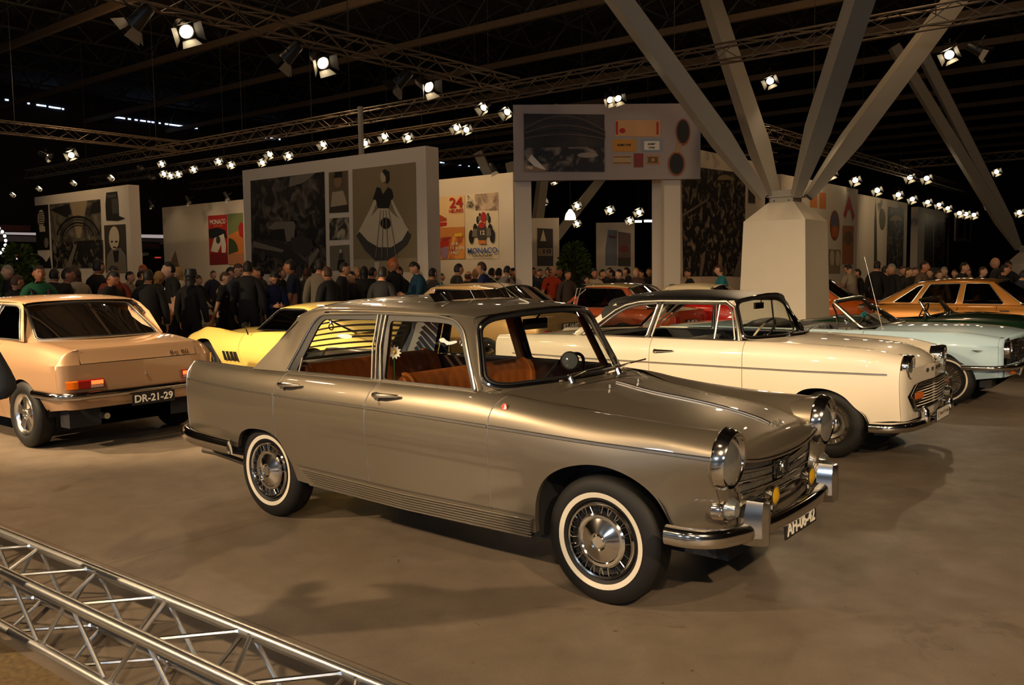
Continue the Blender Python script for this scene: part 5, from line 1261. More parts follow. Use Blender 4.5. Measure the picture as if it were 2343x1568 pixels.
struct(B().box(X0-.3, X0, Y0, Y1, 0, ZC).build('wall_left', DKW)); struct(B().box(X0, X1, Y1, Y1+.3, 0, ZC).build('wall_back', DKW))
struct(B().box(X1, X1+.3, Y0, Y1, 0, ZC).build('wall_right', DKW)); struct(B().box(X0, X1, Y0-.3, Y0, 0, ZC).build('wall_front', mat('hall_front_wall', (.10, .08, .06, 1), .9)))
# roof structure
PUR = mat('painted_beam', rgb(96, 76, 54), .7, noise=.12, scale=3); LAT = mat('lattice_steel', (.020, .016, .013, 1), .7)
tab = []
ys = [-13.5+4.74*k for k in range(18)]
for k, y in enumerate(ys):
    t = thing('roof_beam', 'long pale brown beam running across the dark hall roof', 'beam', (0, 0, 0), group='roof beams')
    B().box(X0, X1, y-.075, y+.075, 9.88, 10.12).build('beam', PUR, t)
    b = B(); n = 24
    for i in range(n):
        xa, xb = X0+(X1-X0)*i/n, X0+(X1-X0)*(i+1)/n; xm = (xa+xb)/2
        b.tube([(xa, y, 10.1), (xm, y, 11.3)], .035, 4); b.tube([(xm, y, 11.3), (xb, y, 10.1)], .035, 4)
    b.build('lattice', LAT, t)
for k, x in enumerate(frange(-40, 8, 16)):
    t = thing('roof_joist', 'thin dark joist crossing under the roof beams', 'joist', (0, 0, 0), group='roof joists')
    b = B(); b.tube([(x, Y0, 10.35), (x, Y1, 10.35)], .05, 4); b.tube([(x, Y0, 11.2), (x, Y1, 11.2)], .05, 4); b.build('chord', LAT, t)
    b = B(); n = 46
    for i in range(n):
        ya, yb = Y0+(Y1-Y0)*i/n, Y0+(Y1-Y0)*(i+1)/n; ym = (ya+yb)/2
        b.tube([(x, ya, 10.35), (x, ym, 11.2)], .03, 4); b.tube([(x, ym, 11.2), (x, yb, 10.35)], .03, 4)
        b.tube([(x, ya, 10.35), (x+1.4, ym, 11.2)], .03, 4); b.tube([(x, ya, 10.35), (x-1.4, ym, 11.2)], .03, 4)
    b.build('lattice', LAT, t)
# slits of daylight high in the far left wall
SKY = emis('daylight_slit', (.45, .62, 1.0, 1), 5.0); k = 0
for (xa, ya), (xb, yb), n in (((12, 228), (160, 252), 9), ((256, 267), (455, 294), 15), ((580, 312), (650, 320), 4), ((1010, 372), (1125, 387), 6)):
    for i in range(n):
        t = (i+random.random()*.7)/n; p = on(xa+(xb-xa)*t, ya+(yb-ya)*t, 0, X0+.02); w = random.choice((.05, .08, .16, .24))
        o = B().box(X0-.02, X0+.03, p.y-w, p.y+w, p.z-.035, p.z+.035).build('daylight_slit', SKY); tag(o, 'narrow bluish slit of daylight high on the far left wall', 'window', 'daylight slits')
# ------------------------------------------------------------------ lattice trusses
TR = mat('truss_aluminium', rgb(112, 96, 76), .5, .4, noise=.1, scale=4)
def truss(name, label, p0, p1, size=.30, r=.021, rb=.009, mat_=None, step=.45, cat='truss', group=None, parts=True, tri=False):
    p0, p1 = Vector(p0), Vector(p1); d = (p1-p0); L = d.length; d.normalize(); w = d.cross(Vector((0, 0, 1))).normalized(); u = Vector((0, 0, 1)); h = size/2
    t = thing(name, label, cat, p0, group=group); m = mat_ or TR; cs = [w*h+u*h, w*-h+u*h, w*-h-u*h, w*h-u*h]
    for c in cs: B().tube([c, c+d*L], r, 8).build('chord', m, t)
    n = max(2, int(L/step)); b = B()
    for f in range(4):
        a, e = cs[f], cs[(f+1) % 4]
        for i in range(n):
            s0, s1 = L*i/n, L*(i+1)/n
            if (i+f) % 2: b.tube([a+d*s0, e+d*s1], rb, 5, cap=False)
            else: b.tube([e+d*s0, a+d*s1], rb, 5, cap=False)
    b.build('lacing', m, t)
    if p0.z > 3:
        for k in range(1, int(L/5)+1): B().tube([d*(L*k/(int(L/5)+1)), d*(L*k/(int(L/5)+1))+Vector((0, 0, 9.9-p0.z))], .008, 4).build('hanger_cable', LAT, t)
    return t
T_Y, T_X = 11.35, -9.7
truss('lighting_truss', 'lattice truss coming from the upper left corner towards the hanging picture board', (T_X, -3, 5.6), (T_X, T_Y-.3, 5.6))
truss('lighting_truss', 'lattice truss running across the whole hall behind the hanging picture board', (-34, T_Y, 5.6), (8, T_Y, 5.6))
truss('lighting_truss', 'lattice truss above the picture panel at the far left edge', (-23.0, 1.5, 5.6), (-23.0, T_Y-.2, 5.6))
truss('lighting_truss', 'lattice truss above the long pale poster wall', (-34, 13.78, 5.5), (-10.4, 13.78, 5.5))
truss('lighting_truss', 'lattice truss showing between the fashion picture panel and the hanging board', (-34, 18.4, 5.6), (-8.6, 18.4, 5.6))
truss('lighting_truss', 'lattice truss leading away into the distance above the right-hand picture panels', (-7.15, 17.5, 5.2), (-7.15, 60, 5.2))
truss('lighting_truss', 'distant lattice truss at the right edge behind the slanting far column', (-7.5, 33.2, 5.6), (4, 33.2, 5.6))
truss('lighting_truss', 'lattice truss seen through the gateway under the hanging board', (-18.5, 24, 5.2), (-9.0, 24, 5.2))
# ------------------------------------------------------------------ aluminium truss lying on the floor
xs = [on(px, py, 2, .29).x for px, py in ((95, 1252), (228, 1305), (385, 1370), (578, 1445), (825, 1540))]
yF, yN, zt, zb = -2.395, -2.665, .295, .030
sp_ = (xs[-1]-xs[0])/4
ft = thing('floor_truss', 'bare aluminium box truss lying on the concrete floor in the lower left corner', 'truss', (xs[0], (yF+yN)/2, 0)); O = Vector((xs[0], (yF+yN)/2, 0))
for y, z in ((yF, zt), (yN, zt), (yF, zb), (yN, zb)): B().tube([(-3.9-O.x, y-O.y, z), (1.7-O.x, y-O.y, z)], .0255, 14).build('chord', ALU, ft)
b = B(); wl = B(); rr = .0095
for i in range(-3, 8):
    xa = xs[0]+sp_*i-O.x; xm = xa-sp_*.46
    F = lambda x, z: Vector((x, yF-O.y, z)); Nn = lambda x, z: Vector((x, yN-O.y, z))
    segs = [(F(xa-.03, zt), Nn(xm+.02, zt)), (F(xa+.02, zt), Nn(xm+sp_-.03, zt)), (F(xa-.02, zb), Nn(xm, zb)), (F(xa+.02, zb), Nn(xm+sp_-.02, zb)),
            (F(xa-.02, zt), F(xa-sp_*.5, zb)), (F(xa+.02, zt), F(xa+sp_*.5, zb)), (Nn(xm-.02, zt), Nn(xm-sp_*.5, zb)), (Nn(xm+.02, zt), Nn(xm+sp_*.5, zb))]
    for p, q in segs:
        b.tube([p, q], rr, 8, cap=False)
        for e, g_ in ((p, q), (q, p)): dd = (g_-e).normalized(); wl.tube([e+dd*.018, e+dd*.034], [.017, .0105], 8)
b.build('brace', ALU, ft)['kind'] = 'stuff'; wl.build('weld', SATIN, ft)['kind'] = 'stuff'
for x in (-2.99, -2.91):
    for y in (yF, yN): B().tube([(x-O.x, y-O.y, zt), (x+.06-O.x, y-O.y, zt)], .032, 14).build('coupling', SATIN, ft)
b = B(); b.grid([[(x, y, .004) for y in (-3.6, -2.72)] for x in (-3.5, 1.2)]); o = b.build('floor_board', mat('speckled_board', rgb(92, 74, 42), .7, noise=.9, scale=38), sharp=None); tag(o, 'speckled brown board on the floor in the lower left corner', 'board')
# ------------------------------------------------------------------ columns with slanting struts
CONC = mat('white_column_paint', rgb(206, 195, 174), .6, noise=.05, scale=3, bump=.08); STRUT = mat('grey_strut_paint', rgb(150, 142, 127), .5, noise=.06, scale=4)
def column(label, c, s0, s1, zs, f, zf0, zf1, ends, sw):
    t = thing('column', label, 'column', (c[0], c[1], 0)); b = B(); sq = lambda s, z: [(s*.5*a, s*.5*e, z) for a, e in ((-1, -1), (1, -1), (1, 1), (-1, 1))]
    b.grid([sq(s0, 0), sq(s1, zs), sq(f*1.12, zf0)], cv=True); b.poly(sq(f*1.12, zf0)); b.build('pedestal', CONC, t, sharp=15)
    b = B(); b.box(-f/2, f/2, -f/2, f/2, zf0, zf0+(zf1-zf0)*.42); b.box(-f*.62, f*.62, -f*.62, f*.62, zf0+(zf1-zf0)*.42, zf0+(zf1-zf0)*.55); b.box(-f*.5, f*.5, -f*.5, f*.5, zf0+(zf1-zf0)*.55, zf1)
    for a in (-1, 1):
        for e in (-1, 1): b.tube([(a*f*.32, -f*.505, zf0+.03), (a*f*.32, -f*.52, zf0+.03)], .012, 6)
    b.build('bearing_plate', STRUT, t, sharp=20)
    for e in ends:
        p0 = Vector((e[0]*.07, e[1]*.07, zf1-.12)); p1 = Vector((e[0], e[1], e[2])); d = (p1-p0).normalized(); w = Vector((0, 0, 1)).cross(d).normalized(); v = d.cross(w); h = sw/2
        q = lambda p, k: [p+w*(h*k)+v*(h*k), p-w*(h*k)+v*(h*k), p-w*(h*k)-v*(h*k), p+w*(h*k)-v*(h*k)]
        pm = p0.lerp(p1, .14); B().grid([q(p0, .45), q(pm, 1), q(p1, 1)], cv=True).build('strut', STRUT, t, sharp=15)
    return t
h = 10.3-2.98
column('white tapered column base with four slanting struts behind the cream coupe', (-3.88, 11.66), 1.29, 1.14, 2.46, .43, 2.80, 3.02, [(a*h*.595, e*h*.595, 10.3) for a in (-1, 1) for e in (-1, 1)], .33)
def far_col(label, bpx, d, tops, zs=1.9):
    p = dep(bpx[0], bpx[1], d); ends = []
    for tx, ty in tops:
        r_ = dep(tx, ty, d); ends.append(((r_.x-p.x)*1.15, (r_.y-p.y)*1.15, p.z+(r_.z-p.z)*1.15))
    column(label, (p.x, p.y), 1.4, 1.2, p.z-.75, .45, p.z-.35, p.z-.1, ends, .34)
far_col('distant column with slanting struts at the right edge', (2352, 556), 32, ((2085, 165), (2145, 185), (2560, 150), (2640, 190)))
far_col('distant column whose struts show under the hanging picture board', (1216, 585), 34, ((1245, 380), (1390, 385), (1110, 380), (1175, 400)))
# ------------------------------------------------------------------ exhibition panels
PANEL = mat('panel_white', rgb(222, 208, 186), .7, noise=.04, scale=2)
def wallpanel(name, label, x0, x1, y0, y1, H, z0=0.0):
    t = thing(name, label, 'panel', ((x0+x1)/2, (y0+y1)/2, 0)); cx, cy = (x0+x1)/2, (y0+y1)/2
    B().box(x0-cx, x1-cx, y0-cy, y1-cy, z0, H).build('board', PANEL, t); return t
class Plane:
    def __init__(s, P, n): s.P = Vector(P); s.n = Vector(n).normalized()
    def __call__(s, px, py, off=0.0):
        d = ray(px, py); t = (s.P+s.n*off-CAM).dot(s.n)/d.dot(s.n); return CAM+d*t
PM = {}
def ink(r, g, b_, n=.10, sc=3): 
    k = 'ink_%d_%d_%d_%d' % (r, g, b_, int(n*100))
    return mat(k, rgb(r, g, b_), .6, noise=n, scale=sc)
def photo_mat(name, dark, light, sc=2.2, lo=.42, hi=.68, det=9):
    if name in MATS: return MATS[name]
    m, nt, out = _mat(name); b = nt.nodes.new('ShaderNodeBsdfPrincipled'); nt.links.new(b.outputs[0], out.inputs[0]); b.inputs['Roughness'].default_value = .6
    tc = nt.nodes.new('ShaderNodeTexCoord'); n = nt.nodes.new('ShaderNodeTexNoise'); n.inputs['Scale'].default_value = sc; n.inputs['Detail'].default_value = det; n.inputs['Distortion'].default_value = .8
    r = nt.nodes.new('ShaderNodeValToRGB'); r.color_ramp.elements[0].position = lo; r.color_ramp.elements[1].position = hi; r.color_ramp.elements[0].color = dark; r.color_ramp.elements[1].color = light
    nt.links.new(tc.outputs['Object'], n.inputs['Vector']); nt.links.new(n.outputs[0], r.inputs[0]); nt.links.new(r.outputs[0], b.inputs['Base Color']); MATS[name] = m; return m
def picture(panel, name, pl, outline, base, shapes=(), label=None, texts=()):
    mats = [base]; b = B(); O = panel.location
    b.poly([pl(x, y, .008)-O for x, y in outline])
    for i, sh in enumerate(shapes):
        pts, m = sh[0], sh[1]
        if m not in mats: mats.append(m)
        b.poly([pl(x, y, .012+.003*i)-O for x, y in pts], mi=mats.index(m))
    for tx in texts:
        body, c, w, hgt, m = tx[:5]; off = .012+.003*len(shapes)+.003
        if m not in mats: mats.append(m)
        p = pl(c[0], c[1], off)-O; X = (pl(c[0]+4, c[1]+tx[5] if len(tx) > 5 else c[1], off)-O-p); X.z = 0; wd = (pl(c[0]+w/2, c[1], off)-pl(c[0]-w/2, c[1], off)).length; sz = (pl(c[0], c[1]-hgt/2, off)-pl(c[0], c[1]+hgt/2, off)).length
        text(b, body, sz*1.35, p, X, (0, 0, 1), .001, mi=mats.index(m), width=wd, bold=sz*.03)
    return b.build(name, mats, panel, label=label, sharp=None)
def ell(cx, cy, rx, ry, n=18, a0=0, a1=2*PI): return [(cx+rx*math.cos(a), cy-ry*math.sin(a)) for a in frange(a0, a1, n)[:(-1 if abs(a1-a0-2*PI) < .01 else None)]]
SEP = ink(150, 132, 100, .16, 1.2); SEPD = ink(62, 54, 44, .3, 2); SEPL = ink(206, 190, 158, .08); DKP = photo_mat('dark_street_print', rgb(20, 18, 17), rgb(112, 102, 88), 3.2, .47, .72); CRD = photo_mat('crowd_print', rgb(26, 24, 22), rgb(150, 138, 116), 3.5, .50, .72)
BK = ink(26, 23, 21); GY = ink(120, 112, 98); GYD = ink(66, 62, 56); SKN = ink(196, 172, 138)
# panel far left
p = wallpanel('picture_panel', 'pale panel at the far left with a microphone, a domed hall and a bald head', -27.75, -21.85, 8.8, 9.12, 4.2); f = Plane((0, 8.8, 0), (0, -1, 0))
picture(p, 'microphone_picture', f, [(79, 471), (110, 468), (114, 572), (84, 573)], BK, [(ell(94, 500, 8, 20), SEPL), ([(89, 519), (102, 517), (104, 530), (91, 531)], SEPL)]+[([(88, 486+5*i), (101, 485+5*i), (101, 487+5*i), (88, 488+5*i)], GYD) for i in range(6)]+[(ell(106, 556, 5, 12), GY)])
picture(p, 'hall_picture', f, [(113, 468), (229, 456), (235, 612), (121, 614)], photo_mat('hall_print', rgb(52, 48, 42), rgb(124, 112, 92), 2.0), [([(160, 463), (200, 459), (184, 545), (176, 545)], SEP), ([(114, 480), (158, 466), (162, 488), (150, 497)], BK), ([(205, 490), (212, 464), (228, 458), (230, 486)], BK)]+[([(178+48*math.cos(a)*k, 548-52*math.sin(a)*k) for a in frange(.2, PI-.2, 12)]+[(178+45*math.cos(a)*k, 548-47*math.sin(a)*k) for a in frange(PI-.2, .2, 12)], m) for k, m in ((1.05, BK), (.92, GYD), (.78, BK), (.66, GYD))]+[([(121, 556), (234, 548), (235, 612), (121, 614)], CRD), ([(150, 612), (170, 560), (176, 560), (162, 612)], GY)])
picture(p, 'camera_picture', f, [(243, 441), (268, 438), (271, 470), (272, 494), (287, 500), (270, 506), (243, 505), (241, 470)], BK, [([(255, 456), (270, 454), (271, 488), (257, 490)], GYD), ([(244, 446), (266, 444), (266, 452), (245, 453)], GYD)])
picture(p, 'portrait_picture', f, [(238, 516), (287, 513), (291, 625), (242, 625)], SEPD, [([(243, 625), (245, 585), (255, 570), (276, 568), (288, 585), (290, 625)], GY), ([(258, 575), (272, 573), (270, 600), (262, 600)], BK), (ell(261, 545, 12, 27), SEPL), (ell(256, 553, 3, 2), BK), (ell(266, 553, 3, 2), BK), (ell(262, 566, 4, 2), GYD)])
picture(p, 'small_picture', f, [(86, 582), (98, 590), (106, 600), (114, 586), (118, 614), (88, 614)], BK)
# long poster wall behind
p = wallpanel('poster_wall', 'long pale wall carrying the motor race posters', -29.3, -12.2, 14.15, 14.45, 4.2); f = Plane((0, 14.15, 0), (0, -1, 0))
RD = ink(186, 36, 24); ORG = ink(222, 130, 60); CRP = ink(232, 214, 180); GRN = ink(128, 136, 84); DGR = ink(60, 74, 36); BLU = ink(70, 96, 160); WHT = ink(238, 226, 204)
picture(p, 'race_poster', f, [(476, 494), (519, 491), (522, 605), (480, 607)], RD, [([(477, 525), (497, 521), (515, 526), (520, 545), (478, 546)], BK), ([(482, 575), (490, 545), (512, 535), (517, 560), (516, 584), (508, 584), (506, 560), (498, 578)], WHT), (ell(499, 549, 5, 9), GYD), ([(482, 580), (520, 578), (522, 604), (480, 606)], ink(130, 26, 20))], 'red poster', texts=(('MONACO', (498, 508), 36, 11, WHT), ('3 AVRIL 1966', (498, 517), 20, 4, ORG)))
picture(p, 'landscape_poster', f, [(520, 490), (556, 487), (558, 605), (523, 607)], GRN, [([(521, 540), (557, 522), (558, 582), (523, 583)], ORG), (ell(523, 575, 22, 30, 10, 0, PI/2)+[(523, 583)], DGR), ([(545, 520), (550, 508), (556, 512), (556, 545), (548, 540)], RD), ([(523, 584), (558, 583), (558, 605), (523, 606)], ink(196, 130, 84))])
picture(p, 'race_poster', f, [(985, 453), (1063, 446), (1064, 592), (985, 594)], ink(232, 196, 140), [([(985, 480), (1022, 500), (1022, 506), (985, 512)], ink(170, 70, 30)), ([(985, 512), (1022, 508), (1022, 516), (985, 524)], RD), ([(985, 522), (1063, 519), (1063, 540), (985, 545)], ink(206, 130, 60)), ([(985, 545), (1063, 540), (1064, 592), (985, 594)], photo_mat('grid_print', rgb(150, 40, 24), rgb(236, 160, 70), 2.4, .40, .6)), ([(996, 556), (1025, 550), (1028, 562), (1000, 570)], RD), ([(1040, 535), (1058, 533), (1056, 541), (1040, 542)], ink(230, 190, 40)), (ell(1018, 578, 8, 14), ink(150, 120, 150))], 'orange and cream poster', texts=(('24', (1043, 465), 30, 24, RD), ('HEURES', (1043, 483), 32, 8, RD), ('10 &', (1040, 558), 14, 7, WHT), ('11 JUIN', (1046, 568), 32, 8, WHT), ('1967', (1041, 579), 18, 8, WHT)))
def racer(cx, cy, s, body): return [(ell(cx-15*s, cy-8*s, 4.5*s, 10*s), BK), (ell(cx+19*s, cy-8*s, 4.5*s, 10*s), BK), (ell(cx-24*s, cy+12*s, 5.5*s, 16*s), BK), (ell(cx+24*s, cy+10*s, 5.5*s, 16*s), BK), ([(cx-20*s, cy-6*s), (cx+20*s, cy-8*s), (cx+22*s, cy+10*s), (cx-22*s, cy+12*s)], GY), (ell(cx, cy+2*s, 11*s, 24*s), body), (ell(cx, cy-14*s, 7*s, 6*s), RD), ([(cx-8*s, cy+20*s), (cx+8*s, cy+20*s), (cx+10*s, cy+28*s), (cx-8*s, cy+28*s)], ORG)]
picture(p, 'race_poster', f, [(1065, 445), (1140, 438), (1141, 592), (1066, 593)], CRP, [([(1086, 445), (1139, 440), (1140, 482), (1088, 482)], photo_mat('grove_print', rgb(110, 84, 70), rgb(216, 190, 160), 2.6, .4, .62))]+racer(1106, 497, .55, RD)+racer(1102, 530, 1.0, GYD), 'cream poster with two racing cars', texts=(('7', (1071, 453), 4, 9, BK), ('mai', (1075, 463), 12, 9, BK), ('1967', (1075, 472), 16, 8, BK), ('12', (1103, 533), 10, 10, WHT), ('MONACO', (1103, 574), 68, 13, BLU), ('25e GRAND PRIX AUTOMOBILE', (1103, 586), 44, 4, GYD)))
picture(p, 'palm_print', f, [(388, 606), (401, 573), (405, 590), (410, 610), (390, 612)], ink(140, 112, 88))
# tall picture panel with the fashion photograph
p = wallpanel('picture_panel', 'tall pale panel with a street car photograph and a woman spreading a wide skirt', -16.72, -10.42, 9.0, 9.38, 4.2); f = Plane((0, 9.0, 0), (0, -1, 0))
B().tube([(.9, .1, 4.2), (.9, .1, 5.3)], .06, 8).build('support_pole', STRUT, p)
picture(p, 'street_picture', f, [(573, 414), (742, 393), (747, 625), (576, 628)], DKP, [([(664, 404), (722, 396), (704, 412), (690, 420), (660, 428)], GY), ([(612, 522), (630, 508), (672, 507), (676, 515), (672, 552), (655, 553), (650, 524), (624, 526)], GY), ([(608, 545), (624, 526), (648, 524), (654, 553)], BK), ([(580, 560), (606, 546), (650, 556), (700, 600), (690, 612), (640, 590), (580, 582)], ink(46, 42, 40)), ([(580, 552), (650, 572), (646, 578), (580, 566)], GY), ([(665, 545), (690, 538), (714, 552), (718, 566), (700, 586), (668, 570)], ink(56, 52, 50)), ([(706, 590), (728, 566), (731, 575), (705, 618)], GY), (ell(601, 586, 6, 11), GYD), (ell(684, 622, 8, 14), GYD)])
picture(p, 'portrait_picture', f, [(752, 395), (796, 390), (798, 485), (753, 488)], ink(108, 92, 66, .2, 2), [([(757, 470), (760, 440), (785, 436), (794, 465), (794, 478), (757, 480)], ink(176, 160, 128)), (ell(773, 415, 9, 15), ink(140, 110, 78)), ([(763, 408), (766, 394), (782, 393), (783, 405)], BK), ([(756, 474), (795, 468), (797, 485), (754, 487)], SEPD)])
picture(p, 'room_picture', f, [(753, 500), (798, 497), (799, 548), (754, 550)], photo_mat('room_print', rgb(50, 46, 38), rgb(176, 164, 136), 4, .42, .62))
picture(p, 'small_figure_picture', f, [(754, 563), (799, 560), (801, 618), (755, 620)], ink(120, 110, 90, .2, 2), [([(776, 580), (784, 578), (786, 605), (774, 606)], GYD), (ell(779, 575, 3, 5), SKN), ([(773, 596), (788, 594), (790, 618), (771, 618)], BK)])
W_ = SEPL
picture(p, 'fashion_picture', f, [(806, 388), (951, 371), (955, 622), (809, 624)], ink(142, 124, 90, .18, .8), [([(809, 594), (954, 590), (955, 622), (809, 624)], ink(160, 142, 108)), ([(857, 455), (864, 458), (852, 490), (836, 510), (832, 507), (846, 480)], W_), ([(892, 455), (898, 458), (912, 485), (925, 508), (921, 511), (905, 488)], W_), ([(857, 600), (868, 600), (866, 624), (858, 624)], W_), ([(866, 477), (888, 477), (900, 490), (925, 510), (939, 532), (930, 558), (905, 580), (885, 592), (860, 592), (836, 570), (815, 540), (832, 508), (852, 492)], W_), ([(815, 540), (822, 530), (842, 552), (866, 566), (895, 566), (920, 550), (934, 526), (940, 540), (930, 560), (905, 582), (886, 596), (858, 596), (834, 572)], GYD), ([(853, 456), (862, 428), (870, 430), (875, 446), (888, 428), (896, 434), (899, 450), (894, 458), (888, 476), (864, 476), (860, 458)], BK), (ell(877, 404, 7, 14), SKN), ([(874, 392), (880, 387), (889, 392), (890, 412), (884, 422), (882, 404)], BK), (ell(882, 511, 12, 13), BK)]+[([(x, 480), (x+1.2, 480), (x+dx, 590), (x+dx-1.4, 590)], SEP) for x, dx in ((870, -10), (876, -2), (882, 6), (888, 20))])
# hanging board on two posts, set at an angle across the corner
A_, C_ = on(1174, 240, 2, 5.2), on(1603, 245, 2, 5.12); C_.z = A_.z; dv = (C_-A_).normalized(); nv = Vector((dv.y, -dv.x, 0)); bc = (A_+C_)/2
bd = thing('hanging_board', 'wide board on two posts with an arched hall photograph, tickets and sunglasses', 'board', (bc.x, bc.y, 0)); O = Vector((bc.x, bc.y, 0)); zb_ = on(1174, 414, 2, 3.57)
f = Plane(A_, nv); zl = f(1174, 414).z
q = lambda s_, k, z: A_+dv*s_+nv*(-k)-O+Vector((0, 0, z-A_.z)); Lb = (C_-A_).length
b = B(); b.hexa([q(0, 0, zl), q(Lb, 0, zl), q(Lb, 0, 5.2), q(0, 0, 5.2)], [q(0, .14, zl), q(Lb, .14, zl), q(Lb, .14, 5.2), q(0, .14, 5.2)]); b.build('board', mat('board_white_shaded', rgb(168, 154, 146), .7), bd)  # white board darkened in its colour to look backlit
for s_ in (.0, None):
    s0 = .02 if s_ is not None else (f(1523, 500)-A_).dot(dv); s1 = s0+.36
    b = B(); b.hexa([q(s0, .15, 0), q(s1, .15, 0), q(s1, .15, 5.1), q(s0, .15, 5.1)], [q(s0, .5, 0), q(s1, .5, 0), q(s1, .5, 5.1), q(s0, .5, 5.1)]); b.build('post', PANEL, bd)
TK = ink(214, 160, 104); MAR = ink(132, 56, 44)
picture(bd, 'arched_hall_picture', f, [(1198, 260), (1383, 262), (1383, 393), (1200, 392)], photo_mat('hall_dark_print', rgb(24, 19, 17), rgb(72, 60, 50), 1.5, .4, .75), [([(1200+185*t, 316-(52-k*9)*math.sin(PI*(.12+.80*t))**.8+k*1.5) for t in frange(0, 1, 14)]+[(1200+185*t, 319-(52-k*9)*math.sin(PI*(.12+.80*t))**.8+k*1.5) for t in frange(1, 0, 14)], BK if k % 2 else ink(88, 72, 58)) for k in range(5)]+[([(1200, 338), (1383, 336), (1383, 393), (1200, 392)], photo_mat('hall_floor_print', rgb(30, 26, 24), rgb(168, 148, 128), 3.2, .50, .72)), (ell(1345, 355, 24, 6), ink(160, 144, 128)), ([(1208, 366), (1216, 353), (1250, 389), (1226, 384)], WHT), ([(1200, 374), (1222, 380), (1252, 392), (1200, 392)], ink(150, 118, 84))], texts=(('1965', (1211, 384), 15, 7, WHT),))
for nm, pts, m, sh, tx in (('ticket', [(1407, 275), (1511, 275), (1511, 313), (1407, 312)], TK, [([(1409, 278), (1414, 278), (1414, 308), (1409, 308)], RD), ([(1502, 279), (1507, 279), (1507, 308), (1502, 308)], RD), (ell(1424, 299, 7, 6), RD)], ()),
        ('ticket', [(1404, 319), (1454, 319), (1456, 323), (1456, 343), (1453, 347), (1404, 347), (1402, 342), (1402, 323)], ink(206, 140, 50), [], (('ADMIT ONE', (1428, 332), 32, 5, BK),)),
        ('ticket', [(1470, 318), (1513, 318), (1516, 322), (1516, 343), (1513, 347), (1470, 347), (1467, 343), (1467, 322)], ink(140, 150, 166), [([(1474, 323), (1509, 323), (1509, 343), (1474, 343)], WHT)], (('ADMIT', (1491, 330), 18, 4.5, BK), ('ONE', (1491, 338), 14, 4.5, BK))),
        ('ticket', [(1404, 355), (1444, 355), (1444, 377), (1404, 377)], ink(190, 160, 110), [([(1404, 358), (1444, 358), (1444, 360), (1404, 360)], MAR), ([(1404, 372), (1444, 372), (1444, 374), (1404, 374)], MAR)], ()),
        ('ticket', [(1450, 351), (1472, 351), (1472, 383), (1450, 383)], MAR, [([(1454, 358), (1468, 358), (1468, 361), (1454, 361)], RD)], ()),
        ('ticket', [(1477, 356), (1512, 356), (1508, 366), (1512, 376), (1477, 376), (1481, 366)], ink(190, 130, 70), [([(1483, 359), (1505, 359), (1505, 373), (1483, 373)], ink(96, 86, 60)), (ell(1494, 366, 4, 4), ORG)], ())):
    picture(bd, nm, f, pts, m, sh, texts=tx)
picture(bd, 'sunglasses_picture', f, ell(1563, 302, 17, 31), ink(150, 84, 50), [(ell(1563, 301, 14, 27), BK), (ell(1548, 375, 20, 28), ink(150, 84, 50)), (ell(1548, 375, 16, 24), BK), ([(1551, 328), (1560, 330), (1552, 350), (1545, 350)], ink(190, 140, 90))])
# row of panels running away on the right
p = wallpanel('picture_panel', 'tall pale panel with a dark crowd photograph just left of the white column', -7.95, -7.6, 13.95, 19.75, 4.5); f = Plane((-7.6, 0, 0), (1, 0, 0))
picture(p, 'crowd_picture', f, [(1560, 378), (1706, 397), (1704, 632), (1563, 633)], photo_mat('crowd_dark_print', rgb(26, 23, 22), rgb(150, 136, 112), 5.0, .52, .70, 5), [(ell(1658, 412, 17, 12, 12, 0, PI), SEP), ([(1562, 490), (1618, 455), (1620, 459), (1563, 496)], GY), ([(1600, 632), (1606, 582), (1614, 575), (1612, 600), (1606, 632)], GY), ([(1676, 633), (1694, 580), (1704, 575), (1704, 633)], GY), ([(1640, 633), (1645, 575), (1652, 590), (1650, 633)], SEP)])
picture(p, 'small_picture', f, [(1713, 392), (1729, 396), (1728, 466), (1712, 464)], GYD)
p = wallpanel('picture_panel', 'pale panel with a round beach picture just right of the white column', -7.55, -7.2, 19.9, 26.75, 4.2); f = Plane((-7.2, 0, 0), (1, 0, 0))
picture(p, 'printed_tickets', f, [(1854, 432), (1870, 434), (1870, 476), (1854, 474)], ORG); picture(p, 'printed_tickets', f, [(1875, 440), (1890, 442), (1890, 478), (1875, 477)], ORG)
picture(p, 'round_picture', f, ell(1910, 516, 11, 35), ink(150, 80, 40), [(ell(1910, 510, 8, 24), ink(96, 92, 110)), (ell(1910, 530, 8, 14), ink(190, 100, 44))])
picture(p, 'red_figure', f, [(1943, 446), (1956, 495), (1951, 507), (1946, 480), (1940, 482), (1935, 500), (1930, 492)], RD)
picture(p, 'poster', f, [(1928, 516), (1954, 517), (1952, 606), (1927, 605)], ink(176, 110, 66, .3, 2), [(ell(1941, 545, 10, 16), ink(120, 96, 70))]); picture(p, 'poster', f, [(1896, 570), (1924, 572), (1922, 626), (1896, 626)], SEP, [(ell(1904, 590, 5, 18), SEPL), (ell(1917, 592, 5, 18), SEPL)])
p = wallpanel('picture_panel', 'second pale panel along the right-hand row with a tall dark photograph', -8.15, -7.8, 28.9, 35.4, 4.2); f = Plane((-7.8, 0, 0), (1, 0, 0))
picture(p, 'tower_picture', f, [(2001, 508), (2004, 455), (2006, 508), (2007, 605), (2000, 605)], GYD); picture(p, 'badge_picture', f, ell(2019, 502, 7, 25), ink(92, 86, 50)); picture(p, 'crowd_picture', f, [(2032, 472), (2069, 480), (2066, 614), (2028, 614)], CRD, [(ell(2050, 505, 14, 12, 12, 0, PI), SEP)])
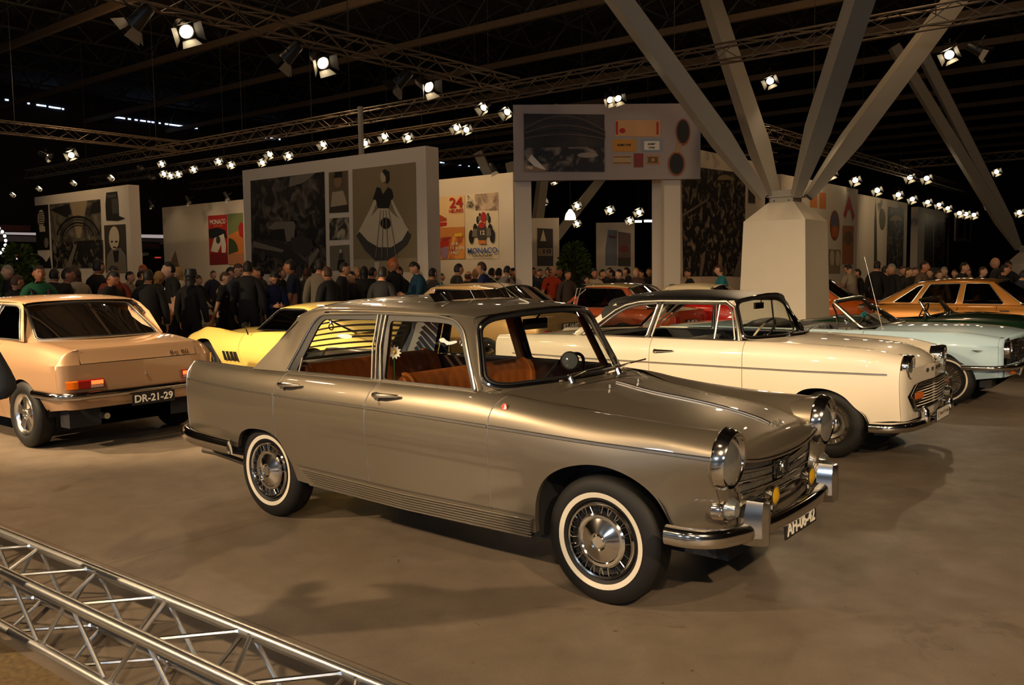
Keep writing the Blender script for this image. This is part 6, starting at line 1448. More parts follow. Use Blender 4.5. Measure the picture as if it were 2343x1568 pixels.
p = wallpanel('picture_panel', 'third pale panel along the right-hand row carrying two dark photographs', -8.35, -8.05, 38.2, 44.2, 4.2); f = Plane((-8.05, 0, 0), (1, 0, 0))
picture(p, 'dark_picture', f, [(2117, 490), (2136, 494), (2135, 612), (2114, 612)], SEPD); picture(p, 'dark_picture', f, [(2138, 494), (2170, 500), (2167, 612), (2136, 612)], CRD, [(ell(2153, 508, 13, 10, 12, 0, PI), GY)])
p = wallpanel('hanging_banner', 'small pale banner hanging beyond the right-hand row of panels', -8.5, -8.42, 47.5, 51.5, 4.2, 2.85); f = Plane((-8.42, 0, 0), (1, 0, 0))
picture(p, 'dark_picture', f, [(2194, 503), (2206, 505), (2205, 545), (2193, 544)], GYD); picture(p, 'dark_picture', f, [(2210, 505), (2219, 507), (2218, 548), (2209, 547)], BK)
# panels seen through the gateway
a = dep(1186, 500, 30); c2 = dep(1279, 503, 30)
def obl(name, label, pa, pb, th=.25):
    pa, pb = Vector((pa.x, pa.y, pa.z)), Vector((pb.x, pb.y, pa.z)); d = (pb-pa).normalized(); n = Vector((d.y, -d.x, 0)); c = (pa+pb)/2; t = thing(name, label, 'panel', (c.x, c.y, 0)); O_ = Vector((c.x, c.y, 0)); z = Vector((0, 0, 1))
    v = lambda p_, k, h_: Vector((p_.x, p_.y, h_))-n*k-O_
    B().hexa([v(pa, 0, 0), v(pb, 0, 0), v(pb, 0, pa.z), v(pa, 0, pa.z)], [v(pa, th, 0), v(pb, th, 0), v(pb, th, pa.z), v(pa, th, pa.z)]).build('board', PANEL, t); return t, Plane(pa, n)
p, f = obl('picture_panel', 'low pale panel seen through the gateway with a sailing boat picture', a, c2)
picture(p, 'boat_picture', f, [(1229, 522), (1265, 524), (1266, 609), (1229, 609)], SEPD, [([(1236, 552), (1243, 525), (1250, 552)], SEPL), ([(1231, 568), (1264, 568), (1264, 586), (1231, 586)], SEP)], texts=(('10', (1250, 576), 18, 10, BK),)); picture(p, 'palm_print', f, [(1188, 612), (1204, 578), (1212, 614)], GYD)
p, f = obl('picture_panel', 'bluish pale panel seen through the gateway with two faded posters', dep(1364, 510, 36), dep(1452, 516, 36))
picture(p, 'poster', f, [(1391, 526), (1412, 527), (1412, 608), (1385, 608), (1385, 570)], ink(120, 124, 132, .3, 2), [([(1393, 538), (1410, 541), (1410, 546), (1393, 544)], MAR)]); picture(p, 'poster', f, [(1414, 530), (1443, 534), (1443, 610), (1414, 609)], ink(120, 96, 92, .3, 2), [(ell(1428, 570, 11, 8), MAR), ([(1414, 590), (1443, 590), (1443, 610), (1414, 609)], GYD)])
# far stands
t = thing('stand_front', 'lit trade stand front with striped fascia at the far left edge', 'stand', (-41, 15, 0)); f = Plane((-41, 0, 0), (1, 0, 0))
WHB = ink(150, 140, 146); picture(t, 'fascia', f, [(-140, 513), (70, 516), (70, 530), (-140, 528)], ink(110, 60, 60)); picture(t, 'fascia', f, [(-140, 529), (400, 538), (400, 546), (-140, 533)], emis('lit_fascia', (.95, .80, .78, 1), .35)); picture(t, 'fascia', f, [(-140, 536), (400, 548), (400, 560), (-140, 550)], WHB)
picture(t, 'screen', f, [(30, 583), (68, 584), (68, 592), (30, 591)], emis('red_screen', (.8, .06, .04, 1), .6)); picture(t, 'screen', f, [(30, 591), (68, 592), (68, 595), (30, 594)], emis('white_screen', (1, 1, 1, 1), .9)); picture(t, 'screen', f, [(62, 571), (69, 571), (69, 583), (64, 583)], emis('white_screen', (1, 1, 1, 1), .9))
for a_, b_, c_ in ((320, 590, 365), ): picture(t, 'screen', f, [(354, 588), (368, 588), (368, 591), (354, 591)], emis('red_screen', (.8, .06, .04, 1), .6)); picture(t, 'shape_sign', f, [(320, 582), (330, 578), (341, 579), (340, 584), (330, 586), (320, 590)], ink(190, 190, 160)); picture(t, 'shape_sign', f, [(0, 572), (8, 570), (15, 574), (14, 580), (0, 578)], ink(190, 200, 110)); picture(t, 'sign', f, [(322, 552), (366, 554), (366, 570), (322, 569)], ink(80, 66, 66), texts=(('De Auto', (345, 561), 36, 9, MAR),))
ring = thing('light_ring', 'big wheel ring of white bulbs cut by the left edge', 'light', on(-28, 550, 0, -34)); Rr = .62
B().tube([(0, Rr*1.06*math.cos(a), Rr*1.06*math.sin(a)) for a in frange(0, 2*PI, 32)], .03, 6).build('rim', LAT, ring)
WB = emis('bulb_white', (.85, 1.0, .95, 1), 9.0)
for k in range(22): a = 2*PI*k/22; B().sphere((0.03, Rr*math.cos(a), Rr*math.sin(a)), .055, 8, 5).build('bulb', WB, ring)
p_ = dep(1305, 503, 30); t = thing('pendant_lamp', 'bell-shaped white pendant lamp glowing under the hanging board', 'lamp', p_)
B().lathe([(.001, .36), (.06, .34), (.09, .28), (.14, .22), (.175, .12), (.19, 0)], (0, 0, 0), 'z', 24).build('shade', emis('lamp_shade_lit', (1, .78, .48, 1), 4.5), t); B().tube([(0, 0, .36), (0, 0, 3.5)], .012, 5).build('cord', BLACK, t)
for px0, px1, y in ((1453, 1468, 507), (1474, 1495, 506), (1496, 1519, 505)):
    a, c2 = dep(px0, y, 42), dep(px1, y, 42); O_ = (a+c2)/2; t = thing('tube_light', 'bright horizontal tube light seen through the gateway', 'light', O_, group='gateway tube lights'); B().tube([a-O_, c2-O_], .05, 8).build('tube', emis('cool_tube', (.9, 1.0, .95, 1), 7), t); b = B(); b.box(-.4, .4, -.03, .03, .06, .10); b.tube([(0, 0, .1), (0, 0, 9.9-O_.z)], .01, 4); b.build('fitting', LAT, t)
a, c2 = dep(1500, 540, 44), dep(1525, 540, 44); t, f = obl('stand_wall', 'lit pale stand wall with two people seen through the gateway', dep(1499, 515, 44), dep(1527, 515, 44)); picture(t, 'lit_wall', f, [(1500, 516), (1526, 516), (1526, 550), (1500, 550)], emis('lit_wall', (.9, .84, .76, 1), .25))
# indoor trees
LEAF = mat('leaf_green', rgb(74, 92, 28), .5, noise=.35, scale=5)
def tree(label, base, hgt, rad, n, trunk):
    t = thing('potted_tree', label, 'plant', base); B().lathe([(.001, 0), (.22, 0), (.28, .45), (.26, .45), (.001, .42)], (0, 0, 0), 'z', 20).build('pot', GYD, t); b = B(); b.tube([(0, 0, .4), (.03, .02, trunk), (0, 0, hgt-.2)], [.05, .04, .01], 7)
    for i in range(14): a = random.random()*6.3; z = trunk+(hgt-trunk)*random.random()*.8; r_ = rad*.7; b.tube([(0, 0, z), (r_*math.cos(a), r_*math.sin(a), z+.25)], [.014, .005], 5)
    b.build('trunk', mat('bark', rgb(70, 52, 34), .8), t); b = B(); random.seed(int(hgt*100))
    for i in range(n):
        z = random.random(); rr_ = rad*(.35+.65*math.sin(PI*min(1, z*.9+.12)))*math.sqrt(random.random()); a = random.random()*6.283; p = Vector((rr_*math.cos(a), rr_*math.sin(a), trunk*.75+(hgt-trunk*.75)*z)); d = Vector((math.cos(a)+random.uniform(-.6, .6), math.sin(a)+random.uniform(-.6, .6), random.uniform(-.3, .9))).normalized(); s_ = d.orthogonal().normalized(); s_.rotate(Matrix.Rotation(random.random()*6.3, 3, d)); l = random.uniform(.12, .2)
        b.add([p, p+d*l*.5+s_*l*.28, p+d*l, p+d*l*.5-s_*l*.28], [(0, 1, 2, 3)])
    b.build('foliage', LEAF, t); return t
g_ = dep(50, 700, 20); tree('leafy green tree behind the visitors at the far left', (g_.x, g_.y, 0), 2.32, .42, 900, 1.1)
g_ = dep(1314, 640, 27); tree('bushy green tree below the pendant lamp in the gateway', (g_.x, g_.y, 0), 2.42, .52, 900, 1.2)
# ================================================================== visitors
def skin_mesh(V, Ed, Rd, sub=1, root=0):
    me = bpy.data.meshes.new('sk'); me.from_pydata([tuple(v) for v in V], Ed, []); ob = bpy.data.objects.new('sk', me); COL.objects.link(ob)
    md = ob.modifiers.new('s', 'SKIN'); md.use_smooth_shade = True; sd = me.skin_vertices[0].data
    for i, r in enumerate(Rd): sd[i].radius = r if isinstance(r, tuple) else (r, r)
    sd[root].use_root = True
    if sub: m2 = ob.modifiers.new('d', 'SUBSURF'); m2.levels = sub; m2.render_levels = sub
    bpy.context.view_layer.update(); out = bpy.data.meshes.new_from_object(ob.evaluated_get(bpy.context.evaluated_depsgraph_get()))
    bpy.data.objects.remove(ob); bpy.data.meshes.remove(me); return out
def add_mesh(b, me, mi=0):
    b.add([v.co.copy() for v in me.vertices], [tuple(p.vertices) for p in me.polygons], mi); bpy.data.meshes.remove(me)
def head_pts(R=(.100, .078, .125), n=22, m=16, grow=0.0):
    rows = []
    for i in range(m+1):
        th = PI*i/m; row = []
        for j in range(n):
            ph = 2*PI*j/n; x, y, z = math.sin(th)*math.cos(ph), math.sin(th)*math.sin(ph), math.cos(th)
            sx, sy, sz = R; jaw = max(0, -z-.15); sy_ = sy*(1-.30*jaw); X = x*sx*(1-.16*jaw*(x < 0)); Yy = y*sy_; Z = z*sz
            if x > .55: 
                f_ = (x-.55)/.45
                nose = math.exp(-((y)/.16)**2)*math.exp(-((z+.12)/.20)**2); X += .026*nose*f_
                X -= .012*math.exp(-((abs(y)-.38)/.16)**2)*math.exp(-((z-.10)/.13)**2)*f_; X += .007*math.exp(-((z-.27)/.10)**2)*f_
                X += .008*math.exp(-(y/.35)**2)*math.exp(-((z+.48)/.10)**2)*f_; X += .010*math.exp(-(y/.3)**2)*math.exp(-((z+.80)/.14)**2)
            k = 1+grow; row.append((X*k, Yy*k, Z*k, x, y, z))
        rows.append(row)
    return rows
POSES = {}
def person_meshes(pose):
    """Meshes of one standing figure 1.75 m tall, facing +x: body with head and hands, top, trousers, shoes and hair kinds."""
    if pose in POSES: return POSES[pose]
    P = dict(stand=dict(l=((.02, .05), (.10, .03)), r=((-.01, .05), (.08, .03)), hp=0, hy=0, lean=0), bent=dict(l=((.08, .02), (.26, -.10)), r=((.08, .02), (.26, -.10)), hp=.55, hy=0, lean=.10),
             phone=dict(l=((.04, .05), (.12, .02)), r=((.10, .03), (.30, -.06)), hp=.25, hy=.2, lean=.04), look=dict(l=((.0, .06), (.07, .04)), r=((.02, .05), (.11, .02)), hp=.1, hy=.8, lean=.02),
             walk=dict(l=((.12, .04), (.22, .02)), r=((-.10, .05), (-.08, .04)), hp=.05, hy=-.3, lean=.04), elbow=dict(l=((.10, .10), (.24, -.02)), r=((-.04, .12), (.26, -.12)), hp=.3, hy=0, lean=.05))[pose]
    ln = P['lean']; V = []; Ed = []; Rd = []
    def v(p, r, par=None): V.append(Vector(p)); Rd.append(r); i = len(V)-1; (Ed.append((par, i)) if par is not None else None); return i
    step = .14 if pose == 'walk' else .0
    pel = v((0, 0, .95), (.12, .155)); wst = v((ln*.35, 0, 1.12), (.11, .14), pel); ch = v((ln*.8, 0, 1.30), (.125, .165), wst); nb = v((ln, 0, 1.45), (.075, .10), ch); nk = v((ln+.012, 0, 1.52), .055, nb); hb = v((ln+.03, 0, 1.58), .055, nk)
    arms = {}
    for sg, key in ((1, 'l'), (-1, 'r')):
        (ex, ey), (wx, wy) = P[key]; sh = v((ln, sg*.17, 1.415), .062, nb); up = (.27 if True else 0)
        el = Vector((ln+ex, sg*(.20+ey), 1.13)); wr = el+Vector((wx, sg*(wy-.03), -.24)) if wx < .2 else el+Vector((wx*.85, sg*(wy-.05), .02 if pose != 'phone' or sg == 1 else .14))
        e = v(el, .045, sh); w_ = v(wr, .030, e); arms[sg] = (sh, e, w_)
    legs = {}
    for sg in (1, -1):
        hp = v((0, sg*.09, .90), .09, pel); kn = v((.02+step*sg*.5, sg*.10, .50), .062, hp); an = v((-.02+step*sg, sg*.105, .09), .042, kn); ft_ = v((.10+step*sg, sg*.115, .035), .036, an); legs[sg] = (hp, kn, an, ft_)
    raw = skin_mesh(V, Ed, Rd); SV = [w.co.copy() for w in raw.vertices]; SN = [w.normal.copy() for w in raw.vertices]; SF = [tuple(p.vertices) for p in raw.polygons]
    b = B(); add_mesh(b, raw)
    names = {}
    for a, c_ in Ed: names[(a, c_)] = 'torso'
    for sg in (1, -1):
        sh, e, w_ = arms[sg]; names[(sh, e)] = 'upper'; names[(e, w_)] = 'fore'; names[(nb, sh)] = 'torso'
        hp, kn, an, ft_ = legs[sg]; names[(hp, kn)] = 'leg'; names[(kn, an)] = 'leg'; names[(an, ft_)] = 'foot'; names[(pel, hp)] = 'hip'
    names[(nb, nk)] = 'neck'; names[(nk, hb)] = 'neck'
    def near(p):
        best = (9, None, 0)
        for (a, c_), n_ in names.items():
            A, C_ = V[a], V[c_]; ab = C_-A; t_ = max(0, min(1, (p-A).dot(ab)/ab.length_squared)); dd = (p-A-ab*t_).length
            if dd < best[0]: best = (dd, n_, t_)
        return best[1], best[2]
    CLS = [near(p) for p in SV]
    # hands: palm, four unequal fingers and a thumb
    for sg in (1, -1):
        w_ = V[arms[sg][2]]; d = (w_-V[arms[sg][1]]).normalized(); s_ = Vector((1, 0, 0)) if abs(d.x) < .7 else Vector((0, 0, 1)); s_ = (s_-d*s_.dot(d)).normalized(); n_ = d.cross(s_)
        b.tube([w_-d*.02, w_+d*.03, w_+d*.085], [.026, .036, .034], 8, ry=.017, up=s_)
        for k, L in enumerate((.062, .072, .068, .052)):
            o_ = w_+d*.08+s_*(.027-.018*k); b.tube([o_, o_+d*L*.5+n_*.006*sg, o_+d*L+n_*.022*sg], [.009, .0085, .006], 6)
        o_ = w_+d*.03+s_*.030; b.tube([o_, o_+d*.03+s_*.022, o_+d*.058+s_*.026], [.011, .010, .007], 6)
    # head
    hc = V[hb]+Vector((.022, 0, .075)); Rm = Matrix.Translation(hc) @ Matrix.Rotation(P['hy'], 4, 'Z') @ Matrix.Rotation(P['hp'], 4, 'Y')
    hp_ = head_pts(); st = len(b.v); b.grid([[q[:3] for q in r] for r in hp_], cv=True)
    for sg in (1, -1):
        b.sphere((-.005, sg*.080, -.005), .03, 8, 6, (.6, .35, 1)); b.sphere((.083, sg*.031, .014), .010, 8, 6, (.6, 1, .7), mi=1); b.box(.088, .094, sg*.031-.014, sg*.031+.014, .030, .035, mi=2)
    b.box(.098, .103, -.020, .020, -.062, -.056, mi=3); b.xf(Rm, st)
    # clothes: the covered part of the figure, lifted off the skin
    def cloth(ok, grow):
        c = B(); idx = {}
        for f_ in SF:
            if all(ok(CLS[q], SV[q]) for q in f_):
                for q in f_:
                    if q not in idx: idx[q] = len(c.v); c.v.append(tuple(SV[q]+SN[q]*grow))
                c.f.append(tuple(idx[q] for q in f_)); c.m.append(0)
        return c
    top = cloth(lambda k, p: (k[0] == 'torso' and p.z > .84) or (k[0] == 'hip' and p.z > .86) or k[0] == 'upper' or (k[0] == 'fore' and k[1] < .93) or (k[0] == 'neck' and p.z < 1.545), .020)
    tee = cloth(lambda k, p: (k[0] == 'torso' and p.z > .86) or (k[0] == 'hip' and p.z > .88) or (k[0] == 'upper' and k[1] < .72) or (k[0] == 'neck' and p.z < 1.535), .014)
    tr = cloth(lambda k, p: k[0] in ('leg', 'hip') or (k[0] == 'torso' and p.z < 1.02), .013); sh_ = B()
    for sg in (1, -1): a = V[legs[sg][2]]; sh_.tube([(a.x-.05, a.y, .045), (a.x+.03, a.y, .05), (a.x+.12, a.y, .04), (a.x+.19, a.y, .03)], [.042, .046, .044, .026], 10, up=(0, 0, 1))
    def hair(fn, gx=.06):
        rows = head_pts(grow=gx); h_ = B(); st = 0; n = len(rows[0])
        for i in range(len(rows)-1):
            for j in range(n):
                q = [rows[i][j], rows[i+1][j], rows[i+1][(j+1) % n], rows[i][(j+1) % n]]; c = [sum(k[t] for k in q)/4 for t in (3, 4, 5)]
                if fn(*c): h_.add([k[:3] for k in q], [(0, 1, 2, 3)])
        return h_
    sht = hair(lambda x, y, z: z > .34+.22*max(0, x) or (x < -.05 and z > -.35)); lng = hair(lambda x, y, z: z > .40+.15*max(0, x) or (x < .12 and z > -.98), .12); gry = hair(lambda x, y, z: (x < .1 and -.4 < z < .45), .05)
    lng.grid([[(-.075-.012*k+(.035 if abs(y) > .9 else .0)-.03*(1-abs(y)), y*(.085-.008*k), -.03-.075*k) for y in (-1, -.6, -.2, .2, .6, 1)] for k in range(4)])
    out = {}
    out['body'] = b.mesh('body', [None]*4, 60); out['top'] = top.mesh('top', [None], 60); out['tee'] = tee.mesh('tee', [None], 60); out['trousers'] = tr.mesh('trousers', [None], 60); out['shoes'] = sh_.mesh('shoes', [None], 60)
    for k, h_ in (('short', sht), ('long', lng), ('fringe', gry)): h_.xf(Rm); out[k] = h_.mesh('hair', [None], 60, weld=.001)
    out['Rm'] = Rm; out['wr'] = V[arms[-1][2]].copy(); POSES[pose] = out; return out
SKINS = [mat('skin_a', rgb(206, 150, 112), .5, noise=.05), mat('skin_b', rgb(186, 124, 86), .5, noise=.05), mat('skin_c', rgb(220, 172, 136), .5, noise=.05)]
EYE = mat('eye_dark', (.02, .015, .012, 1), .2); LIP = mat('lip', rgb(150, 84, 70), .5)
def cl(r, g, b_): return mat('cloth_%d_%d_%d' % (r, g, b_), rgb(r, g, b_), .85, noise=.12, scale=25, bump=.1, bscale=120)
HAIRC = dict(d=mat('hair_dark', (.012, .009, .007, 1), .6, noise=.3, scale=60), b=mat('hair_brown', rgb(74, 46, 28), .6, noise=.3, scale=60), l=mat('hair_blond', rgb(190, 146, 86), .6, noise=.25, scale=60), g=mat('hair_grey', rgb(150, 144, 134), .6, noise=.25, scale=60), r=mat('hair_red', rgb(170, 86, 34), .6, noise=.25, scale=60))
def putm(o, mats):
    for i, m in enumerate(mats): o.material_slots[i].link = 'OBJECT'; o.material_slots[i].material = m
def person(px, py, d, label, top=(24, 22, 22), pose='stand', face=None, hair='d', style='short', kind='top', legs=(22, 22, 26), skin=0, group=None, extra=None):
    for e in range(40):      # stand clear of the cars
        t = dep(px, py, d)
        if not any(a <= t.x <= c and b_ <= t.y <= g_ for a, c, b_, g_ in CARS) and not any((t.x-q[0])**2+(t.y-q[1])**2 < .21 for q in PLACED): break
        d += .15
    PLACED.append((t.x, t.y))
    s = max(.62, min(1.12, t.z/1.775)); ms = person_meshes(pose)
    o = bpy.data.objects.new('person', ms['body']); COL.objects.link(o); putm(o, [SKINS[skin], EYE, HAIRC[hair], LIP]); o.location = (t.x, t.y, 0); o.scale = (s, s, s)
    toc = math.atan2(CAM.y-t.y, CAM.x-t.x); o.rotation_euler = (0, 0, toc+(random.uniform(-2.6, 2.6) if face is None else face))
    tag(o, label, 'person', group)
    for nm, key, m in (('top' if kind == 'tee' else 'jacket', kind, cl(*top)), ('trousers', 'trousers', cl(*legs)), ('shoes', 'shoes', BLACK)):
        c = bpy.data.objects.new(nm, ms[key]); COL.objects.link(c); c.parent = o; putm(c, [m])
    if style != 'bald': c = bpy.data.objects.new('hair', ms[style]); COL.objects.link(c); c.parent = o; putm(c, [HAIRC[hair]])
    if extra: extra(o, ms)
    return o
def glasses(o, ms):
    b = B()
    for sg in (1, -1): b.tube([(.104, sg*.033+.020*math.cos(a), .012+.016*math.sin(a)) for a in frange(0, 2*PI, 10)], .003, 4); b.tube([(.100, sg*.053, .014), (0, sg*.082, .010)], .003, 4)
    b.xf(ms['Rm']); b.build('glasses', BLACK, o)
def straps(o, ms):
    b = B()
    for sg in (1, -1): b.tube([(-.13, sg*.11, 1.15), (-.10, sg*.11, 1.44), (.02, sg*.115, 1.49), (.13, sg*.11, 1.38), (.155, sg*.11, 1.15)], .03, 6, ry=.012)
    b.build('backpack_straps', BLACK, o)
def phone(o, ms): b = B(); w_ = ms['wr']; b.box(w_.x+.06, w_.x+.075, w_.y-.04, w_.y+.04, w_.z+.0, w_.z+.13); b.build('phone', mat('phone_blue', rgb(110, 140, 160), .3), o)
def cords(o, ms):
    b = B()
    for sg in (1, -1): b.tube([(.10, sg*.06, 1.44), (.175, sg*.055, 1.34), (.178, sg*.05, 1.16)], .006, 5)
    b.build('drawstrings', PLATEW, o)
def hat(o, ms): b = B(); b.lathe([(.001, .17), (.085, .16), (.105, .06), (.16, .05), (.16, .042), (.10, .04)], (0, 0, 0), 'z', 20); b.xf(ms['Rm']); b.build('hat', BLACK, o)
D1, D2, D3, NV = (20, 18, 18), (30, 27, 26), (44, 40, 38), (24, 28, 46)
L = 'person '
PLACED = []
CARS = [(-10.6, -5.5, -1.0, 1.4), (-10.5, -5.4, 2.6, 5.0), (-10.4, -5.2, 5.9, 8.1), (-9.9, -5.2, 10.0, 12.2), (-8.6, -4.4, 11.7, 13.7), (-7.9, -3.1, 14.7, 16.8), (-3.0, 2.2, 12.2, 14.5), (-2.1, .2, 19.6, 24.2), (-19.3, -15, 5.5, 7.7), (-3.4, 1, 9.8, 11.8), (-4.9, -2.9, 10.7, 12.6), (-20, -10.2, 8.75, 9.6), (-30, -12, 13.9, 14.7), (-8.2, -7.3, 13.7, 20), (-28, -21.6, 8.55, 9.3)]
person(23, 607, 16.5, L+'with grey hair in profile beside the leafy tree at the far left', D1, 'stand', -1.1, 'g', skin=2)
person(27, 630, 13.6, L+'with brown hair and glasses at the far left behind the rose-beige roof', D1, 'look', 1.2, 'b', extra=glasses)
person(86, 608, 13.2, L+'in a green jumper with black backpack straps', (28, 96, 58), 'stand', .25, 'd', extra=straps, skin=1)
person(120, 616, 15.4, L+'in black just right of the green jumper, back to the viewer', D1, 'stand', 2.6, 'd')
person(147, 615, 14.6, L+'in dark clothes in profile left of the checked shirt', D1, 'stand', 1.3, 'd', skin=1)
person(176, 613, 14.4, L+'in a pale checked shirt with brown wavy hair', (170, 160, 140), 'stand', -2.4, 'b', 'long')
person(219, 596, 15.2, L+'tall and dark below the left edge of the bald portrait', D1, 'stand', 2.2, 'd')
person(238, 620, 13.3, L+'in a black jacket bowing over a phone', D1, 'bent', .9, 'd', skin=1)
person(258, 609, 14.5, L+'in a rust red cardigan holding up a small camera', (126, 48, 24), 'phone', .1, 'd', skin=0, extra=phone)
person(292, 622, 18, L+'in a beige jacket right of the rust red cardigan', (150, 140, 120), 'stand', 1.0, 'd')
person(318, 620, 19, L+'small and dark in the gap between the far left panel and the poster wall', D2, 'stand', 1.7, 'd')
person(337, 617, 13.6, L+'in a long black coat, back turned, left of the poster wall', D1, 'stand', 3.0, 'd')
person(331, 606, 20, L+'with reddish hair behind the long black coat', D2, 'stand', -2, 'r')
person(358, 622, 17, L+'with blond hair half hidden right of the long black coat', D3, 'stand', 2.0, 'l', 'long')
person(393, 600, 15.0, L+'tall in a black T-shirt in profile before the poster wall', D1, 'stand', -1.3, 'd', kind='tee', skin=2)
person(411, 613, 16.5, L+'in a white top with orange blond hair before the poster wall', (214, 200, 180), 'stand', -1.6, 'l', 'long', skin=2)
person(433, 621, 14.3, L+'in black with a dark hat and long dark hair', D1, 'stand', 2.7, 'd', 'long', extra=hat)
person(452, 632, 21, L+'small, peering out right of the dark hat', D3, 'stand', .6, 'b')
person(485, 620, 24, L+'far off in a dark coat against the pale poster wall', NV, 'stand', .6, 'd')
person(503, 623, 15.6, L+'young, in a black T-shirt walking right past the poster wall', D1, 'walk', 1.5, 'b', kind='tee', skin=2)
person(522, 612, 17.2, L+'half hidden behind the young one in a black T-shirt', D2, 'stand', 1.2, 'd')
person(536, 604, 16.4, L+'in a grey blue denim jacket with folded arms', (58, 66, 84), 'phone', .7, 'b', extra=glasses)
person(565, 598, 15.0, L+'tall in a black jacket, back turned, at the left edge of the street picture', D1, 'stand', 2.9, 'd')
person(597, 611, 16.0, L+'in profile in dark clothes under the street picture', D2, 'stand', -1.3, 'd', skin=1)
person(620, 623, 15.0, L+'with glasses in a navy jacket with white drawstrings looking down', (26, 34, 70), 'bent', .3, 'd', extra=lambda o, m: (glasses(o, m), cords(o, m)))
person(640, 613, 18.2, L+'with brown hair behind the navy jacket with drawstrings', D3, 'stand', 1.0, 'b', 'long')
person(670, 595, 15.8, L+'tall in a navy shirt turned away under the street picture', (34, 40, 58), 'stand', -1.8, 'd', kind='tee', skin=1)
person(700, 614, 17.5, L+'with long brown hair between the navy shirt and the grey jacket', D3, 'stand', 2.5, 'b', 'long')
person(730, 594, 15.4, L+'in a grey beige jacket, back turned, under the portrait picture', (124, 112, 92), 'stand', 2.9, 'd')
person(752, 611, 15.0, L+'in a black jacket with brown hair right of the grey beige jacket', D1, 'stand', -2.4, 'b')
person(781, 602, 16.0, L+'in a dark jacket in profile under the small figure picture', D2, 'stand', 1.4, 'd')
person(808, 622, 16.0, L+'with a pale face under the left edge of the fashion picture', D2, 'stand', -.7, 'd', skin=2)
person(814, 612, 18.2, L+'blond, under the left half of the fashion picture', D3, 'stand', .4, 'l')
person(832, 611, 15.0, L+'in a black hooded top, back turned, under the fashion picture', D1, 'stand', 3.0, 'd', 'long')
person(848, 613, 16.2, L+'dark haired right of the black hooded top', D2, 'stand', 2.2, 'd')
person(873, 611, 14.6, L+'broad in black, back turned, under the wide skirt of the fashion picture', D1, 'stand', 2.8, 'd')
person(894, 591, 17.0, L+'tall with reddish hair under the right half of the fashion picture', D2, 'look', .6, 'r', skin=1)
person(916, 610, 16.6, L+'facing left beside the tall one with reddish hair', D2, 'stand', -.8, 'b', skin=0)
person(933, 613, 16.4, L+'in profile just left of the blue green jacket', D2, 'stand', -1.4, 'b', skin=0)
person(912, 632, 14.8, L+'short and brown haired before the right end of the tall picture panel', D3, 'stand', .2, 'b', 'long')
person(966, 599, 15.2, L+'in a blue green jacket looking down at the edge of the tall picture panel', (20, 62, 82), 'bent', -1.2, 'd', skin=0)
person(986, 614, 16.6, L+'in a grey jacket, back turned, right of the blue green jacket', (86, 80, 74), 'stand', 2.4, 'd')
person(1006, 626, 24, L+'small child in turquoise far off below the orange and cream poster', (30, 130, 140), 'stand', 1.4, 'd')
person(1044, 604, 18.2, L+'in an olive jacket below the cream racing poster, back turned', (62, 58, 44), 'stand', 2.0, 'd')
person(1068, 621, 19, L+'bald, between the olive and the navy blue jackets', D2, 'stand', 2.4, 'b', 'fringe')
person(1086, 616, 20, L+'with pale blond hair left of the navy blue jacket', D3, 'stand', 2.8, 'l')
person(1107, 600, 17.4, L+'in a navy blue jacket, large, in profile behind the radio aerial', (28, 40, 84), 'stand', -1.9, 'b')
person(1122, 614, 20.5, L+'dark haired right behind the navy blue jacket', D2, 'stand', 2.4, 'd')
person(1139, 614, 20.0, L+'dark haired before the right edge of the poster wall', D3, 'stand', 2.6, 'd')
person(1154, 609, 19.0, L+'in a pale shirt holding up a phone before the poster wall', (130, 124, 116), 'phone', 2.4, 'd', extra=phone)
person(1169, 614, 21, L+'at the left gateway post, facing right', D3, 'stand', 1.2, 'd')
for k, (px, py, d) in enumerate(((1184, 612, 20), (1200, 616, 18.5), (1232, 616, 22.5), (1252, 612, 21))): person(px, py, d, L+'in dark clothes among those standing in the left half of the gateway', D2, 'stand', None, 'd', group='dark visitors in the left half of the gateway')
person(1219, 613, 19.6, L+'with glasses and a blue grey shirt in the gateway', (50, 60, 70), 'stand', .2, 'd', extra=glasses, skin=1)
person(1262, 609, 19.0, L+'bald with a bright orange shirt under a dark jacket', (196, 62, 18), 'look', .3, 'b', 'fringe', kind='tee', skin=0)
person(1279, 614, 20, L+'with a brown face just right of the orange shirt', D2, 'stand', .1, 'b', skin=1)
person(1298, 619, 19.4, L+'in a brown jacket under the bushy tree', (64, 50, 42), 'stand', .4, 'd', skin=1)
person(1335, 632, 18.2, L+'short and dark just left of the cream jacket', D2, 'stand', 1.4, 'd', 'long')
person(1360, 616, 18.4, L+'in a cream jacket below the bluish panel', (188, 170, 136), 'stand', .2, 'd', skin=1)
person(1394, 613, 23, L+'with a red lit face far off right of the cream jacket', D3, 'stand', .3, 'd', skin=0)
person(1420, 617, 19, L+'in profile in black below the tube lights', D1, 'stand', -.9, 'd', skin=2)
person(1457, 614, 20, L+'blond with long hair below the tube lights', (80, 56, 48), 'stand', -.4, 'l', 'long', skin=2)
person(1511, 615, 20.5, L+'with a red face and grey hair left of the right gateway post', (60, 70, 84), 'stand', .3, 'g', skin=0)
for k, (px, py, d) in enumerate(((1375, 617, 19.4), (1438, 612, 23), (1470, 618, 18.6), (1486, 613, 21), (1404, 618, 20.6), (1498, 619, 19.2))): person(px, py, d, L+'in dark clothes among those standing in the right half of the gateway', D2, 'stand', None, 'd', group='dark visitors in the right half of the gateway')
person(1534, 613, 18.0, L+'in a beige sweater in front of the right gateway post', (150, 130, 104), 'stand', 2.3, 'd', 'fringe')
person(1543, 630, 17.2, L+'dark haired child below the beige sweater at the gateway post', D2, 'stand', 1.2, 'd')
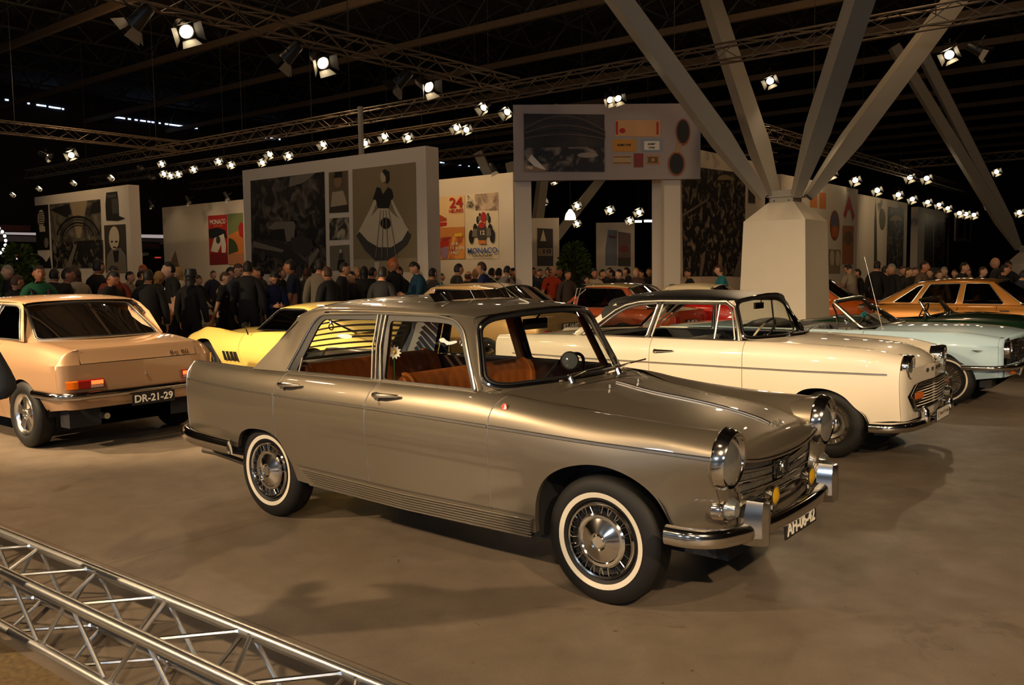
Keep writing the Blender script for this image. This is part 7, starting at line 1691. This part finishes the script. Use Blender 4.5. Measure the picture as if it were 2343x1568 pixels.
person(1565, 601, 17.6, L+'tall in black right of the gateway post', D1, 'stand', -.6, 'b', skin=0)
person(1580, 616, 16.8, L+'in a dark jacket, head turned left, under the dark crowd photograph', D1, 'look', -1.5, 'd', skin=0)
person(1655, 606, 17.4, L+'slim in a turquoise T-shirt before the dark crowd photograph', (40, 124, 132), 'walk', -1.4, 'b', kind='tee', legs=(30, 40, 60), skin=2)
person(1952, 604, 18.6, L+'in a grey beige jacket leaning in behind the pale blue convertible', (140, 126, 108), 'bent', -2.3, 'd')
person(1966, 616, 20.2, L+'in black just right of the grey beige jacket behind the convertible', D1, 'stand', -1.2, 'd')
person(2006, 598, 18.2, L+'broad in black, back turned, between the convertible and the golden-brown tail', D1, 'stand', 2.8, 'd')
person(2022, 609, 20.6, L+'dark, right of the broad one in black', D2, 'stand', 2.0, 'd')
person(2045, 604, 19.0, L+'with grey hair behind the golden-brown tail', D2, 'stand', -1.0, 'g', skin=0)
for k, (px, py, d) in enumerate(((2063, 610, 21), (2076, 613, 20), (2088, 612, 22), (2128, 616, 21), (2186, 617, 22))): person(px, py, d, L+'in dark clothes in the crowd beyond the golden-brown roof', D3, 'stand', None, 'b', skin=2, group='visitors beyond the golden-brown roof')
person(2110, 598, 18.4, L+'in a brown jacket in profile above the golden-brown rear window', (92, 70, 50), 'stand', 1.2, 'd', skin=1)
person(2148, 620, 19.0, L+'child in a pale top beyond the golden-brown roof', (150, 130, 110), 'stand', .2, 'b', skin=2)
person(2163, 611, 20, L+'with white hair above the middle of the golden-brown roof', (110, 96, 84), 'stand', -.5, 'g', skin=2)
person(2202, 601, 18.8, L+'in a dark jacket with a pale scarf above the golden-brown roof', D1, 'stand', 1.1, 'd', skin=0)
person(2220, 613, 19.6, L+'in profile right of the pale scarf', D2, 'stand', -1.0, 'd', skin=0)
person(2245, 611, 18.8, L+'with cropped hair and a pale collar above the golden-brown front window', D2, 'stand', 1.0, 'b', skin=2)
person(2283, 590, 19.2, L+'tall and bald above the golden-brown windscreen', D3, 'stand', -2.0, 'b', 'bald', skin=0)
person(2294, 606, 18.4, L+'in black just below the tall bald one', D1, 'stand', 1.6, 'd', skin=0)
person(2310, 598, 19.8, L+'with a dark jacket facing left near the right edge', D1, 'stand', -.5, 'd', skin=1)
person(2338, 619, 17.6, L+'in a navy jacket cut by the right edge', (26, 34, 56), 'stand', 2.2, 'd')
e_ = dep(-60, 640, 3.9); ob = person(-208, 560, 3.75, L+'in a blue grey knitted jumper, elbow only, cut by the left edge', (62, 64, 70), 'elbow', 3.0, 'd', legs=(30, 32, 44))
KEY = (90, 130, 120); COOL_FILL = 1700
FR = (((4.6, -8.0, 5.2), (.4, .2, .4), 1150, 1.0), ((-1.0, -8.0, 5.2), (-1.4, -.4, .3), 1100, 1.1), ((-6.5, -8.0, 5.2), (-4.6, -1.4, .1), 3600, 1.15), ((-11.5, -8.0, 5.2), (-8, 2.0, .5), 2200, .85), ((-2.6, -8.0, 5.2), (-1.9, 3.4, .75), 700, .36), ((1.2, -8.0, 5.2), (-.4, 3.4, .7), 600, .30), ((6.4, 3.6, 5.1), (-.5, 7.3, .6), 1000, .55), ((6.4, 7.3, 5.1), (-1.6, 13.2, .9), 350, .6), ((-8.8, -8.0, 5.2), (-7.6, 3.3, .7), 6500, .40), ((-9.0, -3.6, 5.3), (-6.9, .1, .9), 3000, .62), ((6.4, -5.0, 5.2), (2.6, 1.8, 0), 2300, 1.1), ((-4.6, -3.0, 5.7), (-6.6, .2, .9), 1300, .75))
PANEL_BEAMS = [((-13.5, 4.0, 5.4), (-13.5, 9, 2.4), 20, 1.3), ((-24, 4.5, 5.4), (-24.5, 8.9, 2.4), 190, 1.4), ((-13.0, 10.6, 5.3), (-13.3, 14.2, 2.6), 210, 1.5), ((-20.5, 11.0, 5.3), (-22, 14.2, 2.4), 250, 1.6), ((-4.0, 20.5, 5.3), (-7.2, 22.5, 2.4), 120, 1.6), ((-4.5, 29, 5.3), (-7.8, 32, 2.4), 150, 1.6), ((-2.2, 6.0, 5.2), (-3.8, 11.5, 1.0), 160, .55)]
SOFT_FILL = [((-16, 11.3, 6.8), 200), ((-11, 3, 7.6), 180), ((-2, 11.3, 7.4), 150), ((-7, 20, 7), 200), ((-23, 8, 7), 200), ((3, -6, 8.0), 110), ((-12, -5, 8), 200), ((3, 18, 7), 180)]
# ================================================================== spotlights
CANM = mat('lamp_can_black', (.012, .011, .010, 1), .45, .3); DOOR_LIT = mat('barn_door_lit', (.22, .20, .16, 1), .6, .1); HOT = emis('lamp_lens_hot', (1.0, .80, .50, 1), 30.0); COLD = mat('lamp_lens_off', (.05, .05, .05, 1), .1, .4)
def lamp_proto(lit):
    t = thing('spotlight', 'x', 'spotlight')
    b = B(); b.lathe([(.001, -.34), (.08, -.34), (.105, -.30), (.115, -.1), (.125, 0), (.130, .06), (.118, .06), (.112, .0)], (0, 0, 0), 'x', 24); can = b.build('can', CANM, t, sharp=40)
    b = B(); b.lathe([(.108, .062), (.122, .066), (.122, .05)], (0, 0, 0), 'x', 28); b.build('front_ring', STEEL, can)
    disc(B(), (.035, 0, 0), (1, 0, 0), .112, dome=.02).build('lens', HOT if lit else COLD, t)
    for k in range(4):
        a = PI/2*k+.4; b = B(); n = Vector((0, math.cos(a), math.sin(a))); s = Vector((0, -math.sin(a), math.cos(a))); o = Vector((.06, 0, 0))+n*.128; e = Vector((.20, 0, 0))+n*.24 if k in (0, 2) else Vector((.23, 0, 0))+n*.19
        q = [o-s*.10, o+s*.10, e+s*.16, e-s*.16]; b.hexa(q, [Vector(p)+n*.004 for p in q]); b.build('barn_door', DOOR_LIT if k in (2, 3) else CANM, t, sharp=10)  # two doors coloured paler as if lit, two black as if unlit
    b = B(); b.tube([(-.1, .13, 0), (-.12, .15, .12), (-.12, .15, .24), (-.12, -.15, .24), (-.12, -.15, .12), (-.1, -.13, 0)], .010, 6); b.build('yoke', CANM, t); B().tube([(-.12, 0, .24), (-.12, 0, .36)], .018, 8).build('clamp', CANM, t)
    return t
PROTO = {True: lamp_proto(True), False: lamp_proto(False)}; KM = {k: kidmap(v) for k, v in PROTO.items()}; USED = set()
def spot(p, aim, lit, label, scale=1.0, group='spotlights on the trusses', power=0, size=1.1, col=(1.0, .71, .41), blend=.6):
    p = Vector(p); d = (Vector(aim)-p).normalized()
    o = PROTO[lit] if lit not in USED else copy_tree(PROTO[lit], KM[lit]); USED.add(lit)
    yaw = math.atan2(d.y, d.x); pit = math.asin(max(-1, min(1, d.z)))
    o.location = p; o.rotation_euler = (0, -pit, yaw); o.scale = (scale,)*3; o['label'] = label; o['group'] = group; o['category'] = 'spotlight'
    if power:
        l = bpy.data.lights.new('spot_beam', 'SPOT'); l.energy = power; l.color = col; l.spot_size = size; l.spot_blend = blend; l.shadow_soft_size = .09
        lo = bpy.data.objects.new('spot_beam', l); COL.objects.link(lo); lo.location = p+d*.26; lo.rotation_euler = d.to_track_quat('-Z', 'Y').to_euler()
    return o
C3 = Vector(CAM)
ord_ = ('nearest', 'second', 'third', 'fourth', 'fifth', 'sixth', 'seventh', 'eighth')
for k, ((lx, ly), (dx_, dy_), aim) in enumerate((((424, 70), (310, 52), (-1.2, 1.0, 0.3)), ((736, 142), (656, 132), (-1.4, 4.0, .3)), ((978, 197), (912, 190), (-1.0, 7.2, .3)))):
    p = on(lx, ly, 0, -9.75); q = on(dx_, dy_, 0, -9.75)
    spot(p, aim, True, ord_[k]+' lit spotlight with open barn doors on the truss from the upper left', power=KEY[k], size=1.25, scale=.92)
    spot(q, (-14, q.y-3, 0), False, ord_[k]+' dark spotlight turned away on the truss from the upper left', scale=.92)
def sp_on(lst, ax, val, labels, aimf, lit=True, pw=None, scale=1.0):
    for k, (px, py) in enumerate(lst):
        p = on(px, py, ax, val); spot(p, aimf(p), lit, labels % ord_[min(k, 7)] if '%s' in labels else labels, power=pw[k] if pw else 0, scale=scale*.60)
toC = lambda p: C3+Vector((random.uniform(-3, 3), 0, -1.0))
sp_on([(1108, 245), (1162, 255)], 1, 11.0, '%s spotlight with barn doors toned as lit at the truss corner left of the hanging board', lambda p: Vector((p.x+1.2, 2, 0)), True, (0, 0), 1.1)
sp_on([(1045, 292), (880, 312), (740, 330), (618, 353)], 1, 11.6, '%s angled spotlight above the fashion picture panel, counting leftwards from the hanging board', lambda p: Vector((p.x+5, 3, 0)), True)
sp_on([(1067, 297), (933, 315), (836, 328), (660, 357)], 1, 12.2, '%s dazzling spotlight above the fashion picture panel, counting leftwards from the hanging board', toC, True)
sp_on([(600, 372), (529, 378), (500, 370), (443, 388), (408, 399), (390, 402), (370, 375), (375, 398)], 1, 13.3, '%s spotlight in the bright cluster left of the fashion picture panel, counting from the right', toC, True)
sp_on([(322, 378), (348, 400)], 1, 13.3, '%s dark spotlight at the left end of the bright cluster', lambda p: p+Vector((6, -2, -5)), False)
sp_on([(163, 355)], 0, -23.0, 'glaring spotlight on the truss above the far left picture panel', toC, True, scale=1.2)
sp_on([(105, 357)], 0, -23.0, 'small spotlight turned aside above the far left picture panel', lambda p: p+Vector((5, 6, -4)), True)
sp_on([(258, 403), (172, 415), (93, 428), (33, 442)], 1, 11.6, '%s spotlight with barn doors toned as lit above the far left picture panel, counting leftwards', lambda p: p+Vector((2, -6, -6)), True)
sp_on([(347, 468), (432, 460), (520, 452)], 1, 13.2, '%s small spotlight just above the left part of the poster wall', lambda p: p+Vector((1, 1.5, -4)), True)
sp_on([(1130, 390)], 1, 13.2, 'small spotlight just above the right part of the poster wall', lambda p: p+Vector((1, 1.5, -4)), True)
sp_on([(1395, 227), (1413, 224)], 1, 11.4, '%s spotlight just above the top edge of the hanging board', lambda p: p+Vector((5, -4, -4)), True)
sp_on([(1762, 184)], 1, 13.6, 'lit spotlight seen between the struts of the white column', lambda p: Vector((-1.0, 4.5, 0)), True, (160,), 1.1)
sp_on([(2172, 124)], 1, 13.6, 'lit spotlight at the upper right beyond the column struts', lambda p: Vector((1.0, 2.5, 0)), True, (200,), 1.2)
sp_on([(2243, 117)], 1, 13.6, 'dark spotlight beside the lit one at the upper right', lambda p: p+Vector((6, 1, -4)), False, None, 1.2)
sp_on([(1655, 338)], 0, -7.2, 'spotlight with a barn door toned as lit left of the column struts', lambda p: p+Vector((5, 3, -5)), False)
sp_on([(1902, 397), (1957, 412), (2007, 435), (2055, 445), (2087, 455), (2122, 462), (2148, 468), (2168, 476)], 0, -7.0, '%s spotlight in the row receding above the right-hand picture panels', lambda p: p+Vector((3.5, -9, -4)), True, scale=1.3)
sp_on([(2195, 487), (2210, 489), (2228, 491)], 0, -7.0, '%s far spotlight at the end of the row above the right-hand picture panels', lambda p: p+Vector((3, -9, -4)), True, scale=1.5)
sp_on([(2120, 407), (2082, 405)], 1, 33.0, '%s spotlight on the distant truss left of the slanting far column', lambda p: p+Vector((3, -9, -5)), True, scale=1.5)
sp_on([(2280, 393), (2262, 470), (2332, 486)], 1, 40, '%s small distant spotlight near the right edge', lambda p: p+Vector((3, -9, -3)), True, scale=1.4)
sp_on([(1243, 463), (1320, 471), (1395, 481), (1462, 486)], 1, 24.0, '%s spotlight seen through the gateway, counting from the left', toC, True, scale=1.3)
sp_on([(1320, 512), (1441, 505), (1268, 415), (1512, 487)], 1, 26.0, '%s small spotlight glimpsed in or under the gateway', toC, True, scale=1.2)
# unseen trusses and lamps; lamps beside the viewer are added to brighten cars and floor
truss('lighting_truss', 'lattice truss over the aisle behind the viewpoint', (-13, -8.2, 5.75), (5.8, -8.2, 5.75)); truss('lighting_truss', 'lattice truss over the aisle to the right of the viewpoint', (6.5, -6, 5.6), (6.5, 11, 5.6))
for k, (p, aim, pw, sz) in enumerate(FR):
    right = p[1] > -6
    spot(p, aim, True, 'added lit spotlight out of view beside the viewpoint' if right else 'lit spotlight on the truss behind the viewpoint', power=pw, size=sz, group='added spotlights beside the viewpoint' if right else 'spotlights behind the viewpoint')
def beam(p, aim, pw, size=1.3, col=(1.0, .71, .41), soft=.09, blend=.7):
    p = Vector(p); d = (Vector(aim)-p).normalized(); l = bpy.data.lights.new('spot_beam', 'SPOT'); l.energy = pw; l.color = col; l.spot_size = size; l.spot_blend = blend; l.shadow_soft_size = soft
    lo = bpy.data.objects.new('spot_beam', l); COL.objects.link(lo); lo.location = p; lo.rotation_euler = d.to_track_quat('-Z', 'Y').to_euler()
# spots without fixtures, added to brighten the panels and the column
for p, aim, pw, sz in PANEL_BEAMS: beam(p, aim, pw, sz)
for p_, e_ in SOFT_FILL:  # added point lights without lamps, soft fill for roof and hall
    l = bpy.data.lights.new('added_fill', 'POINT'); l.energy = e_; l.color = (1, .66, .36); l.shadow_soft_size = .3; lo = bpy.data.objects.new('added_fill', l); COL.objects.link(lo); lo.location = p_
# added unseen point lights give a cool fill from behind the viewpoint
for p_ in ((-5, -14, 3.2), (0, -15, 3.0), (5, -14.5, 3.4), (10, -12, 3.6)):
    l = bpy.data.lights.new('cool_fill', 'POINT'); l.energy = COOL_FILL/4; l.color = (.62, .78, 1.0); l.shadow_soft_size = .45; lo = bpy.data.objects.new('cool_fill', l); COL.objects.link(lo); lo.location = p_
w = bpy.data.worlds.new('hall_air'); SC.world = w; w.use_nodes = True; bg = w.node_tree.nodes['Background']; bg.inputs[0].default_value = (.02, .02, .025, 1); bg.inputs[1].default_value = .2
# ================================================================== camera and output
cd = bpy.data.cameras.new('camera'); co = bpy.data.objects.new('camera', cd); COL.objects.link(co)
cd.sensor_fit = 'HORIZONTAL'; cd.sensor_width = 36.0; cd.lens = FPX*36.0/IW; cd.clip_end = 400
co.matrix_world = Matrix(((CR.x, CU.x, -CF.x, CAM.x), (CR.y, CU.y, -CF.y, CAM.y), (CR.z, CU.z, -CF.z, CAM.z), (0, 0, 0, 1)))
SC.camera = co
SC.view_settings.view_transform = 'Standard'; SC.view_settings.look = 'None'; SC.view_settings.gamma = 1.0; SC.view_settings.exposure = 0.0
SC.view_settings.use_curve_mapping = False
cy = SC.cycles
cy.max_bounces = 8; cy.diffuse_bounces = 3; cy.glossy_bounces = 4; cy.transmission_bounces = 4; cy.transparent_max_bounces = 24
cy.sample_clamp_indirect = 4.0; cy.caustics_reflective = False; cy.caustics_refractive = False
